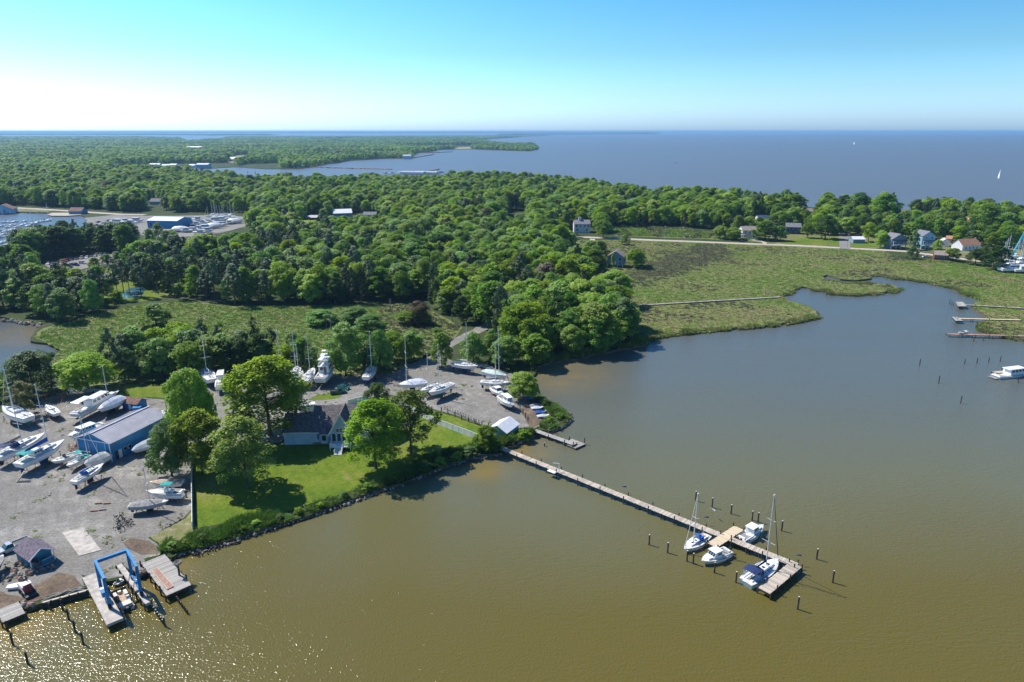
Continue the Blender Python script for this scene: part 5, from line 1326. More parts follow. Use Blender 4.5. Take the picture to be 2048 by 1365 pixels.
sailboat((92, 812), (114, 828), 'small mastless white sailboat on a stand in front of the rusty jack stands', 'small mastless sailboat', bottom=BLACKB, mast=None, keel=0.9)
powerboat((240, 792), (150, 838), 'white flybridge cruiser with white hardtop, moored ashore behind the wrapped sailboat', 'flybridge cruiser by the brown-roofed shed', 'cruiser', top=WHITE, lift=0.7, B=3.9, F=1.25, bottom=BLACKB)
sailboat((196, 826), (249, 799), 'sailboat in white shrink wrap with its mast up, beside the small brown-roofed shed', 'wrapped sailboat by the brown-roofed shed', bottom=BLACKB, mast=mast_h((222, 812), 737, 3.4), cover=SHRINK, boom=False, B=3.6)
powerboat((136, 880), (208, 852), 'white motor yacht with a row of dark windows, tucked behind the blue boat shed', 'motor yacht behind the blue shed', 'cruiser', lift=0.7, B=3.8, zref=2.4)
powerboat((264, 907), (312, 884), 'motorboat in tight white shrink wrap beside the right wall of the blue boat shed', 'wrapped motorboat beside the blue shed', 'cover', lift=0.7, B=3.3)
powerboat((102, 928), (160, 908), 'white runabout between the big motor sailer and the teal-topped boat', 'white runabout in the boat row', 'runabout', lift=0.7, engines=0, B=3.0)
powerboat((133, 936), (178, 913), 'white open boat with teal canopy and teal seats, in the boat row', 'teal-topped boat in the row', 'center', top=TEAL, canvas=TEAL, lift=0.7, B=2.6)
powerboat((170, 938), (218, 914), 'boxy boat under a pale grey-white cover before the blue boat shed', 'boxy covered boat', 'cover', canvas=OFFWHITE, lift=0.8, B=3.0, F=1.3)
sailboat((209, 932), (146, 968), 'white sloop with dark red bottom and blue dodger, nearest the open gravel', 'white sloop with the dark red bottom', bottom=REDB, mast=mast_h((186, 940), 834, 3.3), mast_x=0.08, dodger=BLUEC, keel=1.3, rolled=WHITE)
powerboat((300, 972), (367, 969), 'white boat under a tan canvas cover, rearmost of the three by the lawn fence', 'tan-covered boat by the fence', 'tarp', canvas=TAN, lift=0.6, B=2.6, zref=1.8)
powerboat((293, 992), (370, 994), 'white open boat with teal canopy, middle of the three by the lawn fence', 'teal-topped open boat by the fence', 'center', top=TEAL, lift=0.6, bottom=TEALB, B=2.6, zref=1.8)
sailboat((338, 1002), (257, 1010), 'grey sailboat under a grey tarpaulin, nearest of the three by the lawn fence', 'grey tarpaulin-covered sailboat', hull=GREYH, bottom=BLACKB, mast=mast_h((300, 1007), 936, 2.9), cover=GREYC, keel=0.8, B=2.9, boom=False, mast_x=0.03)
powerboat((8, 1116), (-40, 1160), 'dark hulled boat cut off by the left edge, by the pile of rocks', 'dark boat at the left edge', 'tarp', hull=NAVY, canvas=GREYC, lift=0.8, B=3.0)
# --- ashore, back row of the yard
sailboat((408, 742), (424, 766), 'sloop mostly hidden by the tall yard tree, only its mast and stern showing', 'sloop hidden behind the yard tree', bottom=BLACKB, mast=mast_h((416, 752), 672, 3.4), keel=1.3)
powerboat((446, 756), (440, 782), 'white cabin boat with teal bottom seen from astern, on the rear lawn', 'white cabin boat on the rear lawn', 'lobster', bottom=TEALB, lift=0.8, B=3.2)
sailboat((556, 734), (568, 752), 'sloop at the left end of the back row, half hidden by the tallest maple', 'left-hand sloop of the back row', bottom=BLACKB, mast=mast_h((558, 745), 669, 3.4), keel=1.3)
sailboat((600, 738), (582, 764), 'white sloop with the tallest mast in the back row, second from the maple', 'tall-masted white sloop of the back row', bottom=BLACKB, mast=mast_h((590, 747), 669, 3.4), keel=1.4, B=3.4)
sailboat((606, 748), (588, 774), 'short-masted white sailboat parked just in front of the tall-masted one', 'short-masted sailboat of the back row', bottom=REDB, mast=mast_h((596, 760), 696, 3.2), keel=1.1, B=2.9)
sailboat((629, 742), (609, 768), 'white sloop with tan sail cover standing left of the fishing boat with the tower', 'white sloop left of the tower boat', bottom=BLACKB, mast=mast_h((620, 750), 672, 3.4), keel=1.3, sail=TAN, B=3.3)
powerboat((667, 736), (640, 770), 'white sport-fishing boat with a tall tuna tower, stern towards the camera', 'sport-fishing boat with the tower', 'sportfish', lift=1.0, B=4.4, F=1.7)
sailboat((753, 736), (731, 762), 'lone white sloop with blue bottom at the back of the yard, between the leafy trees', 'lone sloop at the back', bottom=BLUEB, mast=mast_h((743, 746), 671, 3.4), keel=1.5, B=3.3, dodger=GREYC)
# --- ashore, right yard
sailboat((796, 774), (853, 766), 'sailboat half covered in bulky white shrink wrap behind the thin-crowned tree', 'shrink-wrapped sailboat of the right yard', bottom=BLACKB, mast=mast_h((809, 764), 670, 3.4), mast_x=0.2, cover=SHRINK, boom=False, B=4.2)
sailboat((840, 786), (878, 770), 'slender white sloop squeezed between the wrapped boat and the teal-bottomed sloop', 'slender white sloop of the right yard', bottom=BLACKB, mast=mast_h((853, 776), 706, 3.4), keel=1.3, B=2.7)
sailboat((857, 794), (905, 772), 'white sloop with teal bottom beside the row of wooden posts', 'teal-bottomed sloop by the posts', bottom=TEALB, mast=mast_h((875, 782), 695, 3.6), keel=1.5, B=3.4)
sailboat((956, 738), (904, 730), 'white sloop with blue bottom lying side-on at the far edge of the gravel', 'blue-bottomed sloop at the gravel edge', bottom=BLUEB, mast=mast_h((936, 734), 653, 3.6), keel=1.4, B=3.4, sail=OFFWHITE, mast_x=0.1)
sailboat((1016, 757), (966, 745), 'sloop under a pale green tarpaulin draped over its boom, right yard', 'sloop under the pale green tarpaulin', bottom=BLACKB, mast=mast_h((999, 752), 663, 3.4), cover=PALEG, keel=1.3, B=3.4, boom=False, mast_x=0.15)
sailboat((1020, 770), (961, 766), 'white sloop lying side-on in front of the pale green tarpaulin', 'white sloop in front of the tarpaulin', bottom=BLACKB, mast=mast_h((991, 768), 689, 3.4), keel=1.3, B=3.3, mast_x=0.02, rolled=NAVY)
powerboat((1006, 793), (985, 778), 'small white pilothouse boat, the rear one of two in the right yard', 'small pilothouse boat', 'pilot', lift=0.7, B=2.8)
powerboat((1027, 818), (1000, 797), 'white workboat with pilothouse, bow towards the boathouse, right yard', 'white workboat with the pilothouse', 'lobster', lift=0.8, B=3.0)
powerboat((320, 842), (352, 834), 'white boat partly hidden behind the far end of the blue boat shed', 'white boat behind the blue shed', 'cruiser', lift=0.7, B=3.0)

# --- afloat at the long pier
sailboat((1368, 1100), (1415, 1068), 'white sloop with blue canvas over the cockpit, moored left of the pier cross', 'pier sloop', ashore=False, bottom=BLUEB, mast=mast_h((1385, 1085), 986, 1.0), mast_x=0.12, dodger=BLUEC, sail=OFFWHITE, B=3.0, rolled=OFFWHITE)
powerboat((1403, 1122), (1458, 1098), 'white cabin boat with boxy pilothouse moored below the pier cross', 'pier cabin boat', 'pilot', ashore=False, B=3.0, bottom=BLACKB)
powerboat((1527, 1050), (1480, 1078), 'white pilothouse boat with black outboards moored beyond the pier', 'pier outboard boat', 'pilot', ashore=False, B=2.9, bottom=BLACKB, engines=2)
bs_, L_, B_, hf_, _ = sailboat((1557, 1121), (1490, 1166), 'large sloop with navy bimini and blue-edged decks at the end of the pier', 'big pier sloop', ashore=False, bottom=NAVY, mast=mast_h((1534, 1128), 983, 1.3), mast_x=0.10, dodger=NAVY, bimini=NAVY, B=3.9, F=1.15, rolled=NAVY, mast_mat=ALU, sail=NAVY)
st = MB()
for sg in (-1, 1): st.box((-0.08 * L_, sg * B_ * 0.40, hf_(-0.08 * L_)[1] + 0.06), (0.62 * L_, 0.10, 0.06))
st.build('deck_stripe', BLUEC, bs_)
# catamaran motor yacht at the right edge
powerboat((2066, 741), (1990, 750), 'white motor yacht with dark wrap-round windows at the right edge dock', 'right edge yacht', 'cruiser', ashore=False, B=4.0, bottom=BLACKB, F=0.9, zref=1.2)
powerboat((1916, 668), (1934, 665), 'small white dinghy pulled up on the reddish dock', 'dinghy', 'runabout', ashore=False, B=1.9, zref=1.4, engines=0, F=0.6, name='dinghy', rail=False)[0].location.z = 1.2

# ------------------------------------------------------------------ buildings
SIDING = {}
def siding(name, col):
    if name in SIDING: return SIDING[name]
    m = mat(name, col, 0.6, var=0.05, scale=0.7)
    nt = m.node_tree; N = nt.nodes; L = nt.links; b = N['Principled BSDF']
    tc = N.new('ShaderNodeTexCoord'); wv = N.new('ShaderNodeTexWave'); wv.bands_direction = 'Z'; wv.wave_profile = 'SAW'; wv.inputs['Scale'].default_value = 1.6
    L.new(tc.outputs['Object'], wv.inputs['Vector']); bp = N.new('ShaderNodeBump'); bp.inputs['Strength'].default_value = 0.6; bp.inputs['Distance'].default_value = 0.03
    L.new(wv.outputs['Fac'], bp.inputs['Height']); L.new(bp.outputs[0], b.inputs['Normal']); SIDING[name] = m; return m
def shingle(name, col): return mat(name, col, 0.9, var=0.22, scale=2.0, bump=0.5, bscale=9, detail=6)
BLUEW = mat('blue_metal_siding', (0.005, 0.20, 0.44), 0.5, var=0.08, scale=0.8)
BLUEW2 = siding('blue_office_siding', (0.012, 0.17, 0.28))
GREYROOF = mat('pale_grey_metal_roof', (0.44, 0.43, 0.47), 0.5, metal=0.1, var=0.06, scale=0.5)
WROOF = mat('white_metal_roof', (0.74, 0.74, 0.76), 0.4, var=0.04, scale=0.6)
DROOF = shingle('dark_grey_shingles', (0.15, 0.13, 0.135)); PROOF = shingle('purplish_shingles', (0.15, 0.12, 0.15)); BRROOF = shingle('brown_shingles', (0.22, 0.12, 0.09))
TROOF = shingle('tan_shingles', (0.30, 0.24, 0.21)); OROOF = shingle('orange_tan_shingles', (0.42, 0.22, 0.13)); GROOF = shingle('mid_grey_shingles', (0.20, 0.20, 0.22)); RROOF = shingle('red_metal_roof', (0.36, 0.06, 0.05))
PALEB = siding('pale_blue_siding', (0.44, 0.54, 0.66)); TURQ = siding('turquoise_siding', (0.16, 0.42, 0.50)); WHITEW = siding('white_siding', (0.74, 0.75, 0.76)); NAVYW = siding('navy_siding', (0.03, 0.06, 0.14))
GREYW = siding('blue_grey_siding', (0.20, 0.28, 0.36)); REDW = siding('red_siding', (0.28, 0.03, 0.04)); TANW = siding('tan_siding', (0.45, 0.38, 0.30)); LBLUE = siding('light_blue_siding', (0.30, 0.50, 0.66))
BRICK = mat('brick_foundation', (0.30, 0.20, 0.16), 0.9, var=0.2, scale=5, bump=0.4)
TRIM = mat('white_trim', (0.80, 0.80, 0.80), 0.5, var=0.03)

def gable_walls(x0, x1, y0, y1, z0, z1, zr, axis):
    mb = MB()
    if axis == 'x':
        ym = (y0 + y1) / 2
        mb.loft([[(x, y0, z0), (x, y0, z1), (x, ym, zr), (x, y1, z1), (x, y1, z0)] for x in (x0, x1)])
    else:
        xm = (x0 + x1) / 2
        mb.loft([[(x0, y, z0), (x0, y, z1), (xm, y, zr), (x1, y, z1), (x1, y, z0)] for y in (y0, y1)])
    return mb
def gable_roof(x0, x1, y0, y1, z1, zr, axis, ov=0.35, t=0.14):
    mb = MB(); up = 0.06
    if axis == 'x':
        ym = (y0 + y1) / 2; sl = (zr - z1) / (ym - y0)
        for s, ye in ((-1, y0 - ov), (1, y1 + ov)):
            ze = z1 - sl * ov
            mb.slab([(x0 - ov, ye, ze + up), (x1 + ov, ye, ze + up), (x1 + ov, ym, zr + up), (x0 - ov, ym, zr + up)], t)
    else:
        xm = (x0 + x1) / 2; sl = (zr - z1) / (xm - x0)
        for xe in (x0 - ov, x1 + ov):
            ze = z1 - sl * ov
            mb.slab([(xe, y0 - ov, ze + up), (xe, y1 + ov, ze + up), (xm, y1 + ov, zr + up), (xm, y0 - ov, zr + up)], t)
    return mb
def window(parent, x, y, z, w, h, face='front', name='window', frame=TRIM):
    """a framed window standing a little proud of the wall; its pane is a sub-part when the window itself is a part"""
    fr = MB(); d = 0.06
    if face in ('front', 'back'):
        s = -1 if face == 'front' else 1
        fr.box((x, y + s * d / 2, z), (w + 0.16, d, h + 0.16)); f = fr.build(name, frame, parent)
        pn = MB(); pn.box((x, y + s * (d + 0.012), z), (w, 0.02, h)); pn.build('pane', GLASS, f)
    else:
        s = -1 if face == 'left' else 1
        fr.box((x + s * d / 2, y, z), (d, w + 0.16, h + 0.16)); f = fr.build(name, frame, parent)
        pn = MB(); pn.box((x + s * (d + 0.012), y, z), (0.02, w, h)); pn.build('pane', GLASS, f)
    return f
def frame_at(FL, FR, z=ZL):
    a = G(*FL, z); b = G(*FR, z); d = b - a
    return a, math.atan2(d.y, d.x), d.length
def house(name, label, FL, FR, depth, wall_h, ridge_h, wall, roof, axis='x', win=(), side=(), chimney=None, door=None, porch=None, cat='house', stilts=0.0, width=None, rot=None, group=None, ov=0.35):
    a, r, w = frame_at(FL, FR); w = width or w; r = rot if rot is not None else r
    t = thing(name, label, cat, a, r, group); z0 = stilts
    wl_ = gable_walls(0, w, 0, depth, z0, z0 + wall_h, z0 + wall_h + ridge_h, axis).build('wall', wall, t)
    rf = gable_roof(0, w, 0, depth, z0 + wall_h, z0 + wall_h + ridge_h, axis, ov).build('roof', roof, t)
    for fx, fz, ww, hh in win: window(t, fx * w, 0, z0 + fz, ww, hh)
    for fy, fz, ww, hh in side: window(t, 0, fy * depth, z0 + fz, ww, hh, 'left'); window(t, w, fy * depth, z0 + fz, ww, hh, 'right')
    if door is not None:
        dm = MB(); dm.box((door * w, -0.05, z0 + 1.05), (0.95, 0.08, 2.1)); dm.build('door', TRIM, t)
    if chimney is not None:
        cm = MB(); cm.box((chimney[0] * w, chimney[1] * depth, z0 + wall_h + ridge_h * 0.9), (0.8, 0.8, 1.9)); cm.build('chimney', BRICK, rf)
    if stilts:
        pm = [(x * w, y * depth) for x in (0.03, 0.35, 0.65, 0.97) for y in (0.03, 0.97)]
        for x, y in pm: MB().box((x, y, stilts / 2), (0.35, 0.35, stilts)).build('stilt', TRIM, t)
        MB().box((w * 0.5, depth * 0.6, stilts / 2), (w * 0.7, depth * 0.6, stilts)).build('lower_wall', wall, t)
    if porch:
        px0, px1, pz, pd = porch
        pr = MB(); pr.slab([(px0 * w, -pd, z0 + pz), (px1 * w, -pd, z0 + pz), (px1 * w, -0.07, z0 + pz + 0.5), (px0 * w, -0.07, z0 + pz + 0.5)], 0.12); pr.build('porch_roof', roof, t)
        for k in range(4): MB().box(((px0 + (px1 - px0) * k / 3) * w, -pd + 0.15, z0 + pz / 2), (0.18, 0.18, pz)).build('porch_post', TRIM, t)
        MB().box(((px0 + px1) / 2 * w, -pd / 2, z0 + 0.08), ((px1 - px0) * w, pd, 0.16)).build('porch_floor', OFFWHITE, t)
        MB().box(((px0 + px1) / 2 * w, -pd + 0.08, z0 + 0.65), ((px1 - px0) * w, 0.06, 0.55)).build('porch_rail', TRIM, t)
    return t, w

# the blue boat shed
a, _, w = frame_at((156, 914), (225, 924)); ang = rad(-18.0); D_ = 18.0
b = G(225, 924, ZL); a = b - Vector((math.cos(ang), math.sin(ang), 0)) * 10.6; w = 10.6
wh = height_to(b, 886) - 0.1; rh = 1.9
t = thing('boat_shed', 'large blue metal boat shed with pale grey ridged roof, in the middle of the boatyard', 'boat shed', a, ang)
gable_walls(0, w, 0, D_, 0, wh, wh + rh, 'y').build('wall', BLUEW, t)
rf = gable_roof(0, w, 0, D_, wh, wh + rh, 'y', 0.3, 0.12).build('roof', GREYROOF, t)
seam = MB(); seam.box((0, 0, 0), (0.06, 1.0, 0.07)); sm = {}
slope = math.hypot(w / 2 + 0.3, rh * (1 + 0.3 / (w / 2))); nx = 30
rib = None
for k in range(nx):
    y = -0.2 + (D_ + 0.4) * (k + 0.5) / nx
    for s in (-1, 1):
        if rib is None:
            me_ = MB(); me_.bar((0, 0, 0), (-(w / 2 + 0.3), 0, -rh * (1 + 0.3 / (w / 2))), 0.05, 0.07); rib = me_.mesh('roof_rib', GREYROOF)
        o = obj('rib', rib, rf, (w / 2, y, wh + rh + 0.09)); o.scale = (s, 1, 1)
MB().box((w / 2, D_ / 2, wh + rh + 0.13), (0.5, D_ + 0.6, 0.07)).build('ridge_cap', GREYROOF, rf)
MB().box((w / 2, -0.04, wh - 0.15), (w + 0.1, 0.06, 0.24)).build('door_track', TRIM, t)
for x in (0.04, w - 0.04): MB().box((x, -0.03, wh / 2), (0.26, 0.1, wh)).build('corner_trim', TRIM, t)
for x in (-0.33, w + 0.33): MB().box((x, D_ / 2, wh - 0.16), (0.14, D_ + 0.5, 0.16)).build('gutter', TRIM, t)
for k in range(3):
    dp = MB(); dp.box((w * (0.22 + 0.26 * k), -0.07, wh * 0.46), (w * 0.25, 0.05, wh * 0.9)); d_ = dp.build('sliding_door', BLUEW, t)
    MB().box((w * (0.345 + 0.26 * k), -0.11, wh * 0.46), (0.10, 0.03, wh * 0.9)).build('door_edge', TRIM, d_)
dm = MB(); dm.box((w + 0.04, 2.6, 1.1), (0.06, 1.0, 2.2)); dm.build('door', TRIM, t)
dm = MB(); dm.box((w + 0.04, 1.6, 1.1), (0.06, 0.85, 2.2)); dm.build('doorway_shade_panel', DARKSTEEL, t)  # flat dark panel painted for the shade inside the open doorway
window(t, w, 4.2, 1.7, 0.8, 0.9, 'right'); window(t, w, 5.6, 1.7, 0.8, 0.9, 'right')

# the house with the dark roof
a = G(626, 890, ZL); t = thing('waterfront_house', 'pale blue house with dark grey shingle roofs and white deck stairs, facing the lawn', 'house', a, rad(3))
def loc(x, y): c, s = math.cos(rad(3)), math.sin(rad(3)); return Vector((a.x + x * c - y * s, a.y + x * s + y * c, ZL))
WG, WM = 7.4, 20.0
eg = height_to(a, 863); rg_ = height_to(loc(-3, 4.2), 827); rm = height_to(loc(3, 6.5), 811)
gable_walls(-WG, -0.03, 0.2, 8.6, 0, eg, rg_, 'x').build('wall', PALEB, t)
gable_roof(-WG, -0.2, 0.2, 8.6, eg, rg_, 'x', 0.35).build('roof', DROOF, t)
gable_walls(0, WM, 0, 13, 0.7, eg, rm, 'x').build('wall', PALEB, t)
MB().box((WM / 2, 6.5, 0.35), (WM - 0.1, 12.9, 0.7)).build('foundation', BRICK, t)
mr_ = gable_roof(0, WM, 0, 13, eg, rm, 'x', 0.35).build('roof', DROOF, t)
MB().box((1.5, 3.2, (eg + rm) / 2 + 0.3), (0.18, 0.18, 0.8)).build('vent_pipe', TRIM, mr_)
MB().box((2.0, 2.0, eg + 1.2), (0.18, 0.18, 0.8)).build('vent_pipe', TRIM, mr_)
for x0 in (-WG, 0): pass
MB().box((WM / 2, -0.42, eg - 0.32), (WM + 0.7, 0.10, 0.16)).build('gutter', TRIM, t)
MB().box((-WG / 2, -0.22, eg - 0.32), (WG, 0.10, 0.16)).build('gutter', TRIM, t)
MB().slab([(-0.12, -0.4, eg - 0.25), (-0.12, 0.0, eg - 0.2), (-0.12, 2.6, eg + 1.6), (-0.12, 2.6, eg + 1.1)], 0.1).build('rake_board', TRIM, t)
gx0, gx1, gd = 4.9, 10.7, -0.9; za = height_to(loc(7.8, gd), 829)
gable_walls(gx0, gx1, gd, 6.0, 0.7, eg, za, 'y').build('gable_wall', PALEB, t)
gable_roof(gx0, gx1, gd, 6.4, eg, za, 'y', 0.45, 0.16).build('gable_roof', DROOF, t)
for s in (-1, 1):
    m_ = MB(); xm = (gx0 + gx1) / 2; xe = xm + s * (2.9 + 0.45); sl = (za - eg) / 2.9
    m_.bar((xe, gd - 0.5, eg - sl * 0.45 - 0.05), (xm, gd - 0.5, za - 0.05), 0.08, 0.34); m_.build('rake_board', TRIM, t)
for x in (5.8, 7.1, 8.4, 9.7):
    window(t, x + 0.05, gd, 2.4, 0.9, 2.1)
for x in (6.9, 7.8, 8.7): window(t, x, gd, 4.4, 0.6, 0.9)
bw = MB(); bw.loft([[(1.9, -0.02, z), (2.5, -0.9, z), (4.0, -0.9, z), (4.6, -0.02, z)] for z in (0.7, eg - 0.4)]); bw.build('bay', PALEB, t)
br = MB(); br.add([(1.5, 0, eg - 0.4), (2.3, -1.25, eg - 0.4), (4.2, -1.25, eg - 0.4), (4.85, 0, eg - 0.4), (3.25, 0.6, eg + 1.2)], [(0, 1, 4), (1, 2, 4), (2, 3, 4), (3, 2, 1, 0)]); br.build('bay_roof', PROOF, t)
window(t, 3.25, -0.92, 2.3, 1.1, 1.5)
for x in (1.5, 4.75): MB().box((x, -0.05, 2.3), (0.35, 0.06, 1.5)).build('shutter', NAVYW, t)
MB().box((-5.2, 0.16, 1.1), (1.0, 0.06, 2.2)).build('door', LBLUE, t)
MB().box((16.8, -0.03, 2.4), (1.2, 0.05, 1.4)).build('window', GLASS, t)
dk_ = MB(); dk_.box((9.2, -2.6, 1.05), (8.0, 3.2, 0.16)); do = dk_.build('deck', TRIM, t)
for x in (5.4, 7.9, 10.5, 13.0): MB().box((x, -4.1, 0.5), (0.16, 0.16, 1.0)).build('post', TRIM, do)
rl = MB(); rl.box((6.0, -4.15, 2.0), (1.4, 0.07, 0.09)).box((10.9, -4.15, 2.0), (4.5, 0.07, 0.09)).box((5.25, -2.6, 2.0), (0.07, 3.1, 0.09))
for i in range(28): rl.box((8.8 + i * 0.155, -4.15, 1.55), (0.04, 0.04, 0.85))
for i in range(9): rl.box((5.35 + i * 0.155, -4.15, 1.55), (0.04, 0.04, 0.85))
for i in range(18): rl.box((5.25, -4.1 + i * 0.17, 1.55), (0.04, 0.04, 0.85))
rl.build('railing', TRIM, do)
sr = MB().bar((6.8, -4.25, 1.1), (6.8, -6.5, 0.05), 0.10, 0.28).bar((8.6, -4.25, 1.1), (8.6, -6.5, 0.05), 0.10, 0.28).bar((6.8, -4.25, 2.0), (6.8, -6.5, 0.95), 0.07, 0.09).bar((8.6, -4.25, 2.0), (8.6, -6.5, 0.95), 0.07, 0.09).build('stair_rail', TRIM, t)
stp = MB().box((0, 0, 0), (1.7, 0.30, 0.06)).mesh('step', TRIM)
for i in range(7): obj('step', stp, sr, (7.7, -4.4 - i * 0.32, 1.0 - i * 0.14))

# the white-roofed boathouse at the pier's root
er0 = G(1013, 866, 3.2); er1 = G(1037, 848, 3.2); dd = er1 - er0; Lb = dd.length; rotb = math.atan2(dd.y, dd.x) - math.pi / 2
wb = 5.6; orig = Vector((er0.x, er0.y, ZL)) - Vector((math.cos(rotb), math.sin(rotb), 0)) * wb
t = thing('boathouse', 'turquoise boathouse with bright white gable roof where the long pier starts', 'boathouse', orig, rotb)
gable_walls(0, wb, 0, Lb, 0, 2.4, 3.9, 'y').build('wall', TURQ, t); gable_roof(0, wb, 0, Lb, 2.4, 3.9, 'y', 0.3, 0.1).build('roof', WROOF, t)
MB().box((wb / 2, -0.04, 1.1), (2.6, 0.06, 2.2)).build('door', TURQ, t)
for s, x in ((-1, -0.05), (1, wb + 0.05)): MB().box((x, -0.03, 1.2), (0.16, 0.1, 2.4)).build('corner_trim', TRIM, t)

# the blue office with the purplish roof and porch
aa, r_, w_ = frame_at((64, 1143), (103, 1125)); w_ = max(4.2, w_)
t = thing('yard_office', 'small blue office with purplish shingle roof and open porch beside the pile of rocks', 'shed', aa, r_)
gable_walls(0, w_, 1.5, 6.0, 0, 2.5, 3.9, 'y').build('wall', BLUEW2, t); gable_roof(0, w_, 0, 6.0, 2.5, 3.9, 'y', 0.3, 0.12).build('roof', PROOF, t)
gb = MB(); gb.add([(0, 0, 2.45), (w_, 0, 2.45), (w_ / 2, 0, 3.85), (0, 0.12, 2.45), (w_, 0.12, 2.45), (w_ / 2, 0.12, 3.85)], [(0, 1, 2), (5, 4, 3), (0, 3, 4, 1)]); gb.build('gable', BLUEW2, t)
for s in (-1, 1): MB().bar((w_ / 2 + s * (w_ / 2 + 0.3), -0.36, 2.28), (w_ / 2, -0.36, 3.92), 0.06, 0.18).build('rake_board', TRIM, t)
for x in (0.1, w_ - 0.1): MB().box((x, 0.1, 1.25), (0.16, 0.16, 2.5)).build('post', TRIM, t)
MB().box((w_ * 0.72, 0.06, 0.75), (w_ * 0.52, 0.06, 0.8)).build('porch_rail', BLUEW2, t); MB().box((w_ * 0.72, 0.06, 1.18), (w_ * 0.54, 0.09, 0.07)).build('rail_cap', TRIM, t)
MB().box((w_ / 2, 0.75, 0.12), (w_, 1.5, 0.24)).build('porch_floor', PLANKG, t); MB().box((w_ * 0.3, 1.46, 1.2), (0.95, 0.06, 2.1)).build('door', DARKSTEEL, t)
window(t, w_, 4.0, 1.5, 0.8, 0.8, 'right')
house('blue_shed', 'little blue shed with brown roof at the edge of the side lawn', (246, 818), (276, 822), 3.6, 2.2, 1.1, BLUEW, BRROOF, axis='x', cat='shed', door=0.5)
tk = MB(); q = G(276, 823, ZL); tk.box((0, 0, 0.8), (1.9, 2.4, 1.4), top=1.12).box((0, 0, 1.55), (2.2, 2.7, 0.12)); tag(tk.build('blue_dumpster', BLUEW, None, q, 0.3), 'blue steel dumpster against the front of the brown-roofed shed', 'dumpster')
a_ = thing('white_shelter', 'low white fabric shelter behind the far end of the blue boat shed', 'shelter', G(326, 838, ZL), rad(28))
sh = MB(); r = [[(0 + 12.5 * k, -2.6, 0), (12.5 * k, -2.5, 1.5), (12.5 * k, 0, 2.6), (12.5 * k, 2.5, 1.5), (12.5 * k, 2.6, 0)] for k in (0, 1)]; sh.loft(r); sh.build('canopy', SHRINK, a_)
for k in range(6): MB().bar((0.1 + 2.4 * k, 0, 2.63), (0.1 + 2.4 * k, -2.55, 1.53), 0.06).build('hoop', ALU, a_)
bx = thing('box_trailer', 'white box trailer standing behind the garage wing of the house', 'trailer', G(602, 827, ZL), rad(20))
MB().box((1.9, 0, 1.6), (4.6, 2.2, 2.3)).build('box', WHITE, bx); MB().bar((4.2, 0, 0.5), (5.4, 0, 0.45), 0.1).build('drawbar', DARKSTEEL, bx)
for x in (1.4, 2.3):
    for y in (-1.05, 1.05): MB().cyl((x, y - 0.1, 0.36), (x, y + 0.1, 0.36), 0.36, n=12).build('wheel', BLACKR, bx)
house('tan_shed', 'small tan-roofed garden shed behind the tallest maple', (455, 862), (492, 864), 4.5, 2.3, 1.4, TANW, BRROOF, cat='shed')

# ------------------------------------------------------------------ fences
def panel_fence(pts_px, label, h=1.75, name='white_fence', pl=2.4, m=None, world=None):
    pts = world or [G(x, y, ZL) for x, y in pts_px]; t = thing(name, label, 'fence', pts[0]); o = pts[0]
    pm = None; prev_end = None
    for a, b in zip(pts[:-1], pts[1:]):
        d = b - a; n = max(1, round(d.length / pl)); l = d.length / n; ang = math.atan2(d.y, d.x)
        me = MB().box((l / 2, 0, h * 0.52), (l - 0.1, 0.05, h * 0.92)); me.box((l / 2, 0, h * 0.98), (l - 0.1, 0.09, 0.09)); me = me.mesh('fence_panel', m or FENCEW)
        po = MB().box((0, 0, h / 2 + 0.05), (0.14, 0.14, h + 0.1)).mesh('fence_post', m or FENCEW)
        for k in range(n):
            p = a + d * (k / n) - o
            obj('panel', me, t, p, ang); obj('post', po, t, p, ang)
    obj('post', po, t, pts[-1] - o)
    return t
panel_fence([(386, 1060), (385, 1000), (384, 950), (384, 905)], 'white vinyl fence seen end-on between the lower boatyard and the lawn', 1.8)
panel_fence([(954, 880), (870, 848), (782, 806)], 'long white panel fence sloping across the lawn behind the boathouse', 1.8)
panel_fence([(735, 800), (722, 806), (697, 812)], 'short white fence between the house and the gravel drive, mostly in shade', 1.9)
for i, (x, y) in enumerate([(883, 824), (896, 829), (910, 834), (923, 840), (937, 845), (950, 848), (964, 853), (977, 856)]):
    tag(MB().cyl((0, 0, -0.2), (0, 0, 1.5), 0.14, n=8).build('wooden_post', PILE, None, G(x, y, ZL)), 'short wooden post in the row dividing the right yard from the lawn strip', 'post', 'posts along the lawn strip')
for i, (x, y) in enumerate([(1036, 812), (1040, 820), (1046, 828), (1051, 836), (1056, 843)]):
    tag(MB().cyl((0, 0, -0.2), (0, 0, 1.5), 0.13, n=8).build('wooden_post', PILE, None, G(x, y, ZL)), 'short wooden post in front of the dinghies, right edge of the right yard', 'post', 'posts before the dinghies')

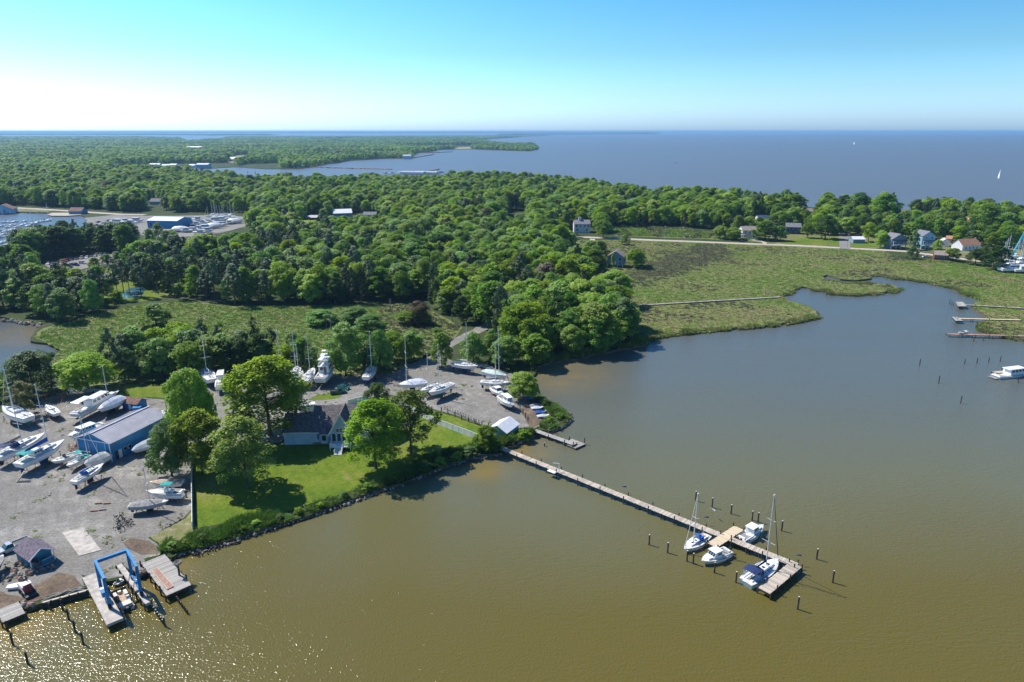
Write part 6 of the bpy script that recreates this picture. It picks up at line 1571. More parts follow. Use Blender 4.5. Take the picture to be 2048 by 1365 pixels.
# ------------------------------------------------------------------ docks and piers
PILM = {}
def piling_mesh(h, r, cap=False):
    k = (round(h, 1), round(r, 2), cap)
    if k not in PILM:
        mb = MB(); mb.cyl((0, 0, -1.0), (0, 0, h), r * 1.06, r * 0.92, 9)
        if cap: mb.cyl((0, 0, h), (0, 0, h + 0.06), r * 0.98, r * 0.7, 9, mi=1)
        PILM[k] = mb.mesh('piling', [PILE, PILETOP])
    return PILM[k]
def dock(name, label, c0, c1, width, z, m, plank=0.28, gap=0.02, pil=3.0, pil_h=0.9, sides=(-1, 1), cat='pier', pr=0.13, thick=0.06, stringer=PILE, slab=False, jitter=0.0, legs=True):
    a = G(*c0, z); b = G(*c1, z); d = b - a; ang = math.atan2(d.y, d.x); L = d.length
    t = thing(name, label, cat, (a.x, a.y, 0), ang)
    if slab: MB().box((L / 2, 0, z - 0.25), (L, width, 0.5)).build('deck_slab', m, t)
    else:
        n = int(L / plank); step = L / n
        pm = MB().box((0, 0, 0), (step - gap, width, thick)).mesh('plank', m)
        for k in range(n):
            o = obj('plank', pm, t, (step * (k + 0.5), (R.random() - 0.5) * 0.05, z - thick / 2 + (R.random() - 0.5) * 0.015)); o.rotation_euler = (0, 0, (R.random() - 0.5) * jitter)
        for y in (-width * 0.42, 0, width * 0.42): MB().box((L / 2, y, z - thick - 0.11), (L, 0.09, 0.2)).build('stringer', stringer, t)
    if legs:
        n = max(1, round(L / pil))
        for k in range(n + 1):
            x = min(L - 0.15, max(0.15, L * k / n))
            tall = (k % 2 == 0)
            for s in sides:
                h = z + (pil_h if tall else 0.12) * (0.8 + 0.4 * R.random())
                obj('piling', piling_mesh(h, pr), t, (x, s * (width / 2 + pr * 0.9), 0))
            MB().box((x, 0, z - 0.36), (0.14, width + 0.2, 0.2)).build('crossbeam', stringer, t)
    return t, L, ang
dock('long_pier', 'long straight timber pier running out from the boathouse into the cove', (1002, 896), (1594, 1131), 1.75, 1.25, PLANK, plank=0.31, pil=3.1, pil_h=0.75)
dock('pier_end', 'short timber platform across the far end of the long pier', (1592, 1129), (1528, 1182), 2.3, 1.27, PLANK, plank=0.31, pil=2.4, pil_h=0.7)
dock('pier_crosswalk', 'newer pale timber platform crossing the long pier near the moored boats', (1424, 1091), (1478, 1056), 2.2, 1.34, PLANKN, plank=0.32, pil=2.3, pil_h=0.7)
dock('yard_pier', 'weathered grey pier beside the boathouse reeds, ending at a floating platform', (1070, 861), (1150, 889), 1.7, 0.95, PLANKG, plank=0.30, pil=3.0, pil_h=0.7)
def float_deck(name, label, px, z, m, th=0.45, plank=0.3, cat='floating dock'):
    q = [G(x, y, z) for x, y in px]; a, b, c, d = q; t = thing(name, label, cat, (a.x, a.y, 0)); o = Vector((a.x, a.y, 0))
    n = max(2, int((b - a).length / plank))
    for k in range(n):
        p0, p1 = a.lerp(b, (k + 0.04) / n), a.lerp(b, (k + 0.96) / n); p3, p2 = d.lerp(c, (k + 0.04) / n), d.lerp(c, (k + 0.96) / n)
        MB().slab([p0 - o, p1 - o, p2 - o, p3 - o], 0.06).build('plank', m, t)
    MB().slab([p - o - Vector((0, 0, 0.08)) for p in (a, b, c, d)], th).build('float_frame', PILE, t); return t
float_deck('floating_platform', 'square grey floating platform at the end of the yard pier', [(1144, 878), (1171, 888), (1151, 897), (1126, 887)], 0.55, PLANKG)
for x, y, h in ((1169, 889, 1.9), (1146.5, 897, 1.9), (1139, 881, 1.2), (1129, 887, 1.0), (1112, 868, 1.0), (1104, 872, 0.9)):
    tag(obj('mooring_piling', piling_mesh(h, 0.13), None, G(x, y, 0)), 'dark piling holding the floating platform and yard pier', 'piling', 'pilings round the floating platform')
# haul-out slip
dock('concrete_pier', 'pale concrete finger pier with fender piles on the left side of the travel lift slip', (180, 1150), (230, 1243), 2.5, 1.35, CONC, slab=True, pil=1.9, pil_h=0.9, sides=(1,), pr=0.14)
dock('narrow_pier', 'narrow concrete runway pier on the right side of the travel lift slip', (238, 1129), (296, 1206), 0.95, 1.35, CONC, slab=True, pil=2.2, pil_h=0.15, sides=(1, -1), pr=0.13)
kp = dock('wooden_dock', 'wide weathered wooden dock right of the slip, with a rust-red ramp on it', (306, 1118), (358, 1181), 4.3, 1.3, PLANKG, plank=0.30, pil=2.7, pil_h=0.8, pr=0.15)
a = G(308, 1139, 1.36); b = G(341, 1177, 1.36); d = b - a
t = thing('boarding_ramp', 'rust-red boarding ramp with pale edges lying along the wooden dock', 'ramp', a, math.atan2(d.y, d.x))
MB().box((d.length / 2, 0, 0.05), (d.length, 0.9, 0.08)).build('deck', PLANKR, t)
for s in (-1, 1): MB().box((d.length / 2, s * 0.52, 0.10), (d.length, 0.1, 0.2)).build('edge_beam', PLANKN, t)
dock('landing_stage', 'small grey plank landing stage at the bottom left corner', (15, 1212), (28, 1236), 3.2, 1.1, PLANKG, plank=0.30, pil=2.6, pil_h=0.1)
# walkways in the marsh and the right-hand docks
dock('marsh_boardwalk', 'long thin grey boardwalk crossing the marsh towards the cove', (1236, 613), (1560, 594), 1.3, 1.4, PLANKG, plank=1.1, gap=0.08, pil=9.0, pil_h=0.0, cat='boardwalk', legs=True)
dock('far_right_pier', 'timber walkway with a square landing, furthest of the three marsh piers on the right', (2075, 618), (1918, 609), 1.4, 1.4, PLANKG, plank=0.8, pil=6.0, pil_h=0.6)
dock('middle_right_pier', 'bleached white walkway, middle one of the three marsh piers on the right', (2042, 640), (1912, 637), 1.4, 1.3, PLANKN, plank=0.8, pil=6.0, pil_h=0.6)
dock('red_right_pier', 'reddish brown plank pier, nearest of the three marsh piers on the right', (2085, 673), (1895, 668), 2.0, 1.2, PLANKR, plank=0.7, pil=5.0, pil_h=0.8)
float_deck('pier_landing', 'square grey landing at the end of the furthest marsh pier', [(1911, 604), (1927, 604), (1934, 613), (1916, 613)], 1.5, PLANKG, plank=0.7, cat='landing')
float_deck('pier_landing', 'pale landing with a lamp pole at the end of the middle marsh pier', [(1904, 634), (1914, 634), (1926, 642), (1912, 642)], 1.4, PLANKG, plank=0.7, cat='landing')
dock('edge_dock', 'timber dock at the right edge behind the white motor yacht', (2090, 738), (1988, 745), 1.8, 1.1, PLANK, plank=0.5, pil=4.0, pil_h=0.7)

def pil(px, top, label, group, r=0.16, cap=True, name='mooring_piling'):
    p = G(px[0], px[1], 0); h = height_to(p, top)
    return tag(obj(name, piling_mesh(h, r, cap), None, p, R.random() * 6), label, 'piling', group)
for x, y, tp, lb in [(1298, 1090, 1070, 'lone piling furthest left of the moored sloop'), (1335, 1106, 1086, 'piling just left of the moored sloop bow'), (1373.6, 1123, 1102, 'left one of the pair of pilings below the moored sloop bow'),
                  (1386, 1128, 1107, 'right one of the pair of pilings below the moored sloop bow'), (1428.6, 1146, 1125, 'piling in front of the moored white cabin boat'), (1471.6, 1165.5, 1144, 'piling just left of the big sloop stern'),
                  (1391, 1002, 983, 'piling beyond the pier, nearest the small sloop mast'), (1424, 1015, 997, 'piling beyond the pier, second from the small sloop mast'), (1462, 1028, 1010, 'piling beyond the pier, third from the small sloop mast'),
                  (1504, 1041, 1023, 'left piling of the pair behind the outboard boat'), (1515.6, 1045, 1026, 'right piling of the pair behind the outboard boat'), (1563, 1062, 1042, 'piling right of the big sloop mast'),
                  (1633, 1119, 1099, 'piling beyond the right end of the pier'), (1665, 1165.5, 1142, 'piling furthest right in the open water off the pier'), (1595, 1219, 1194, 'nearest lone piling below the end of the pier'),
                  (1089, 893, 886, 'stub piling between the boathouse reeds and the floating platform')]:
    pil((x, y), tp, lb + ', dark with pale cap', 'mooring pilings round the long pier')
for x, y, tp, lb in [(1839, 732, 718, 'left-hand lone piling out in the cove on the right'), (1877, 767, 752, 'middle lone piling out in the cove on the right'), (1921, 807, 792, 'nearest lone piling out in the cove on the right'),
                  (1929, 728, 719, 'first from the left of four pilings in a row off the right shore'), (1953.5, 727, 717, 'second from the left of four pilings in a row off the right shore'), (1977, 725, 715, 'third from the left of four pilings in a row off the right shore'),
                  (2000, 723.5, 713, 'rightmost of four pilings in a row off the right shore'), (2036, 766, 758, 'short piling in front of the white yacht at the right edge'),
                  (1899, 608, 600, 'leftmost thin piling before the furthest marsh pier'), (1903, 611, 603, 'middle thin piling before the furthest marsh pier'), (1906, 613, 606, 'right thin piling before the furthest marsh pier'),
                  (1947, 683, 675, 'left one of three pilings below the reddish pier'), (1966, 682, 675, 'middle one of three pilings below the reddish pier'), (1984, 679, 672, 'right one of three pilings below the reddish pier')]:
    pil((x, y), tp, lb, 'mooring pilings on the right side of the cove', r=0.15, cap=False)
for x, y, tp, lb in [(126, 1221, 1199, 'first piling of the slanting row off the bulkhead'), (138, 1240, 1218, 'second piling of the slanting row off the bulkhead'), (151, 1265, 1241, 'third piling of the slanting row off the bulkhead'), (167, 1289, 1265, 'fourth and nearest piling of the slanting row off the bulkhead'),
                  (15, 1262, 1243, 'piling below the little landing stage'), (26, 1290, 1266, 'nearest piling below the little landing stage'), (100, 1219, 1206, 'short piling against the timber bulkhead'), (56, 1328, 1304, 'piling lowest in the frame near the bottom left corner')]:
    pil((x, y), tp, lb, 'mooring pilings at the bottom left', r=0.17, cap=False)
for i in range(11):
    f = i / 10; pil((346 + 29 * f, 1190 + 38 * f), 1182 + 37 * f, 'dark stub in the tight row of piles running out from the wooden dock', 'row of piles off the wooden dock', r=0.15, cap=False, name='row_piling')
for i in range(9):
    f = i / 8; pil((302 + 28 * f, 1213 + 40 * f), 1205 + 39 * f - (9 if i == 8 else 0), 'pale-topped stub in the row of piles extending the narrow concrete pier', 'row of piles off the narrow pier', r=0.16, cap=True, name='row_piling')
for i, (x, y) in enumerate([(396, 1114), (405, 1112), (416, 1109), (426, 1102), (431, 1103), (438, 1100), (451, 1094), (495, 1078), (548, 1061), (553, 1060), (566, 1056), (581, 1051), (597, 1044), (608, 1041), (620, 1036), (624, 1036), (630, 1034),
                        (647, 1028), (661, 1023), (675, 1019), (680, 1017), (692, 1013), (703, 1006), (722, 1000), (729, 999), (737, 998), (747, 993), (758, 990), (767, 987), (773, 985), (779, 983), (797, 977), (811, 972), (817, 970), (824, 968), (850, 961), (862, 957), (871, 953)]):
    o = obj('piling_stub', piling_mesh(0.35 + 0.4 * R.random(), 0.12), None, G(x, y, 0)); o.rotation_euler = ((R.random() - .5) * .3, (R.random() - .5) * .3, 0)
    tag(o, 'rotten dark piling stub standing in the shallows along the lawn shore', 'piling', 'rotten stubs of the old bulkhead')

# nest platform
p = G(361, 1163, 0); t = thing('nest_platform', 'tall post with an osprey nest platform beside the wooden dock', 'nest platform', p)
H_ = height_to(p, 1128); MB().cyl((0, 0, -1), (0, 0, H_), 0.2, 0.17, 8).build('post', PILE, t); MB().box((0, 0, H_ + 0.08), (1.3, 1.1, 0.12)).build('platform', PLANKG, t)
nm = MB()
for k in range(46):
    a0 = R.random() * 6.28; rr = 0.3 + 0.35 * R.random(); c_ = Vector((rr * math.cos(a0), rr * math.sin(a0), H_ + 0.2 + 0.3 * R.random())); dv = Vector((-math.sin(a0), math.cos(a0), (R.random() - .5) * .5)) * 0.45
    nm.bar(c_ - dv, c_ + dv, 0.035)
nm.build('nest', DEADW, t)
# bulkhead with driftwood logs
a = G(84, 1207, 1.0); b = G(174, 1182, 1.0); d = b - a; t = thing('timber_bulkhead', 'dark timber bulkhead holding the bank left of the travel lift slip', 'bulkhead', (a.x, a.y, 0), math.atan2(d.y, d.x))
MB().box((d.length / 2, 0, 0.2), (d.length, 0.2, 1.7)).build('sheeting', PILE, t); MB().box((d.length / 2, 0, 1.1), (d.length + 0.3, 0.42, 0.14)).build('cap_beam', PLANK, t)
for k in range(6): obj('piling', piling_mesh(1.3, 0.14), t, (d.length * k / 5, -0.25, 0))
for k in range(16):
    f = R.random(); p = a + d * (0.05 + 0.85 * f) + Vector((0.2, 0.9 + 0.9 * R.random(), 0)); l = 1.8 + 2.8 * R.random(); an = math.atan2(d.y, d.x) + (R.random() - .5) * 0.7; z = 0.95 + 0.35 * R.random()
    mb = MB(); mb.cyl((-l / 2, 0, 0), (0, 0.12 * R.random(), 0.1), 0.05, 0.09, 6).cyl((0, 0.1, 0.1), (l / 2, -0.1, 0.02), 0.09, 0.05, 6)
    tag(mb.build('driftwood_log', DEADW if k % 3 else PLANK, None, (p.x, p.y, z), an), 'bleached driftwood log in the heap along the timber bulkhead', 'log', 'driftwood logs along the bulkhead')

# ------------------------------------------------------------------ travel lift: two side frames on wheels joined by one high beam
BLUEL = mat('blue_crane_paint', (0.006, 0.20, 0.46), 0.45, var=0.12)
c_ = [G(220, 1214, 1.3), G(199, 1176, 1.3), G(262, 1150, 1.3), G(283, 1194, 1.3)]   # left near, left far, right far, right near
ctr = sum(c_, Vector()) / 4; ax = ((c_[0] - c_[1]) + (c_[3] - c_[2])).normalized(); ay = Vector((-ax.y, ax.x, 0))
# right frame seen from slip: build in local axes (x towards the water, y towards the left... ) at the mean size
Lx = 0.84 * ((c_[0] - c_[1]).length + (c_[3] - c_[2]).length) / 2; ctr = ctr + ax * 0.65; Wy = (abs((c_[0] - c_[3]).dot(ay)) + abs((c_[1] - c_[2]).dot(ay))) / 2
HL = 0.5 * (height_to(c_[0], 1153) + height_to(c_[3], 1133)) - 0.3
t = thing('travel_lift', 'bright blue travel lift straddling the haul-out slip', 'boat lift', ctr, math.atan2(ax.y, ax.x))
sg0 = 1 if (c_[0] - ctr).dot(ay) > 0 else -1
for s in (-1, 1):
    y = s * Wy / 2; fm_ = MB()
    for x in (-Lx / 2, Lx / 2): fm_.bar((x, y, 0.5), (x, y, HL), 0.5, 0.42)
    fm_.bar((-Lx / 2 - 0.3, y, HL), (Lx / 2 + 0.3, y, HL), 0.42, 0.6); fm_.bar((-Lx / 2 - 0.2, y, 1.0), (Lx / 2 + 0.2, y, 1.0), 0.34, 0.40)
    fm_.bar((-Lx / 2 + 0.2, y, HL - 0.4), (-Lx / 2 + 1.4, y, HL - 1.6), 0.16); fm_.bar((Lx / 2 - 0.2, y, HL - 0.4), (Lx / 2 - 1.4, y, HL - 1.6), 0.16)
    fr = fm_.build('side_frame', BLUEL, t)
    ld = MB()
    for k in range(11): ld.bar((-Lx / 2 + 0.45, y + 0.1, 1.2 + k * 0.42), (-Lx / 2 + 0.95, y + 0.1, 1.2 + k * 0.42), 0.04)
    ld.bar((-Lx / 2 + 0.45, y + 0.1, 1.1), (-Lx / 2 + 0.45, y + 0.1, HL - 0.6), 0.05); ld.bar((-Lx / 2 + 0.95, y + 0.1, 1.1), (-Lx / 2 + 0.95, y + 0.1, HL - 0.6), 0.05); ld.build('ladder', BLUEL, fr)
    for x in (-Lx / 2, Lx / 2): MB().cyl((x, y - 0.22, 0.5), (x, y + 0.22, 0.5), 0.5, n=14).build('wheel', BLACKR, t)
    for x in (-Lx / 4, Lx / 4):
        MB().cyl((x, y - s * 0.3, HL - 0.3), (x, y - s * 0.5, 2.2), 0.03, n=5).build('hoist_cable', DARKSTEEL, t)
MB().bar((-Lx / 2, -Wy / 2 - 0.2, HL + 0.02), (-Lx / 2, Wy / 2 + 0.2, HL + 0.02), 0.45, 0.55).build('cross_beam', BLUEL, t)
sl = MB()
for x in (-Lx / 4, Lx / 4): sl.tube([(x, -Wy / 2 + 0.5, 2.2), (x, -Wy / 4, -0.9), (x, Wy / 4, -0.9), (x, Wy / 2 - 0.5, 2.2)], 0.06, 5)
sl.build('sling', NAVY, t)
MB().box((0.5, sg0 * (Wy / 2 + 0.1), 1.6), (1.3, 0.8, 0.9)).build('engine_box', BLUEL, t); MB().box((-0.7, sg0 * (Wy / 2 + 0.1), 1.5), (0.8, 0.7, 0.7)).build('control_box', WHITE, t)
# the pontoon boat in the slip
pa, an, Lp = boat_pose((232, 1176), (258, 1217), 0.9); an2 = math.atan2(ax.y, ax.x) + math.pi
t = thing('pontoon_boat', 'pontoon boat with cream seats and tan bow rails floating in the travel lift slip', 'pontoon boat', (pa.x, pa.y, 0), an2)
Lp = 6.2; pb = MB()
for s in (-1, 1): pb.cyl((-Lp / 2, s * 0.85, 0.12), (Lp / 2 - 0.6, s * 0.85, 0.12), 0.32, n=10); pb.cyl((Lp / 2 - 0.6, s * 0.85, 0.12), (Lp / 2, s * 0.85, 0.3), 0.32, 0.06, 10)
pb.build('pontoon', ALU, t); MB().box((0, 0, 0.55), (Lp, 2.5, 0.1)).build('deck', TAN, t)
fw = MB()
for y in (-1.2, 1.2): fw.box((-0.1, y, 0.95), (Lp - 1.0, 0.05, 0.7))
fw.box((Lp / 2 - 0.5, 0, 0.95), (0.05, 2.4, 0.7)); fw.build('side_panel', DARKSTEEL, t)
CREAM = mat('cream_vinyl', (0.62, 0.56, 0.46), 0.6, var=0.06)
for x, y, sx, sy in ((-2.1, 0, 1.5, 2.0), (-0.6, -0.8, 1.4, 0.6), (1.2, 0.8, 2.2, 0.6), (1.3, -0.8, 1.6, 0.6), (2.1, 0, 0.5, 0.6)):
    MB().box((x, y, 0.85), (sx, sy, 0.5), top=0.92).build('seat', CREAM, t)
MB().box((0.0, 0.75, 1.1), (0.7, 0.6, 0.9), top=0.8).build('console', BRROOF, t); MB().box((-Lp / 2 - 0.3, 0, 0.5), (0.5, 0.4, 0.9)).build('outboard', DARKSTEEL, t)
powerboat((226, 1170), (246, 1160), 'narrow grey aluminium skiff tied across the head of the slip', 'skiff', 'runabout', ashore=False, hull=GREYH, B=1.3, F=0.5, zref=0.5, name='skiff', rail=False, engines=1)

# ------------------------------------------------------------------ vehicles
PAINT = {}
def paint(name, col):
    if name not in PAINT: PAINT[name] = mat(name + '_car_paint', col, 0.25, metal=0.2, var=0.03, spec=0.6)
    return PAINT[name]
def car(front, rear, col, label, kind='car', L=None, group=None, z=ZL, detail=True, name=None):
    f = G(*front, z + 0.8); r = G(*rear, z + 0.8); d = f - r; ang = math.atan2(d.y, d.x); p = (f + r) / 2
    L = L or {'car': 4.6, 'pickup': 5.9, 'suv': 4.8}[kind]; W = 1.85 if kind != 'pickup' else 2.0
    t = thing(name or {'car': 'parked_car', 'pickup': 'pickup_truck', 'suv': 'parked_car'}[kind], label, {'car': 'car', 'pickup': 'pickup truck', 'suv': 'car'}[kind], (p.x, p.y, z + 0.03), ang, group)
    m = paint(*col); h = 0.78 if kind == 'car' else 0.95
    def prof(x0, x1, z0, z1, w, tp=0.95): return [[(x0, -w / 2, z0), (x0, -w / 2 * tp, z1), (x0, w / 2 * tp, z1), (x0, w / 2, z0)], [(x1, -w / 2, z0), (x1, -w / 2 * tp, z1), (x1, w / 2 * tp, z1), (x1, w / 2, z0)]]
    b = MB(); n = [(-L / 2, 0.35, h * 0.8), (-L / 2 + 0.15, 0.28, h + 0.05), (-L * 0.2, 0.25, h + 0.1), (L * 0.18, 0.25, h + 0.08), (L / 2 - 0.5, 0.28, h - 0.03), (L / 2 - 0.08, 0.32, h - 0.18), (L / 2, 0.38, h - 0.35)]
    b.loft([[(x, -W / 2 * (0.93 if abs(x) > L * .45 else 1), zl), (x, -W / 2 * 0.96 * (0.93 if abs(x) > L * .45 else 1), zh), (x, W / 2 * 0.96 * (0.93 if abs(x) > L * .45 else 1), zh), (x, W / 2 * (0.93 if abs(x) > L * .45 else 1), zl)] for x, zl, zh in n])
    b.build('body', m, t)
    if kind == 'pickup': c0, c1, e0, e1, ch = -0.02 * L, 0.26 * L, 0.0, 0.15 * L, 0.68
    elif kind == 'suv': c0, c1, e0, e1, ch = -0.47 * L, 0.22 * L, -0.43 * L, 0.1 * L, 0.72
    else: c0, c1, e0, e1, ch = -0.36 * L, 0.22 * L, -0.22 * L, 0.06 * L, 0.52
    g = MB(); zb = h + 0.06
    g.loft([[(c0, -W * 0.45, zb), (e0 if kind != 'pickup' else c0 + 0.08, -W * 0.37, zb + ch), (e0 if kind != 'pickup' else c0 + 0.08, W * 0.37, zb + ch), (c0, W * 0.45, zb)], [(c1, -W * 0.43, zb), (e1, -W * 0.36, zb + ch), (e1, W * 0.36, zb + ch), (c1, W * 0.43, zb)]])
    g.build('window_glass', GLASS, t)
    MB().box(((e0 + e1) / 2 + (0.08 if kind == 'pickup' else 0), 0, zb + ch + 0.02), (e1 - e0 + 0.12, W * 0.76, 0.06), top=0.93).build('roof', m, t)
    if kind == 'pickup':
        bd = MB(); bd.box((-0.27 * L, 0, h + 0.115), (0.42 * L, W * 0.8, 0.03)); bd.build('bed', DARKSTEEL, t)
        rl = MB(); [rl.box((-0.27 * L, s * W * 0.46, h + 0.2), (0.46 * L, 0.10, 0.26)) for s in (-1, 1)]; rl.box((-0.495 * L, 0, h + 0.2), (0.08, W * 0.9, 0.26)); rl.build('bed_side', m, t)
    for x in (-0.31 * L, 0.31 * L):
        for s in (-1, 1): MB().cyl((x, s * (W / 2 - 0.16), 0.34), (x, s * (W / 2 + 0.03), 0.34), 0.34, n=12).build('wheel', BLACKR, t)
    for s in (-1, 1): MB().box((L / 2 - 0.04, s * W * 0.34, h - 0.26), (0.12, 0.35, 0.14)).build('headlight', TRIM, t)
    return t
car((-8, 1106), (56, 1080), ('silver', (0.42, 0.43, 0.46)), 'silver pickup truck parked nose left on the gravel, cut by the left edge', 'pickup')
car((688, 781), (664, 784), ('dark_green', (0.01, 0.085, 0.075)), 'dark green pickup truck parked on the gravel by the grass island', 'pickup', L=5.0)
car((698, 776), (676, 771), ('teal_green', (0.01, 0.12, 0.09)), 'dark green car half hidden behind the green pickup truck', 'car')
COLS = {'white': ('white', (0.75, 0.75, 0.75)), 'black': ('black', (0.01, 0.01, 0.012)), 'red': ('red', (0.42, 0.02, 0.02)), 'darkred': ('dark_red', (0.16, 0.015, 0.02)), 'blue': ('blue', (0.03, 0.08, 0.25)), 'navy': ('navy', (0.012, 0.025, 0.09)),
        'grey': ('grey', (0.2, 0.2, 0.21)), 'tan': ('tan', (0.38, 0.32, 0.25)), 'silver': ('silver', (0.42, 0.43, 0.46)), 'dark': ('charcoal', (0.03, 0.03, 0.035))}
park = [(436, 660, 'white', 'at the left end of the back row'), (482, 650, 'dark', 'second in the back row'), (518, 646, 'black', 'third in the back row'), (572, 642, 'red', 'in the back row'), (610, 630, 'darkred', 'right of the red one'), (652, 620, 'black', 'centre of the back row'),
        (698, 614, 'dark', 'right of centre in the back row'), (742, 608, 'tan', 'in the back row'), (790, 600, 'white', 'near the right of the back row'), (830, 588, 'navy', 'right part of the back row'), (866, 588, 'silver', 'right of the navy one'), (915, 574, 'grey', 'apart at the right'), (955, 570, 'blue', 'last on the right')]
for x, y, c, w_ in park:
    px, py = x / 4.55, 380 + y / 4.55 + 2
    car((px - 3, py + 2.2), (px + 3, py - 2.2), COLS[c], '%s car parked %s of the club car park' % (COLS[c][0].replace('_', ' '), w_), R.choice(['car', 'suv']), group='cars in the club car park')
for x, y, c, w_ in [(490, 698, 'navy', 'left end'), (525, 704, 'blue', 'second'), (592, 676, 'black', 'third'), (622, 684, 'dark', 'fourth'), (655, 674, 'grey', 'fifth'), (692, 680, 'navy', 'sixth'), (750, 663, 'silver', 'right end')]:
    px, py = x / 4.55, 380 + y / 4.55
    car((px + 3.5, py + 0.4), (px - 3.5, py - 0.4), COLS[c], '%s car, %s in the front row of the club car park' % (COLS[c][0].replace('_', ' '), w_), R.choice(['car', 'suv']), group='cars in the club car park')
car((1492, 483.5), (1478, 482), COLS['black'], 'black car on the verge of the causeway road before the two-storey white house', 'car')
car((1322, 444), (1332, 444), COLS['dark'], 'dark car among the trees behind the rear marsh', 'car')
car((1236, 441), (1226, 441), COLS['silver'], 'silver car parked under the trees left of the dark one, behind the rear marsh', 'suv')
car((1340, 446), (1334, 446), COLS['white'], 'white car parked right of the dark one behind the rear marsh', 'car')
car((1856, 513), (1848, 513), COLS['white'], 'white car beside the long red house', 'car')
car((1044, 412), (1038, 412), COLS['white'], 'white van in the gap between the trees in the middle of the wood', 'suv', L=6.0)
# red tractor
t = thing('red_tractor', 'small red tractor under the rear yard tree, at the edge of the side lawn', 'tractor', G(346, 796, ZL), rad(70))
MB().box((0.9, 0, 1.0), (1.7, 0.8, 0.7), top=0.9).build('hood', paint('red', (0.42, 0.02, 0.02)), t); MB().box((-0.5, 0, 0.9), (1.0, 1.0, 0.5)).build('seat', BLACKR, t)
MB().bar((-0.9, -0.5, 1.0), (-0.9, -0.5, 2.2), 0.08).bar((-0.9, 0.5, 1.0), (-0.9, 0.5, 2.2), 0.08).bar((-0.9, -0.5, 2.2), (-0.9, 0.5, 2.2), 0.08).build('roll_bar', DARKSTEEL, t)
for x, r in ((-0.6, 0.65), (1.3, 0.42)):
    for s in (-1, 1): MB().cyl((x, s * 0.75, r), (x, s * 1.05, r), r, n=14).build('wheel', BLACKR, t)
MB().box((2.1, 0, 0.5), (0.6, 1.6, 0.5)).build('bucket', DARKSTEEL, t)
# loader with mast by the bank
t = thing('yard_loader', 'white and dark red skid loader with a grey bucket on the brown bank', 'loader', G(55, 1185, ZL), rad(-38))
MB().box((-0.6, 0, 1.0), (2.0, 1.5, 0.9), top=0.9).build('engine_cover', WHITE, t); MB().box((0.6, 0, 1.4), (1.1, 1.2, 1.5), top=0.85).build('cab', REDW, t); MB().box((0.6, 0, 2.2), (1.2, 1.3, 0.1)).build('cab_roof', WHITE, t)
for s in (-1, 1):
    MB().bar((-1.4, s * 0.85, 1.6), (1.6, s * 0.85, 0.9), 0.14, 0.2).bar((1.6, s * 0.85, 0.9), (1.9, s * 0.85, 0.3), 0.14, 0.2).build('lift_arm', GREYC, t)
    for x in (-0.8, 0.7): MB().cyl((x, s * 0.75, 0.42), (x, s * 1.05, 0.42), 0.42, n=12).build('wheel', BLACKR, t)
MB().box((2.2, 0, 0.3), (0.7, 1.9, 0.5)).build('bucket', DARKSTEEL, t); MB().cyl((-0.2, 0.3, 1.4), (-0.2, 0.3, 3.2), 0.09, n=6).build('exhaust', DARKSTEEL, t)
a_ = thing('upturned_skiff', 'small white skiff lying on the ground left of the loader', 'skiff', G(38, 1176, ZL), rad(15))
sk = hull_parts(3.6, 1.4, 0.5, 0.15, kind='power'); sk[0].build('hull', WHITE, a_); sk[1].build('bottom', GREYH, a_); sk[2].build('deck', OFFWHITE, a_); a_.location.z += 0.2

# jack stands in heaps, trailers, ladders, gear
for i in range(22):
    x = 86 + 50 * (i / 21) + R.random() * 4; y = 792 + 12 * math.sin(i * 0.9) + R.random() * 5
    o = obj('spare_jack_stand', STAND[0], None, G(x, y, ZL) + Vector((0, 0, 0.35 * (i % 2))), R.random() * 6); o.rotation_euler = (R.random() * 1.2, R.random() * 1.0, R.random() * 6); o.scale = (1.3, 1.3, 1.3)
    tag(o, 'rusty orange spare jack stand in the heap beside the bamboo', 'jack stand', 'spare jack stands by the bamboo')
for i in range(12):
    o = obj('spare_jack_stand', STAND[0], None, G(136 + 18 * R.random(), 896 + 10 * R.random(), ZL) + Vector((0, 0, 0.3 * (i % 2))), R.random() * 6); o.rotation_euler = (R.random() * 1.2, R.random(), R.random() * 6)
    tag(o, 'rusty jack stand in the heap at the left corner of the blue boat shed', 'jack stand', 'spare jack stands by the blue boat shed')
for i in range(16):
    o = obj('dark_jack_stand', STAND[1], None, G(232 + 26 * R.random(), 1038 + 18 * R.random(), ZL) + Vector((0, 0, 0.2)), R.random() * 6); o.rotation_euler = (1.3 * R.random() + .3, R.random(), R.random() * 6); o.scale = (1.2, 1.2, 1.2)
    tag(o, 'black jack stand in the heap right of the concrete pad', 'jack stand', 'black jack stands by the concrete pad')
for i in range(14):
    o = obj('dark_jack_stand', STAND[1], None, G(888 + 62 * R.random(), 822 + 18 * R.random() + 0.0, ZL), R.random() * 6); o.location = G(890 + 5.2 * i, 819 + 2.3 * i, ZL)
    tag(o, 'dark jack stand standing in the line behind the wooden posts of the right yard', 'jack stand', 'jack stands behind the wooden posts')
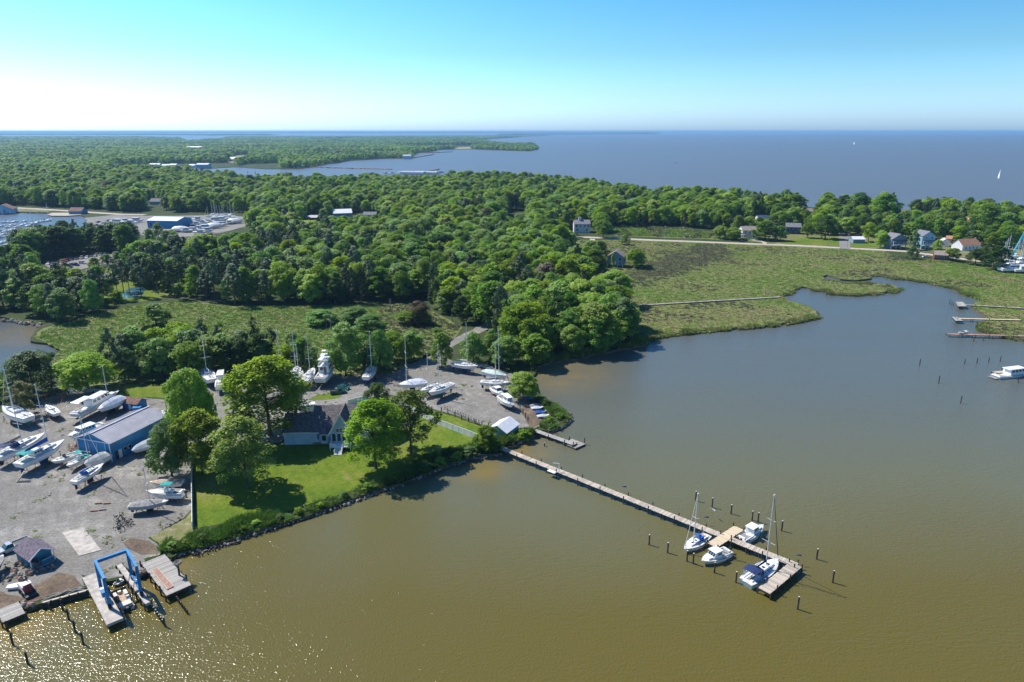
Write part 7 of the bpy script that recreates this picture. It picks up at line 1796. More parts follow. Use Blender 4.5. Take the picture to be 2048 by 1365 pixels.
def trailer(px, rot, label, L=6.0):
    t = thing('boat_trailer', label, 'trailer', G(*px, ZL), rad(rot)); fr = MB()
    fr.bar((-L / 2, -0.9, 0.5), (L * 0.2, -0.9, 0.5), 0.12).bar((-L / 2, 0.9, 0.5), (L * 0.2, 0.9, 0.5), 0.12).bar((L * 0.2, -0.9, 0.5), (L / 2, 0, 0.5), 0.12).bar((L * 0.2, 0.9, 0.5), (L / 2, 0, 0.5), 0.12)
    for x in (-0.45, -0.2, 0.1): fr.bar((x * L, -0.9, 0.5), (x * L, 0.9, 0.5), 0.1)
    fr.build('frame', ALU, t)
    for s in (-1, 1):
        MB().cyl((-0.15 * L, s * 1.0, 0.33), (-0.15 * L, s * 1.2, 0.33), 0.33, n=12).build('wheel', BLACKR, t); MB().bar((-0.48 * L, s * 0.45, 0.75), (0.1 * L, s * 0.45, 0.75), 0.08, 0.2).build('bunk', OFFWHITE, t)
trailer((146, 785), -50, 'empty pale boat trailer near the bright green tree on the bank'); trailer((196, 784), 10, 'empty grey boat trailer behind the flybridge cruiser'); trailer((970, 736), -20, 'empty trailer at the wood edge behind the blue-bottomed sloop')
st = thing('boat_steps', 'wooden boarding steps standing at the stern of the motor sailer', 'steps', G(44, 962, ZL), rad(40))
for s in (-1, 1): MB().bar((-1.1, s * 0.5, 0), (0.9, s * 0.5, 2.2), 0.08, 0.2).build('stringer', PLANKG, st)
for k in range(7): MB().box((-0.9 + k * 0.28, 0, 0.25 + k * 0.31), (0.28, 1.0, 0.05)).build('tread', PLANKG, st)
for i, (x, y, m_, lb) in enumerate([(1058, 798, BLUEC, 'bright blue covered dinghy at the far end of the dinghy row'), (1066, 808, DARKSTEEL, 'dark grey inflatable dinghy, second from the far end of the dinghy row'), (1074, 818, WHITE, 'white dinghy in the middle of the dinghy row'),
                                  (1081, 826, BLUEC, 'light blue covered dinghy near the reeds, fourth in the dinghy row'), (1086, 834, WHITE, 'white dinghy nearest the reeds in the dinghy row'), (1070, 813, GREYC, 'grey covered dinghy between the dark one and the white one')]):
    t = thing('dinghy', lb, 'dinghy', G(x, y, ZL + 0.15), rad(8 + R.random() * 14)); mb = MB(); L = 3.6
    for s in (-1, 1): mb.tube([(-L / 2, s * 0.55, 0.3), (L * 0.2, s * 0.6, 0.32), (L * 0.42, s * 0.3, 0.42), (L / 2, 0, 0.5)], 0.2, 8)
    mb.build('tube', m_ if m_ is not BLUEC else GREYH, t)
    MB().box((-0.2, 0, 0.2), (L * 0.8, 1.0, 0.12)).build('floor', GREYC, t)
    if m_ in (BLUEC, GREYC, WHITE): MB().loft([[(-L / 2, -0.7, 0.42), (-L / 2, 0, 0.75), (-L / 2, 0.7, 0.42)], [(0, -0.75, 0.45), (0, 0, 0.95), (0, 0.75, 0.45)], [(L / 2, -0.15, 0.5), (L / 2, 0, 0.62), (L / 2, 0.15, 0.5)]]).build('cover', m_, t)
    else: MB().box((-L / 2 - 0.1, 0, 0.6), (0.35, 0.3, 0.6)).build('outboard', DARKSTEEL, t)
# pier furniture
p = G(1118, 944, 1.25); t = thing('boat_davit', 'white boat davit frame on the left side of the long pier', 'davit', p, rad(-40))
MB().bar((0, 0, 0), (0, 0, 2.2), 0.14).bar((0, 0, 2.2), (-1.2, -0.9, 2.3), 0.1).build('arm', TRIM, t); MB().box((-1.2, -1.3, 0.2), (2.2, 1.0, 0.12)).bar((-2.2, -1.3, 0.2), (-2.2, -1.3, 1.0), 0.06).bar((-0.2, -1.3, 0.2), (-0.2, -1.3, 1.0), 0.06).build('cradle', TRIM, t)
for x, y, tp, lb in [(1416, 1050, 1034, 'blue pennant on a thin pole beyond the long pier near the small sloop'), (1252, 988, 973, 'blue pennant on a thin pole off the middle of the long pier'), (1600, 1130, 1110, 'blue pennant on a thin pole at the end of the long pier'), (1072, 915, 900, 'thin bent fishing pole standing beside the long pier near its root')]:
    p = G(x, y, 0); h = height_to(p, tp); t = thing('pennant_pole', lb, 'pole', p); MB().cyl((0, 0, 0), (0, 0, h), 0.025, n=5).build('pole', STEEL, t)
    if 'blue' in lb: MB().loft([[(0, 0, h), (0, 0.02, h), (0, 0.02, h - 0.35), (0, 0, h - 0.35)], [(-0.5, 0.1, h + 0.02), (-0.5, 0.12, h + 0.02), (-0.5, 0.12, h - 0.25), (-0.5, 0.1, h - 0.25)], [(-1.0, 0.0, h - 0.08), (-1.0, 0.02, h - 0.08), (-1.0, 0.02, h - 0.2), (-1.0, 0.0, h - 0.2)]]).build('pennant', BLUEC, t)
    else: MB().bar((0, 0, h), (-0.8, 0.1, h + 0.25), 0.03).build('tip', STEEL, t)
MB_ = MB(); p = G(1426, 1020, 2.0); t = thing('gull', 'white gull gliding low over the water beyond the long pier', 'bird', p, rad(20))
MB().loft([[(-0.28, -0.02, 0), (-0.28, 0, 0.02), (-0.28, 0.02, 0), (-0.28, 0, -0.02)], [(-0.1, -0.08, 0), (-0.1, 0, 0.08), (-0.1, 0.08, 0), (-0.1, 0, -0.08)], [(0.15, -0.07, 0), (0.15, 0, 0.07), (0.15, 0.07, 0), (0.15, 0, -0.07)], [(0.32, -0.02, 0.02), (0.32, 0, 0.04), (0.32, 0.02, 0.02), (0.32, 0, 0)]]).build('body', WHITE, t)
for s in (-1, 1): MB().loft([[(-0.08, s * 0.05, 0.03), (0.12, s * 0.05, 0.03), (0.12, s * 0.05, 0.05), (-0.08, s * 0.05, 0.05)], [(-0.02, s * 0.4, 0.16), (0.14, s * 0.4, 0.16), (0.14, s * 0.4, 0.175), (-0.02, s * 0.4, 0.175)], [(-0.12, s * 0.8, 0.10), (-0.06, s * 0.8, 0.10), (-0.06, s * 0.8, 0.11), (-0.12, s * 0.8, 0.11)]]).build('wing', GREYH if s > 0 else WHITE, t)

# ------------------------------------------------------------------ stones
RK = []
for k in range(6):
    n_ = 8; mb = MB(); rings = []
    for i in range(4):
        z = -0.35 + 0.75 * i / 3; rr = (0.75, 1.0, 0.85, 0.4)[i]
        rings.append([((rr + 0.2 * (R.random() - .5)) * math.cos(j * 6.283 / n_) * 0.5, (rr + 0.2 * (R.random() - .5)) * math.sin(j * 6.283 / n_) * 0.38, z + 0.1 * (R.random() - .5)) for j in range(n_)])
    mb.loft(rings); RK.append((mb.mesh('stone', ROCK), mb.mesh('stone', ROCKR)))
def stones(px, n, w, label, group, sz=(0.6, 1.4), z=0.35, seed=0, red=0.3, name='riprap_stone'):
    rg = random.Random(seed); pts = [G(x, y, 0.5) for x, y in px]; segs = [(a, b) for a, b in zip(pts[:-1], pts[1:])]; T = sum((b - a).length for a, b in segs)
    for a, b in segs:
        nr = Vector((-(b - a).y, (b - a).x, 0)).normalized()
        for _ in range(max(1, round(n * (b - a).length / T))):
            p = a.lerp(b, rg.random()) + nr * (w * (rg.random() - (0.62 if red == 0.3 else 0.35))); s = sz[0] + (sz[1] - sz[0]) * rg.random()
            o = obj(name, RK[rg.randrange(6)][1 if rg.random() < red else 0], None, (p.x, p.y, z * (0.6 + 0.8 * rg.random())), rg.random() * 6.28); o.scale = (s, s, s * 0.8)
            tag(o, label, 'stone', group)
stones([(328, 1118), (363, 1105), (396, 1098), (430, 1089), (460, 1080), (500, 1066), (560, 1048), (620, 1029), (700, 1000), (760, 978), (830, 955)], 105, 2.2, 'stone of the riprap at the water edge below the lawn reeds', 'riprap below the lawn', seed=3, sz=(0.4, 1.0))
stones([(830, 955), (900, 926), (950, 912), (1002, 906)], 36, 1.8, 'stone at the water edge between the lawn and the long pier', 'riprap near the long pier', seed=4, sz=(0.4, 1.0))
stones([(1004, 896), (1032, 892), (1040, 884)], 12, 0.9, 'stone at the foot of the boathouse reeds', 'stones by the boathouse', seed=5, sz=(0.4, 0.9))
stones([(1098, 864), (1117, 858), (1136, 846), (1144, 837), (1136, 823)], 34, 1.0, 'stone round the reedy point beside the yard pier', 'riprap of the reedy point', seed=6, sz=(0.5, 1.1))
stones([(30, 1135), (58, 1128), (66, 1150), (36, 1158), (30, 1145)], 62, 3.2, 'tan and reddish stone in the pile beside the blue office', 'stones beside the blue office', seed=7, sz=(0.6, 1.3), z=1.1, red=0.6, name='piled_stone')
stones([(66, 1152), (110, 1136)], 20, 0.9, 'small pale stone in front of the blue office', 'stones before the office', seed=8, sz=(0.3, 0.7), z=1.0)
stones([(278, 1152), (300, 1143)], 14, 1.0, 'pale stone between the slip and the wooden dock', 'stones by the slip', seed=9, sz=(0.6, 1.2), z=0.9)
stones([(44, 1214), (72, 1212)], 8, 0.8, 'flat tan slab of stone by the landing stage', 'slabs by the landing stage', seed=10, sz=(1.0, 1.7), z=0.7, red=0.7)
stones([(10, 640), (44, 645), (79, 650), (86, 655)], 44, 2.2, 'grey stone of the breakwater at the mouth of the left creek', 'stones at the left creek', seed=11, sz=(1.0, 2.4), z=0.6)
stones([(322, 1062), (350, 1048), (372, 1030)], 16, 1.2, 'pale stone lying in the thin grass of the verge', 'stones on the verge', seed=12, sz=(0.25, 0.6), z=0.95)
for i, (x, y) in enumerate([(402, 1092), (438, 1088), (456, 1080), (480, 1072), (508, 1065), (522, 1060), (536, 1058), (600, 1036), (640, 1022), (700, 1004), (784, 974), (820, 960), (905, 935), (925, 926), (940, 922)]):
    mb = MB(); l = 1.6 + 2.2 * R.random(); mb.cyl((-l / 2, 0, 0), (0, 0.1, 0.12), 0.07, 0.11, 6).cyl((0, 0.1, 0.12), (l / 2, 0, 0), 0.11, 0.05, 6).cyl((0.1, 0.1, 0.12), (0.5, 0.6, 0.35), 0.05, 0.02, 5)
    tag(mb.build('driftwood_log', DEADW if i % 2 else PILE, None, G(x, y, 0.35), rad(20 + 50 * (R.random() - .5))), 'driftwood log washed up along the lawn shore', 'log', 'driftwood along the lawn shore')

# the small rubble, shells and broken timber between the stones
rb = MB(); rg = random.Random(5); pts = [G(x, y, 0.3) for x, y in [(328, 1119), (363, 1106), (396, 1099), (430, 1090), (460, 1082), (500, 1068), (560, 1050), (620, 1031), (700, 1002), (760, 980), (830, 957), (900, 928), (950, 914), (1002, 908)]]
for a, b in zip(pts[:-1], pts[1:]):
    nr = Vector((-(b - a).y, (b - a).x, 0)).normalized(); n = int((b - a).length * 14)
    for _ in range(n):
        f = rg.random(); p = a.lerp(b, f); g = mnoise.noise(Vector((p.x / 4, p.y / 4, 7))); p = p + nr * ((0.9 + 0.9 * g) * (rg.random() - 0.75) * 1.6); s = 0.12 + 0.34 * rg.random() ** 2
        rb.box((p.x, p.y, 0.10 + 0.35 * rg.random()), (s * (1 + 2 * (rg.random() < 0.2)), s * 0.8, s * 0.7), rz=rg.random() * 3, mi=rg.choice((0, 0, 1, 2, 3)), top=0.6)
stuff(rb.build('shore_rubble', [ROCK, ROCKR, CONC, PILE]))
for x, y in ((197, 1008), (214, 1008), (188, 1023), (205, 1021)): tag(MB().box((0, 0, 0.15), (1.4, 0.28, 0.25)).build('blocking_timber', PLANKR, None, G(x, y, ZL + 0.03), rad(8 + 10 * R.random())), 'short reddish blocking timber lying on the open gravel of the lower yard', 'timber', 'blocking timbers on the gravel')

# dead trees in the inner marsh
for i, (x, y, tp) in enumerate([(653, 655, 620), (662, 662, 616), (688, 648, 622), (706, 648, 618), (905, 645, 628), (640, 648, 622), (780, 620, 596)]):
    p = G(x, y, ZL); h = height_to(p, tp); t = thing('dead_tree', ['bare dead tree', 'forked dead tree', 'leaning dead tree', 'bleached dead tree', 'broken white dead tree', 'thin dead tree', 'tall dead tree'][i] + ' standing in the marsh behind the yard', 'dead tree', p, R.random() * 6)
    mb = MB(); mb.cyl((0, 0, -0.2), (0.3, 0, h * 0.6), 0.2, 0.13, 6).cyl((0.3, 0, h * 0.6), (0.2, 0.3, h), 0.13, 0.03, 5); mb.build('trunk', DEADW, t); br = MB()
    for k in range(9):
        z = h * (0.4 + 0.06 * k); a0 = k * 2.3; l = h * 0.22; br.cyl((0.3, 0, z), (0.3 + l * math.cos(a0), l * math.sin(a0), z + l * 0.5), 0.05, 0.015, 4)
    br.build('branch', DEADW, t)

# ------------------------------------------------------------------ village, club, marinas
H = house
H('white_house', 'two-storey white house with tan roof and porch, between the trees beside the causeway road', (1484, 477), (1513, 477), 10, 6.2, 2.4, WHITEW, TROOF, win=[(0.2, 4.8, 1.0, 1.3), (0.5, 4.8, 1.0, 1.3), (0.8, 4.8, 1.0, 1.3), (0.2, 1.7, 1.2, 1.4), (0.8, 1.7, 1.2, 1.4)], porch=(0.02, 0.98, 2.8, 2.0))
H('tan_roofed_wing', 'long low tan-roofed house wing behind the two-storey white house', (1461, 462), (1486, 463), 9, 4.6, 2.4, WHITEW, TROOF, win=[(0.3, 2, 1, 1.2), (0.7, 2, 1, 1.2)])
H('navy_house', 'dark navy house with white-trimmed gables left of the village lane', (1571, 468), (1601, 469), 10, 5.6, 2.6, NAVYW, GROOF, win=[(0.2, 4.2, 1.0, 1.2), (0.5, 4.2, 1.0, 1.2), (0.8, 4.2, 1.0, 1.2), (0.3, 1.6, 1.2, 1.3), (0.7, 1.6, 1.2, 1.3)])
H('gable_house', 'slate-blue house with twin front gables and white porch, standing on stilts', (1781, 499), (1812, 497), 9, 4.4, 3.4, GREYW, GROOF, axis='y', win=[(0.2, 2.2, 1.1, 1.8), (0.42, 2.2, 1.1, 1.8), (0.7, 2.2, 1.1, 1.8), (0.88, 2.2, 1.1, 1.8)], stilts=2.6, porch=(0.0, 1.0, 2.9, 1.8))
H('tall_blue_house', 'tall light blue house with grey gable roof and stacked white porches', (1841, 499), (1867, 498), 9, 6.6, 3.2, LBLUE, GROOF, axis='y', win=[(0.3, 5.2, 1.0, 1.4), (0.75, 5.2, 1.2, 1.4), (0.2, 2.0, 1.0, 1.6), (0.5, 2.0, 1.0, 1.6), (0.8, 2.0, 1.0, 1.6)], stilts=2.6, porch=(0.0, 1.0, 3.0, 1.8))
H('white_garage', 'small white gabled garage between the tall blue house and the orange-roofed one', (1880, 493), (1898, 494), 7, 3.4, 2.0, WHITEW, WROOF, axis='y', cat='garage')
H('brown_roofed_house', 'low house with red-brown roof just behind the small white garage', (1890, 486), (1902, 487), 7, 3.2, 1.8, TANW, OROOF)
H('red_house', 'long low red house with a row of white windows at the marsh edge', (1868, 519), (1898, 521), 9, 3.0, 2.0, REDW, TROOF, win=[(0.1 + 0.13 * k, 1.7, 0.9, 1.2) for k in range(7)])
H('cape_house', 'white house with orange-tan roof and two dormers above the dark shrubs', (1924, 502), (1960, 500), 9, 3.6, 3.8, WHITEW, OROOF, win=[(0.2, 1.8, 1, 1.3), (0.4, 1.8, 1, 1.3), (0.6, 1.8, 1, 1.3), (0.8, 1.8, 1, 1.3)], chimney=(0.96, 0.5))
H('orange_roofed_house', 'tall white house with orange roof partly behind the large round tree', (1931, 462), (1950, 462), 10, 7.5, 3.4, WHITEW, OROOF, axis='y', win=[(0.3, 5.8, 1.1, 1.4), (0.7, 5.8, 1.1, 1.4), (0.3, 2.5, 1.1, 1.4), (0.7, 2.5, 1.1, 1.4)])
H('white_blue_house', 'white gabled house near the turquoise crane at the right edge', (2014, 476), (2034, 476), 9, 6.0, 3.0, WHITEW, GROOF, axis='y', win=[(0.3, 4.0, 1, 1.3), (0.7, 4.0, 1, 1.3)])
H('grey_shed', 'grey shed with pale roof on the village lawn, right of the lane', (1706, 487), (1729, 487), 7, 3.0, 1.6, GREYW, WROOF, cat='shed')
H('grey_roofed_house', 'grey-roofed house on the bay shore left of the round dark tree', (1796, 438), (1816, 438), 9, 5.0, 3.0, GREYW, TROOF)
H('tan_roofed_house', 'tan-roofed house on the bay shore left of the village lane', (1604, 430), (1626, 430), 9, 3.4, 2.4, TANW, TROOF)
H('shore_house', 'white house on the bay shore behind the dark cypress trees', (1524, 430), (1548, 430), 9, 4.0, 2.4, WHITEW, GROOF, win=[(0.3, 2, 1.2, 1.2), (0.7, 2, 1.2, 1.2)])
H('red_roofed_house', 'turquoise house with red metal roof among the village trees', (1504, 452), (1533, 453), 8, 3.2, 2.2, TURQ, RROOF)
H('solar_roofed_house', 'house with solar panels on its roof behind the red-roofed one', (1516, 443), (1538, 443), 8, 3.2, 2.0, WHITEW, NAVYW)
H('turquoise_house', 'turquoise bungalow with grey roof left of the round tree in the village', (1453, 444), (1474, 444), 8, 3.2, 2.0, TURQ, GROOF)
H('pink_house', 'low white house beside a red shrub at the left end of the village', (1461, 436), (1482, 436), 8, 3.2, 2.0, WHITEW, GROOF)
ch, w_ = H('cupola_house', 'white house with a square cupola rising out of the wood beside the causeway', (1148, 466), (1180, 466), 11, 7.2, 2.6, WHITEW, GROOF, win=[(0.15, 5.6, 1.2, 1.5), (0.4, 5.6, 1.2, 1.5), (0.65, 5.6, 1.2, 1.5), (0.88, 5.6, 1.2, 1.5), (0.2, 2.4, 1.2, 1.5), (0.8, 2.4, 1.2, 1.5)])
MB().box((w_ * 0.38, 5.5, 10.6), (2.2, 2.2, 2.4)).build('cupola', WHITEW, ch); MB().box((w_ * 0.38, 5.5, 12.0), (2.6, 2.6, 0.6), top=0.2).build('cupola_roof', GROOF, ch)
mh_, w_ = H('marsh_house', 'blue-grey stilt house with a red-trimmed gable standing at the marsh edge by the wood', (1214, 534), (1246, 536), 9, 5.0, 3.2, GREYW, TROOF, axis='y', win=[(0.2, 3.4, 1.2, 1.6), (0.8, 3.4, 1.2, 1.6), (0.2, 1.0, 1.2, 1.2), (0.8, 1.0, 1.2, 1.2)], stilts=1.6, door=0.5)
H('white_roofed_barn', 'large barn with pale sloping roof in the middle of the wood', (668, 438), (704, 438), 16, 5.0, 3.0, GREYW, WROOF, cat='barn', rot=rad(18))
H('wood_house', 'grey-roofed house right of the barn in the middle of the wood', (726, 438), (752, 438), 10, 3.6, 2.4, TANW, GROOF)
H('hidden_house', 'grey-roofed house alone among the trees above the blue marina building', (300, 410), (321, 410), 10, 3.6, 3.0, LBLUE, GROOF)
H('red_shed', 'long red shed among the trees between the marina and the barn', (608, 443), (634, 443), 10, 3.4, 1.6, REDW, GREYROOF, cat='shed')
H('clearing_house', 'white-roofed house in the gap in the wood left of the cupola house', (1028, 416), (1044, 416), 8, 3.4, 1.8, WHITEW, WROOF)
H('creek_house', 'blue house with red roof at the left edge beside the creek road', (-14, 428), (26, 427), 12, 4.2, 4.6, LBLUE, BRROOF, axis='y', win=[(0.6, 2, 1.6, 1.6)])
H('beach_house', 'low blue building with dark red roof at the little creek beach', (138, 429), (164, 429), 10, 3.2, 3.0, BLUEW, BRROOF, win=[(0.2, 1.6, 1.2, 1.2), (0.5, 1.6, 1.2, 1.2), (0.8, 1.6, 1.2, 1.2)])
H('marina_hall', 'bright blue marina hall with white roof at the edge of the boat lot', (296, 457), (356, 458), 22, 6.6, 2.0, BLUEW, WROOF, cat='marina hall', win=[(0.12, 3, 2.0, 3.4), (0.3, 3, 2.0, 3.4)])
H('club_house', 'grey-roofed club house half hidden by pines below the car park', (186, 572), (214, 572), 9, 3.4, 2.6, TANW, GROOF, cat='club house')
H('pool_house', 'small brown-roofed hut between the pool and the pines', (196, 590), (212, 592), 5, 2.6, 1.6, TANW, BRROOF, cat='hut')
POOL = mat('pool_water', (0.02, 0.42, 0.45), 0.1, var=0.05); pq = MB(); pq.slab([G(182, 560, ZL + 0.2), G(198, 558, ZL + 0.2), (G(200, 563, ZL + 0.2)), G(184, 565, ZL + 0.2)], 0.1); structure(pq.build('swimming_pool_water', POOL))
sheet('pond_water', [(246, 588), (262, 576), (285, 573), (290, 582), (272, 596), (252, 597)], ZL + 0.06, mat('pond_water', (0.06, 0.14, 0.2), 0.08, var=0.1), amp=0.3, seed=41)
sheet('pond_water', [(345, 566), (358, 564), (362, 569), (350, 571)], ZL + 0.06, MATS['pond_water'], amp=0.2, seed=42)

def simple(mb, mats, name): return mb.mesh(name, mats)
def tiny_sail_mesh(mast=11.0):
    mb = MB(); top, bot, dk, half = hull_parts(9, 2.9, 1.0, 0.4, n=7)
    for s_, mi in ((top, 0), (bot, 1), (dk, 0)): mb.add(s_.v, s_.f, mi)
    mb.box((0.3, 0, 1.3), (3.0, 1.5, 0.4), mi=0, top=0.8); mb.cyl((0.8, 0, 1), (0.7, 0, 1 + mast), 0.11, 0.08, 5, mi=2); mb.cyl((0.7, 0, 2.2), (-2.8, 0, 2.3), 0.16, 0.1, 5, mi=1); mb.bar((0.7, -0.9, 1 + mast * .55), (0.7, 0.9, 1 + mast * .55), 0.06, mi=2)
    mb.cyl((0.7, 0, mast + 0.9), (4.4, 0, 1.3), 0.05, 0.05, 4, mi=2)
    return mb.mesh('moored_sailboat', [WHITE, NAVY, ALU])
def tiny_motor_mesh(L=8):
    mb = MB(); top, bot, dk, half = hull_parts(L, L * .34, 1.1, 0.4, kind='power', tw=.85, n=7)
    for s_, mi in ((top, 0), (bot, 1), (dk, 0)): mb.add(s_.v, s_.f, mi)
    mb.box((0.2, 0, 1.75), (L * .42, L * .24, 1.1), mi=0, top=0.8); mb.box((0.25, 0, 1.8), (L * .40, L * .245, 0.35), mi=2, top=0.9); mb.box((-0.1, 0, 2.4), (L * .36, L * .22, 0.08), mi=0)
    return mb.mesh('stored_motorboat', [WHITE, NAVY, GLASS])
TS = [tiny_sail_mesh(11), tiny_sail_mesh(13), tiny_sail_mesh(9)]; TM = [tiny_motor_mesh(8), tiny_motor_mesh(11)]
def many(name, meshes, pts, z, rots, label, cat, group, s=(0.85, 1.2)):
    for x, y in pts:
        o = obj(name, R.choice(meshes), None, G(x, y, z), rad(R.choice(rots) + R.random() * 8)); k = s[0] + (s[1] - s[0]) * R.random(); o.scale = (k, k, k); tag(o, label, cat, group)
many('moored_sailboat', TS, [(4, 453), (14, 456), (24, 452), (34, 455), (46, 451), (56, 453), (66, 449), (8, 470), (20, 473), (33, 470), (5, 486), (16, 490), (76, 446), (88, 444), (2, 462), (12, 464), (25, 461), (38, 463), (50, 460), (62, 458), (30, 482), (44, 478), (2, 476), (70, 456), (58, 466), (98, 442), (10, 446), (30, 445), (50, 443)], 0, [80, 95, 260], 'white sailboat moored in the left-hand marina', 'sailboat', 'sailboats in the left-hand marina')
many('stored_sailboat', TS, [(418, 434), (424, 431), (430, 434), (437, 431), (444, 433), (450, 430), (455, 434), (461, 431), (467, 434), (440, 436)], ZL + 1.2, [0, 90, 180], 'masted sailboat stored ashore at the far side of the marina lot', 'sailboat', 'sailboats stored in the marina lot')
lot = [(372, 463), (385, 461), (398, 459), (410, 457), (422, 455), (434, 452), (446, 450), (458, 447), (392, 450), (405, 447), (418, 444), (430, 442), (442, 441), (455, 440), (468, 440), (380, 444), (395, 441), (474, 444), (482, 442), (250, 444), (262, 446), (272, 443), (400, 466), (415, 463), (234, 446)]
many('stored_motorboat', TM, lot, ZL + 1.0, [0, 20, 170, 200], 'white motorboat stored ashore in the marina lot', 'motorboat', 'motorboats stored in the marina lot', s=(0.9, 1.5))
for x, y, l in ((362, 462, 'left'), (430, 455, 'middle'), (470, 446, 'right')):
    t = thing('wrapped_yacht', 'large white wrapped yacht, %s one of three in the marina lot' % l, 'yacht', G(x, y, ZL + 0.9), rad(12)); hp = hull_parts(14, 4.6, 1.9, 0.6, kind='power'); hp[0].build('hull', WHITE, t); hp[1].build('bottom', NAVY, t); canvas_cover(t, 14, 4.6, hp[3], SHRINK, 2.2)
for x, y, c, k in [(196, 444, 'dark', 0), (205, 446, 'white', 1), (216, 441, 'blue', 2), (224, 443, 'silver', 3), (192, 450, 'navy', 4), (204, 452, 'grey', 5)]:
    car((x - 3, y + .4), (x + 3, y - .4), COLS[c], '%s car in the left part of the marina lot' % COLS[c][0].replace('_', ' '), 'car', group='cars in the marina lot')
many('moored_sailboat', TS, [(215 + 4.6 * i, 336 + (i % 3)) for i in range(26)], 0.5, [80, 95, 260], 'sailboat moored along the far side of the creek', 'sailboat', 'sailboats across the creek')
many('moored_motorboat', TM, [(345 + 6 * i, 345 + (i % 4) * 1.5) for i in range(17)], 0, [0, 90, 200], 'motorboat in the crowded marina across the creek', 'motorboat', 'motorboats across the creek', s=(1.0, 1.6))
many('moored_motorboat', TM, [(772 + 6.5 * i, 347.5 + (i % 2) * 1.2) for i in range(9)] + [(862 + 5 * i, 346) for i in range(5)], 0, [0, 90], 'motorboat moored at the covered slips on the bay side of the creek', 'motorboat', 'motorboats at the covered slips', s=(1.0, 1.6))
for x0, x1, y, hh, wm, lb in [(298, 319, 335, 6, LBLUE, 'leftmost white-roofed hall'), (323, 337, 337, 6, WHITEW, 'second white-roofed hall'), (338, 352, 337, 7, LBLUE, 'third white-roofed hall'), (377, 389, 336, 5, WHITEW, 'small white-roofed hut'), (393, 417, 337, 8, TURQ, 'green and white hall nearest the water')]:
    H('creek_hall', lb + ' of the marina across the creek', (x0, y), (x1, y), 16, hh, 2.5, wm, WROOF, cat='hall')
H('long_shed', 'long low blue shed roof left of the halls across the creek', (226, 340), (256, 340), 14, 4, 1.5, LBLUE, GREYROOF, cat='hall')
for x0, x1, lb in [(800, 846, 'left'), (828, 872, 'right')]: H('covered_slip', 'long white-roofed covered boat slip, %s one, on the bay side of the creek' % lb, (x0, 348), (x1, 349), 16, 3.5, 1.5, WHITEW, GREYROOF, cat='boat slip')
H('far_mansion', 'white many-gabled house among the far trees across the creek', (372, 303), (402, 303), 30, 10, 9, WHITEW, WROOF, cat='house')
H('far_farmhouse', 'white farmhouse by the tan field across the creek', (459, 323), (470, 323), 16, 6, 5, WHITEW, WROOF)
H('point_house', 'pale house standing at the tip of the point across the creek', (806, 318), (822, 318), 14, 8, 4, LBLUE, GREYROOF)
def breakwater(px, label, w=6, h=1.6):
    t = thing('breakwater', label, 'breakwater', (0, 0, 0)); mb = MB(); pts = [G(x, y, 0.3) for x, y in px]
    for a, b in zip(pts[:-1], pts[1:]):
        n = max(2, int((b - a).length / 4))
        for k in range(n):
            p = a.lerp(b, k / n); s = 0.7 + 0.6 * R.random(); mb.box((p.x, p.y, h * 0.3), (w * s, w * s * 0.8, h * s + 1), rz=R.random() * 3, top=0.5)
    o = mb.build('rocks', ROCKR, t); o['kind'] = 'stuff'
breakwater([(622, 335), (700, 337.5), (786, 339.5)], 'long low rock breakwater across the creek mouth')
breakwater([(848, 346), (878, 340)], 'short dark breakwater beside the covered slips', 5, 2.5)
breakwater([(855, 306.5), (905, 304.5)], 'thin reddish breakwater off the far point', 9, 2.2)
breakwater([(825, 316.5), (866, 310)], 'thin bar of rock and sand by the point house', 9, 2)

# sailing boats on the bay
def under_sail(px, top_y, label, sails=True, rot=70):
    p = G(*px, 0); h = height_to(p, top_y); L = h * 0.72; t = thing('sailing_boat', label, 'sailboat', p, rad(rot)); hp = hull_parts(L, L * .3, L * .09, L * .04, n=9); hp[0].build('hull', WHITE if sails else NAVY, t); hp[2].build('deck', OFFWHITE, t)
    MB().cyl((L * .05, 0, 0), (L * .05, 0, h), 0.12, 0.08, 5).build('mast', ALU, t)
    if sails:
        for nm, x0, x1, f in (('mainsail', L * .04, -L * .42, 1.0), ('jib', L * .06, L * .46, 0.85)):
            mb = MB(); rr = []
            for k in range(6):
                z = L * .12 + (h * f - L * .12) * k / 5; w = (1 - k / 5) ** 0.9; xe = x0 + (x1 - x0) * w; b_ = 0.10 * L * w * (1 - 0.2)
                rr.append([(x0, 0, z), ((x0 + xe) / 2, b_, z), (xe, b_ * 1.2, z), ((x0 + xe) / 2, b_ - 0.05, z)])
            mb.loft(rr); mb.build(nm, WHITE, t)
    else: MB().cyl((-L * .3, 0, 0), (-L * .3, 0, h * .7), 0.1, 0.07, 5).build('mizzen_mast', ALU, t)
under_sail((1998, 357), 338, 'white sloop under full sail, largest on the bay at the right'); under_sail((1559, 304), 294, 'white sloop under sail far out in the middle of the bay')
under_sail((1353, 326), 316, 'dark ketch with bare masts lying off the wooded shore', False, 20); under_sail((1708, 289), 283, 'tiniest sail near the horizon on the bay', True, 100); under_sail((1418, 326), 323, 'tiny boat right of the dark ketch', False, 10)
powerboat((585, 347.5), (562, 347.5), 'low motorboat crossing the creek with a pale wake', 'creek motorboat', 'runabout', ashore=False, zref=0.6, B=4.5, rail=False, hull=GREYH)
for x, y, tp in ((496, 349, 343), (511, 350, 343), (867, 309.5, 306)): pil((x, y), tp, 'thin channel marker post in the far creek', 'channel markers of the creek', r=0.5, cap=False, name='channel_marker')

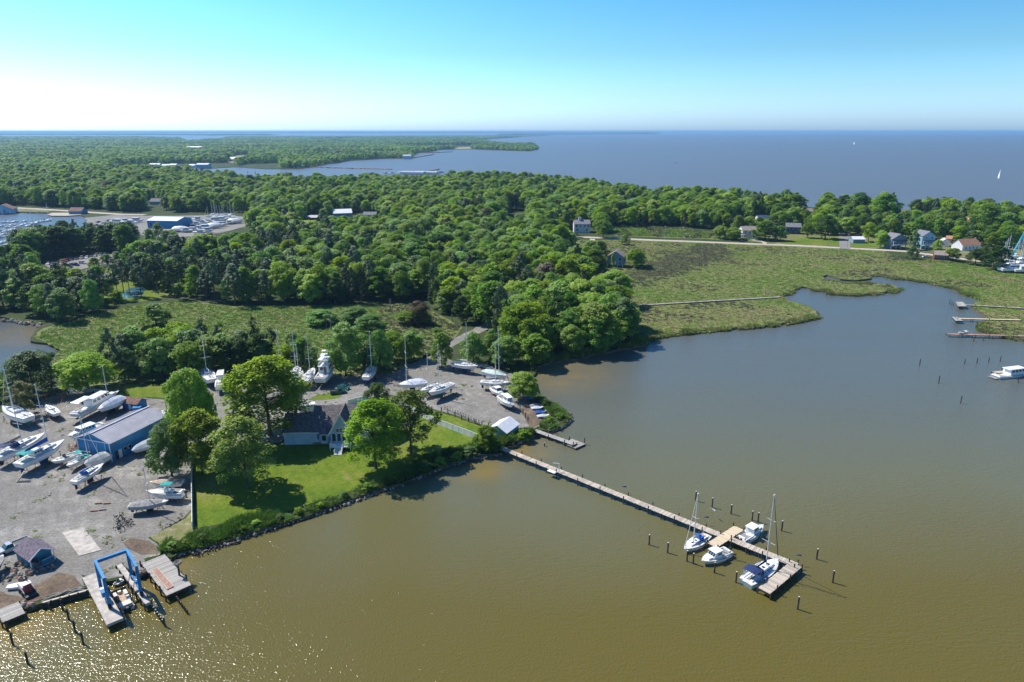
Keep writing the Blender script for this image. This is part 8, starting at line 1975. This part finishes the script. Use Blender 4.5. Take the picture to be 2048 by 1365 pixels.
# right-edge boatyard with the turquoise crane
CY = mat('turquoise_crane_paint', (0.02, 0.42, 0.55), 0.45, var=0.1)
p0 = G(2020, 520, ZL); t = thing('boat_crane', 'turquoise lattice boom crane leaning over the boats at the right edge', 'crane', p0); tw = Vector((22, 6, height_to(p0, 396)))
for off in (0.0, 9.0):
    mb = MB(); a = Vector((off, 0, 1)); b = Vector((tw.x * 0.75 + off * 0.4, 4, tw.z)); n = 14
    for dx, dy in ((-.5, -.5), (.5, -.5), (.5, .5), (-.5, .5)): mb.bar(a + Vector((dx, dy, 0)), b + Vector((dx * .5, dy * .5, 0)), 0.2)
    for k in range(n):
        f0, f1 = k / n, (k + 1) / n; s = 1 if k % 2 else -1; pa = a.lerp(b, f0); pb_ = a.lerp(b, f1)
        mb.bar(pa + Vector((-.5 * s, -.5, 0)), pb_ + Vector((.5 * s, -.5, 0)), 0.12); mb.bar(pa + Vector((.5, -.5 * s, 0)), pb_ + Vector((.5, .5 * s, 0)), 0.12)
    mb.build('boom', CY, t)
MB().bar((7, 2, tw.z * 0.45), (12, 2, tw.z * 0.45), 0.4).bar((12.5, 3, tw.z * 0.8), (17, 3, tw.z * 0.8), 0.4).build('cross_beam', CY, t); MB().box((2, 0, 1.6), (6, 4, 2.2)).build('machinery_house', WHITE, t)
many('yard_sailboat', TS, [(2008, 536), (2020, 532), (2032, 538), (2040, 530), (2014, 526), (2045, 522), (2054, 534), (2000, 530)], ZL + 1.3, [175, 185, 0], 'white sailboat crowded under the turquoise crane', 'sailboat', 'sailboats under the turquoise crane', s=(1.1, 1.5))
many('yard_motorboat', TM, [(2024, 541), (2044, 543), (2012, 514)], ZL + 1.0, [0, 180], 'white motorboat lying below the turquoise crane', 'motorboat', 'motorboats under the turquoise crane', s=(1.2, 1.6))

# utility poles
def upole(px, tp, label, arms=1):
    p = G(*px, ZL); h = height_to(p, tp); t = thing('utility_pole', label, 'utility pole', p, rad(10)); MB().cyl((0, 0, -.3), (0, 0, h), 0.17, 0.11, 7).build('pole', PLANKG, t)
    for k in range(arms): MB().box((0, 0, h - 0.6 - k * 0.9), (0.12, 2.2, 0.12)).build('crossarm', PLANKG, t)
for x, y, tp, lb in [(1329, 479, 452, 'utility pole beside the causeway road near its left end'), (1365, 481, 454, 'second utility pole along the causeway road'), (1502, 487, 458, 'utility pole before the two-storey white house'), (1656, 492, 466, 'utility pole on the village lawn left of the lane'), (1694, 496, 468, 'utility pole right beside the village lane'),
                     (863, 722, 680, 'thin utility pole where the gravel track leaves the right yard'), (1140, 545, 512, 'utility pole at the wood track by the marsh edge'), (83, 534, 505, 'lamp pole at the left end of the club car park'), (1925, 609, 595, 'lamp pole on the landing of the furthest marsh pier'), (1914, 636, 619, 'lamp pole on the pale landing of the middle marsh pier')]:
    upole((x, y), tp, lb, 0 if 'lamp' in lb else 1)

# ------------------------------------------------------------------ the air
hz = MB().box((0, 24000, 41.5), (110000, 52000, 85.0)).build('haze', None)
hm = bpy.data.materials.new('haze_air'); hm.use_nodes = True
hn = hm.node_tree.nodes; hl = hm.node_tree.links; hn.clear()
ho = hn.new('ShaderNodeOutputMaterial'); hv = hn.new('ShaderNodeVolumePrincipled')
hv.inputs['Color'].default_value = (0.36, 0.64, 0.95, 1)
hv.inputs['Density'].default_value = HAZE_DENSITY
hv.inputs['Anisotropy'].default_value = 0.2
hl.new(hv.outputs[0], ho.inputs['Volume'])
hz.data.materials.clear(); hz.data.materials.append(hm)
stuff(hz)
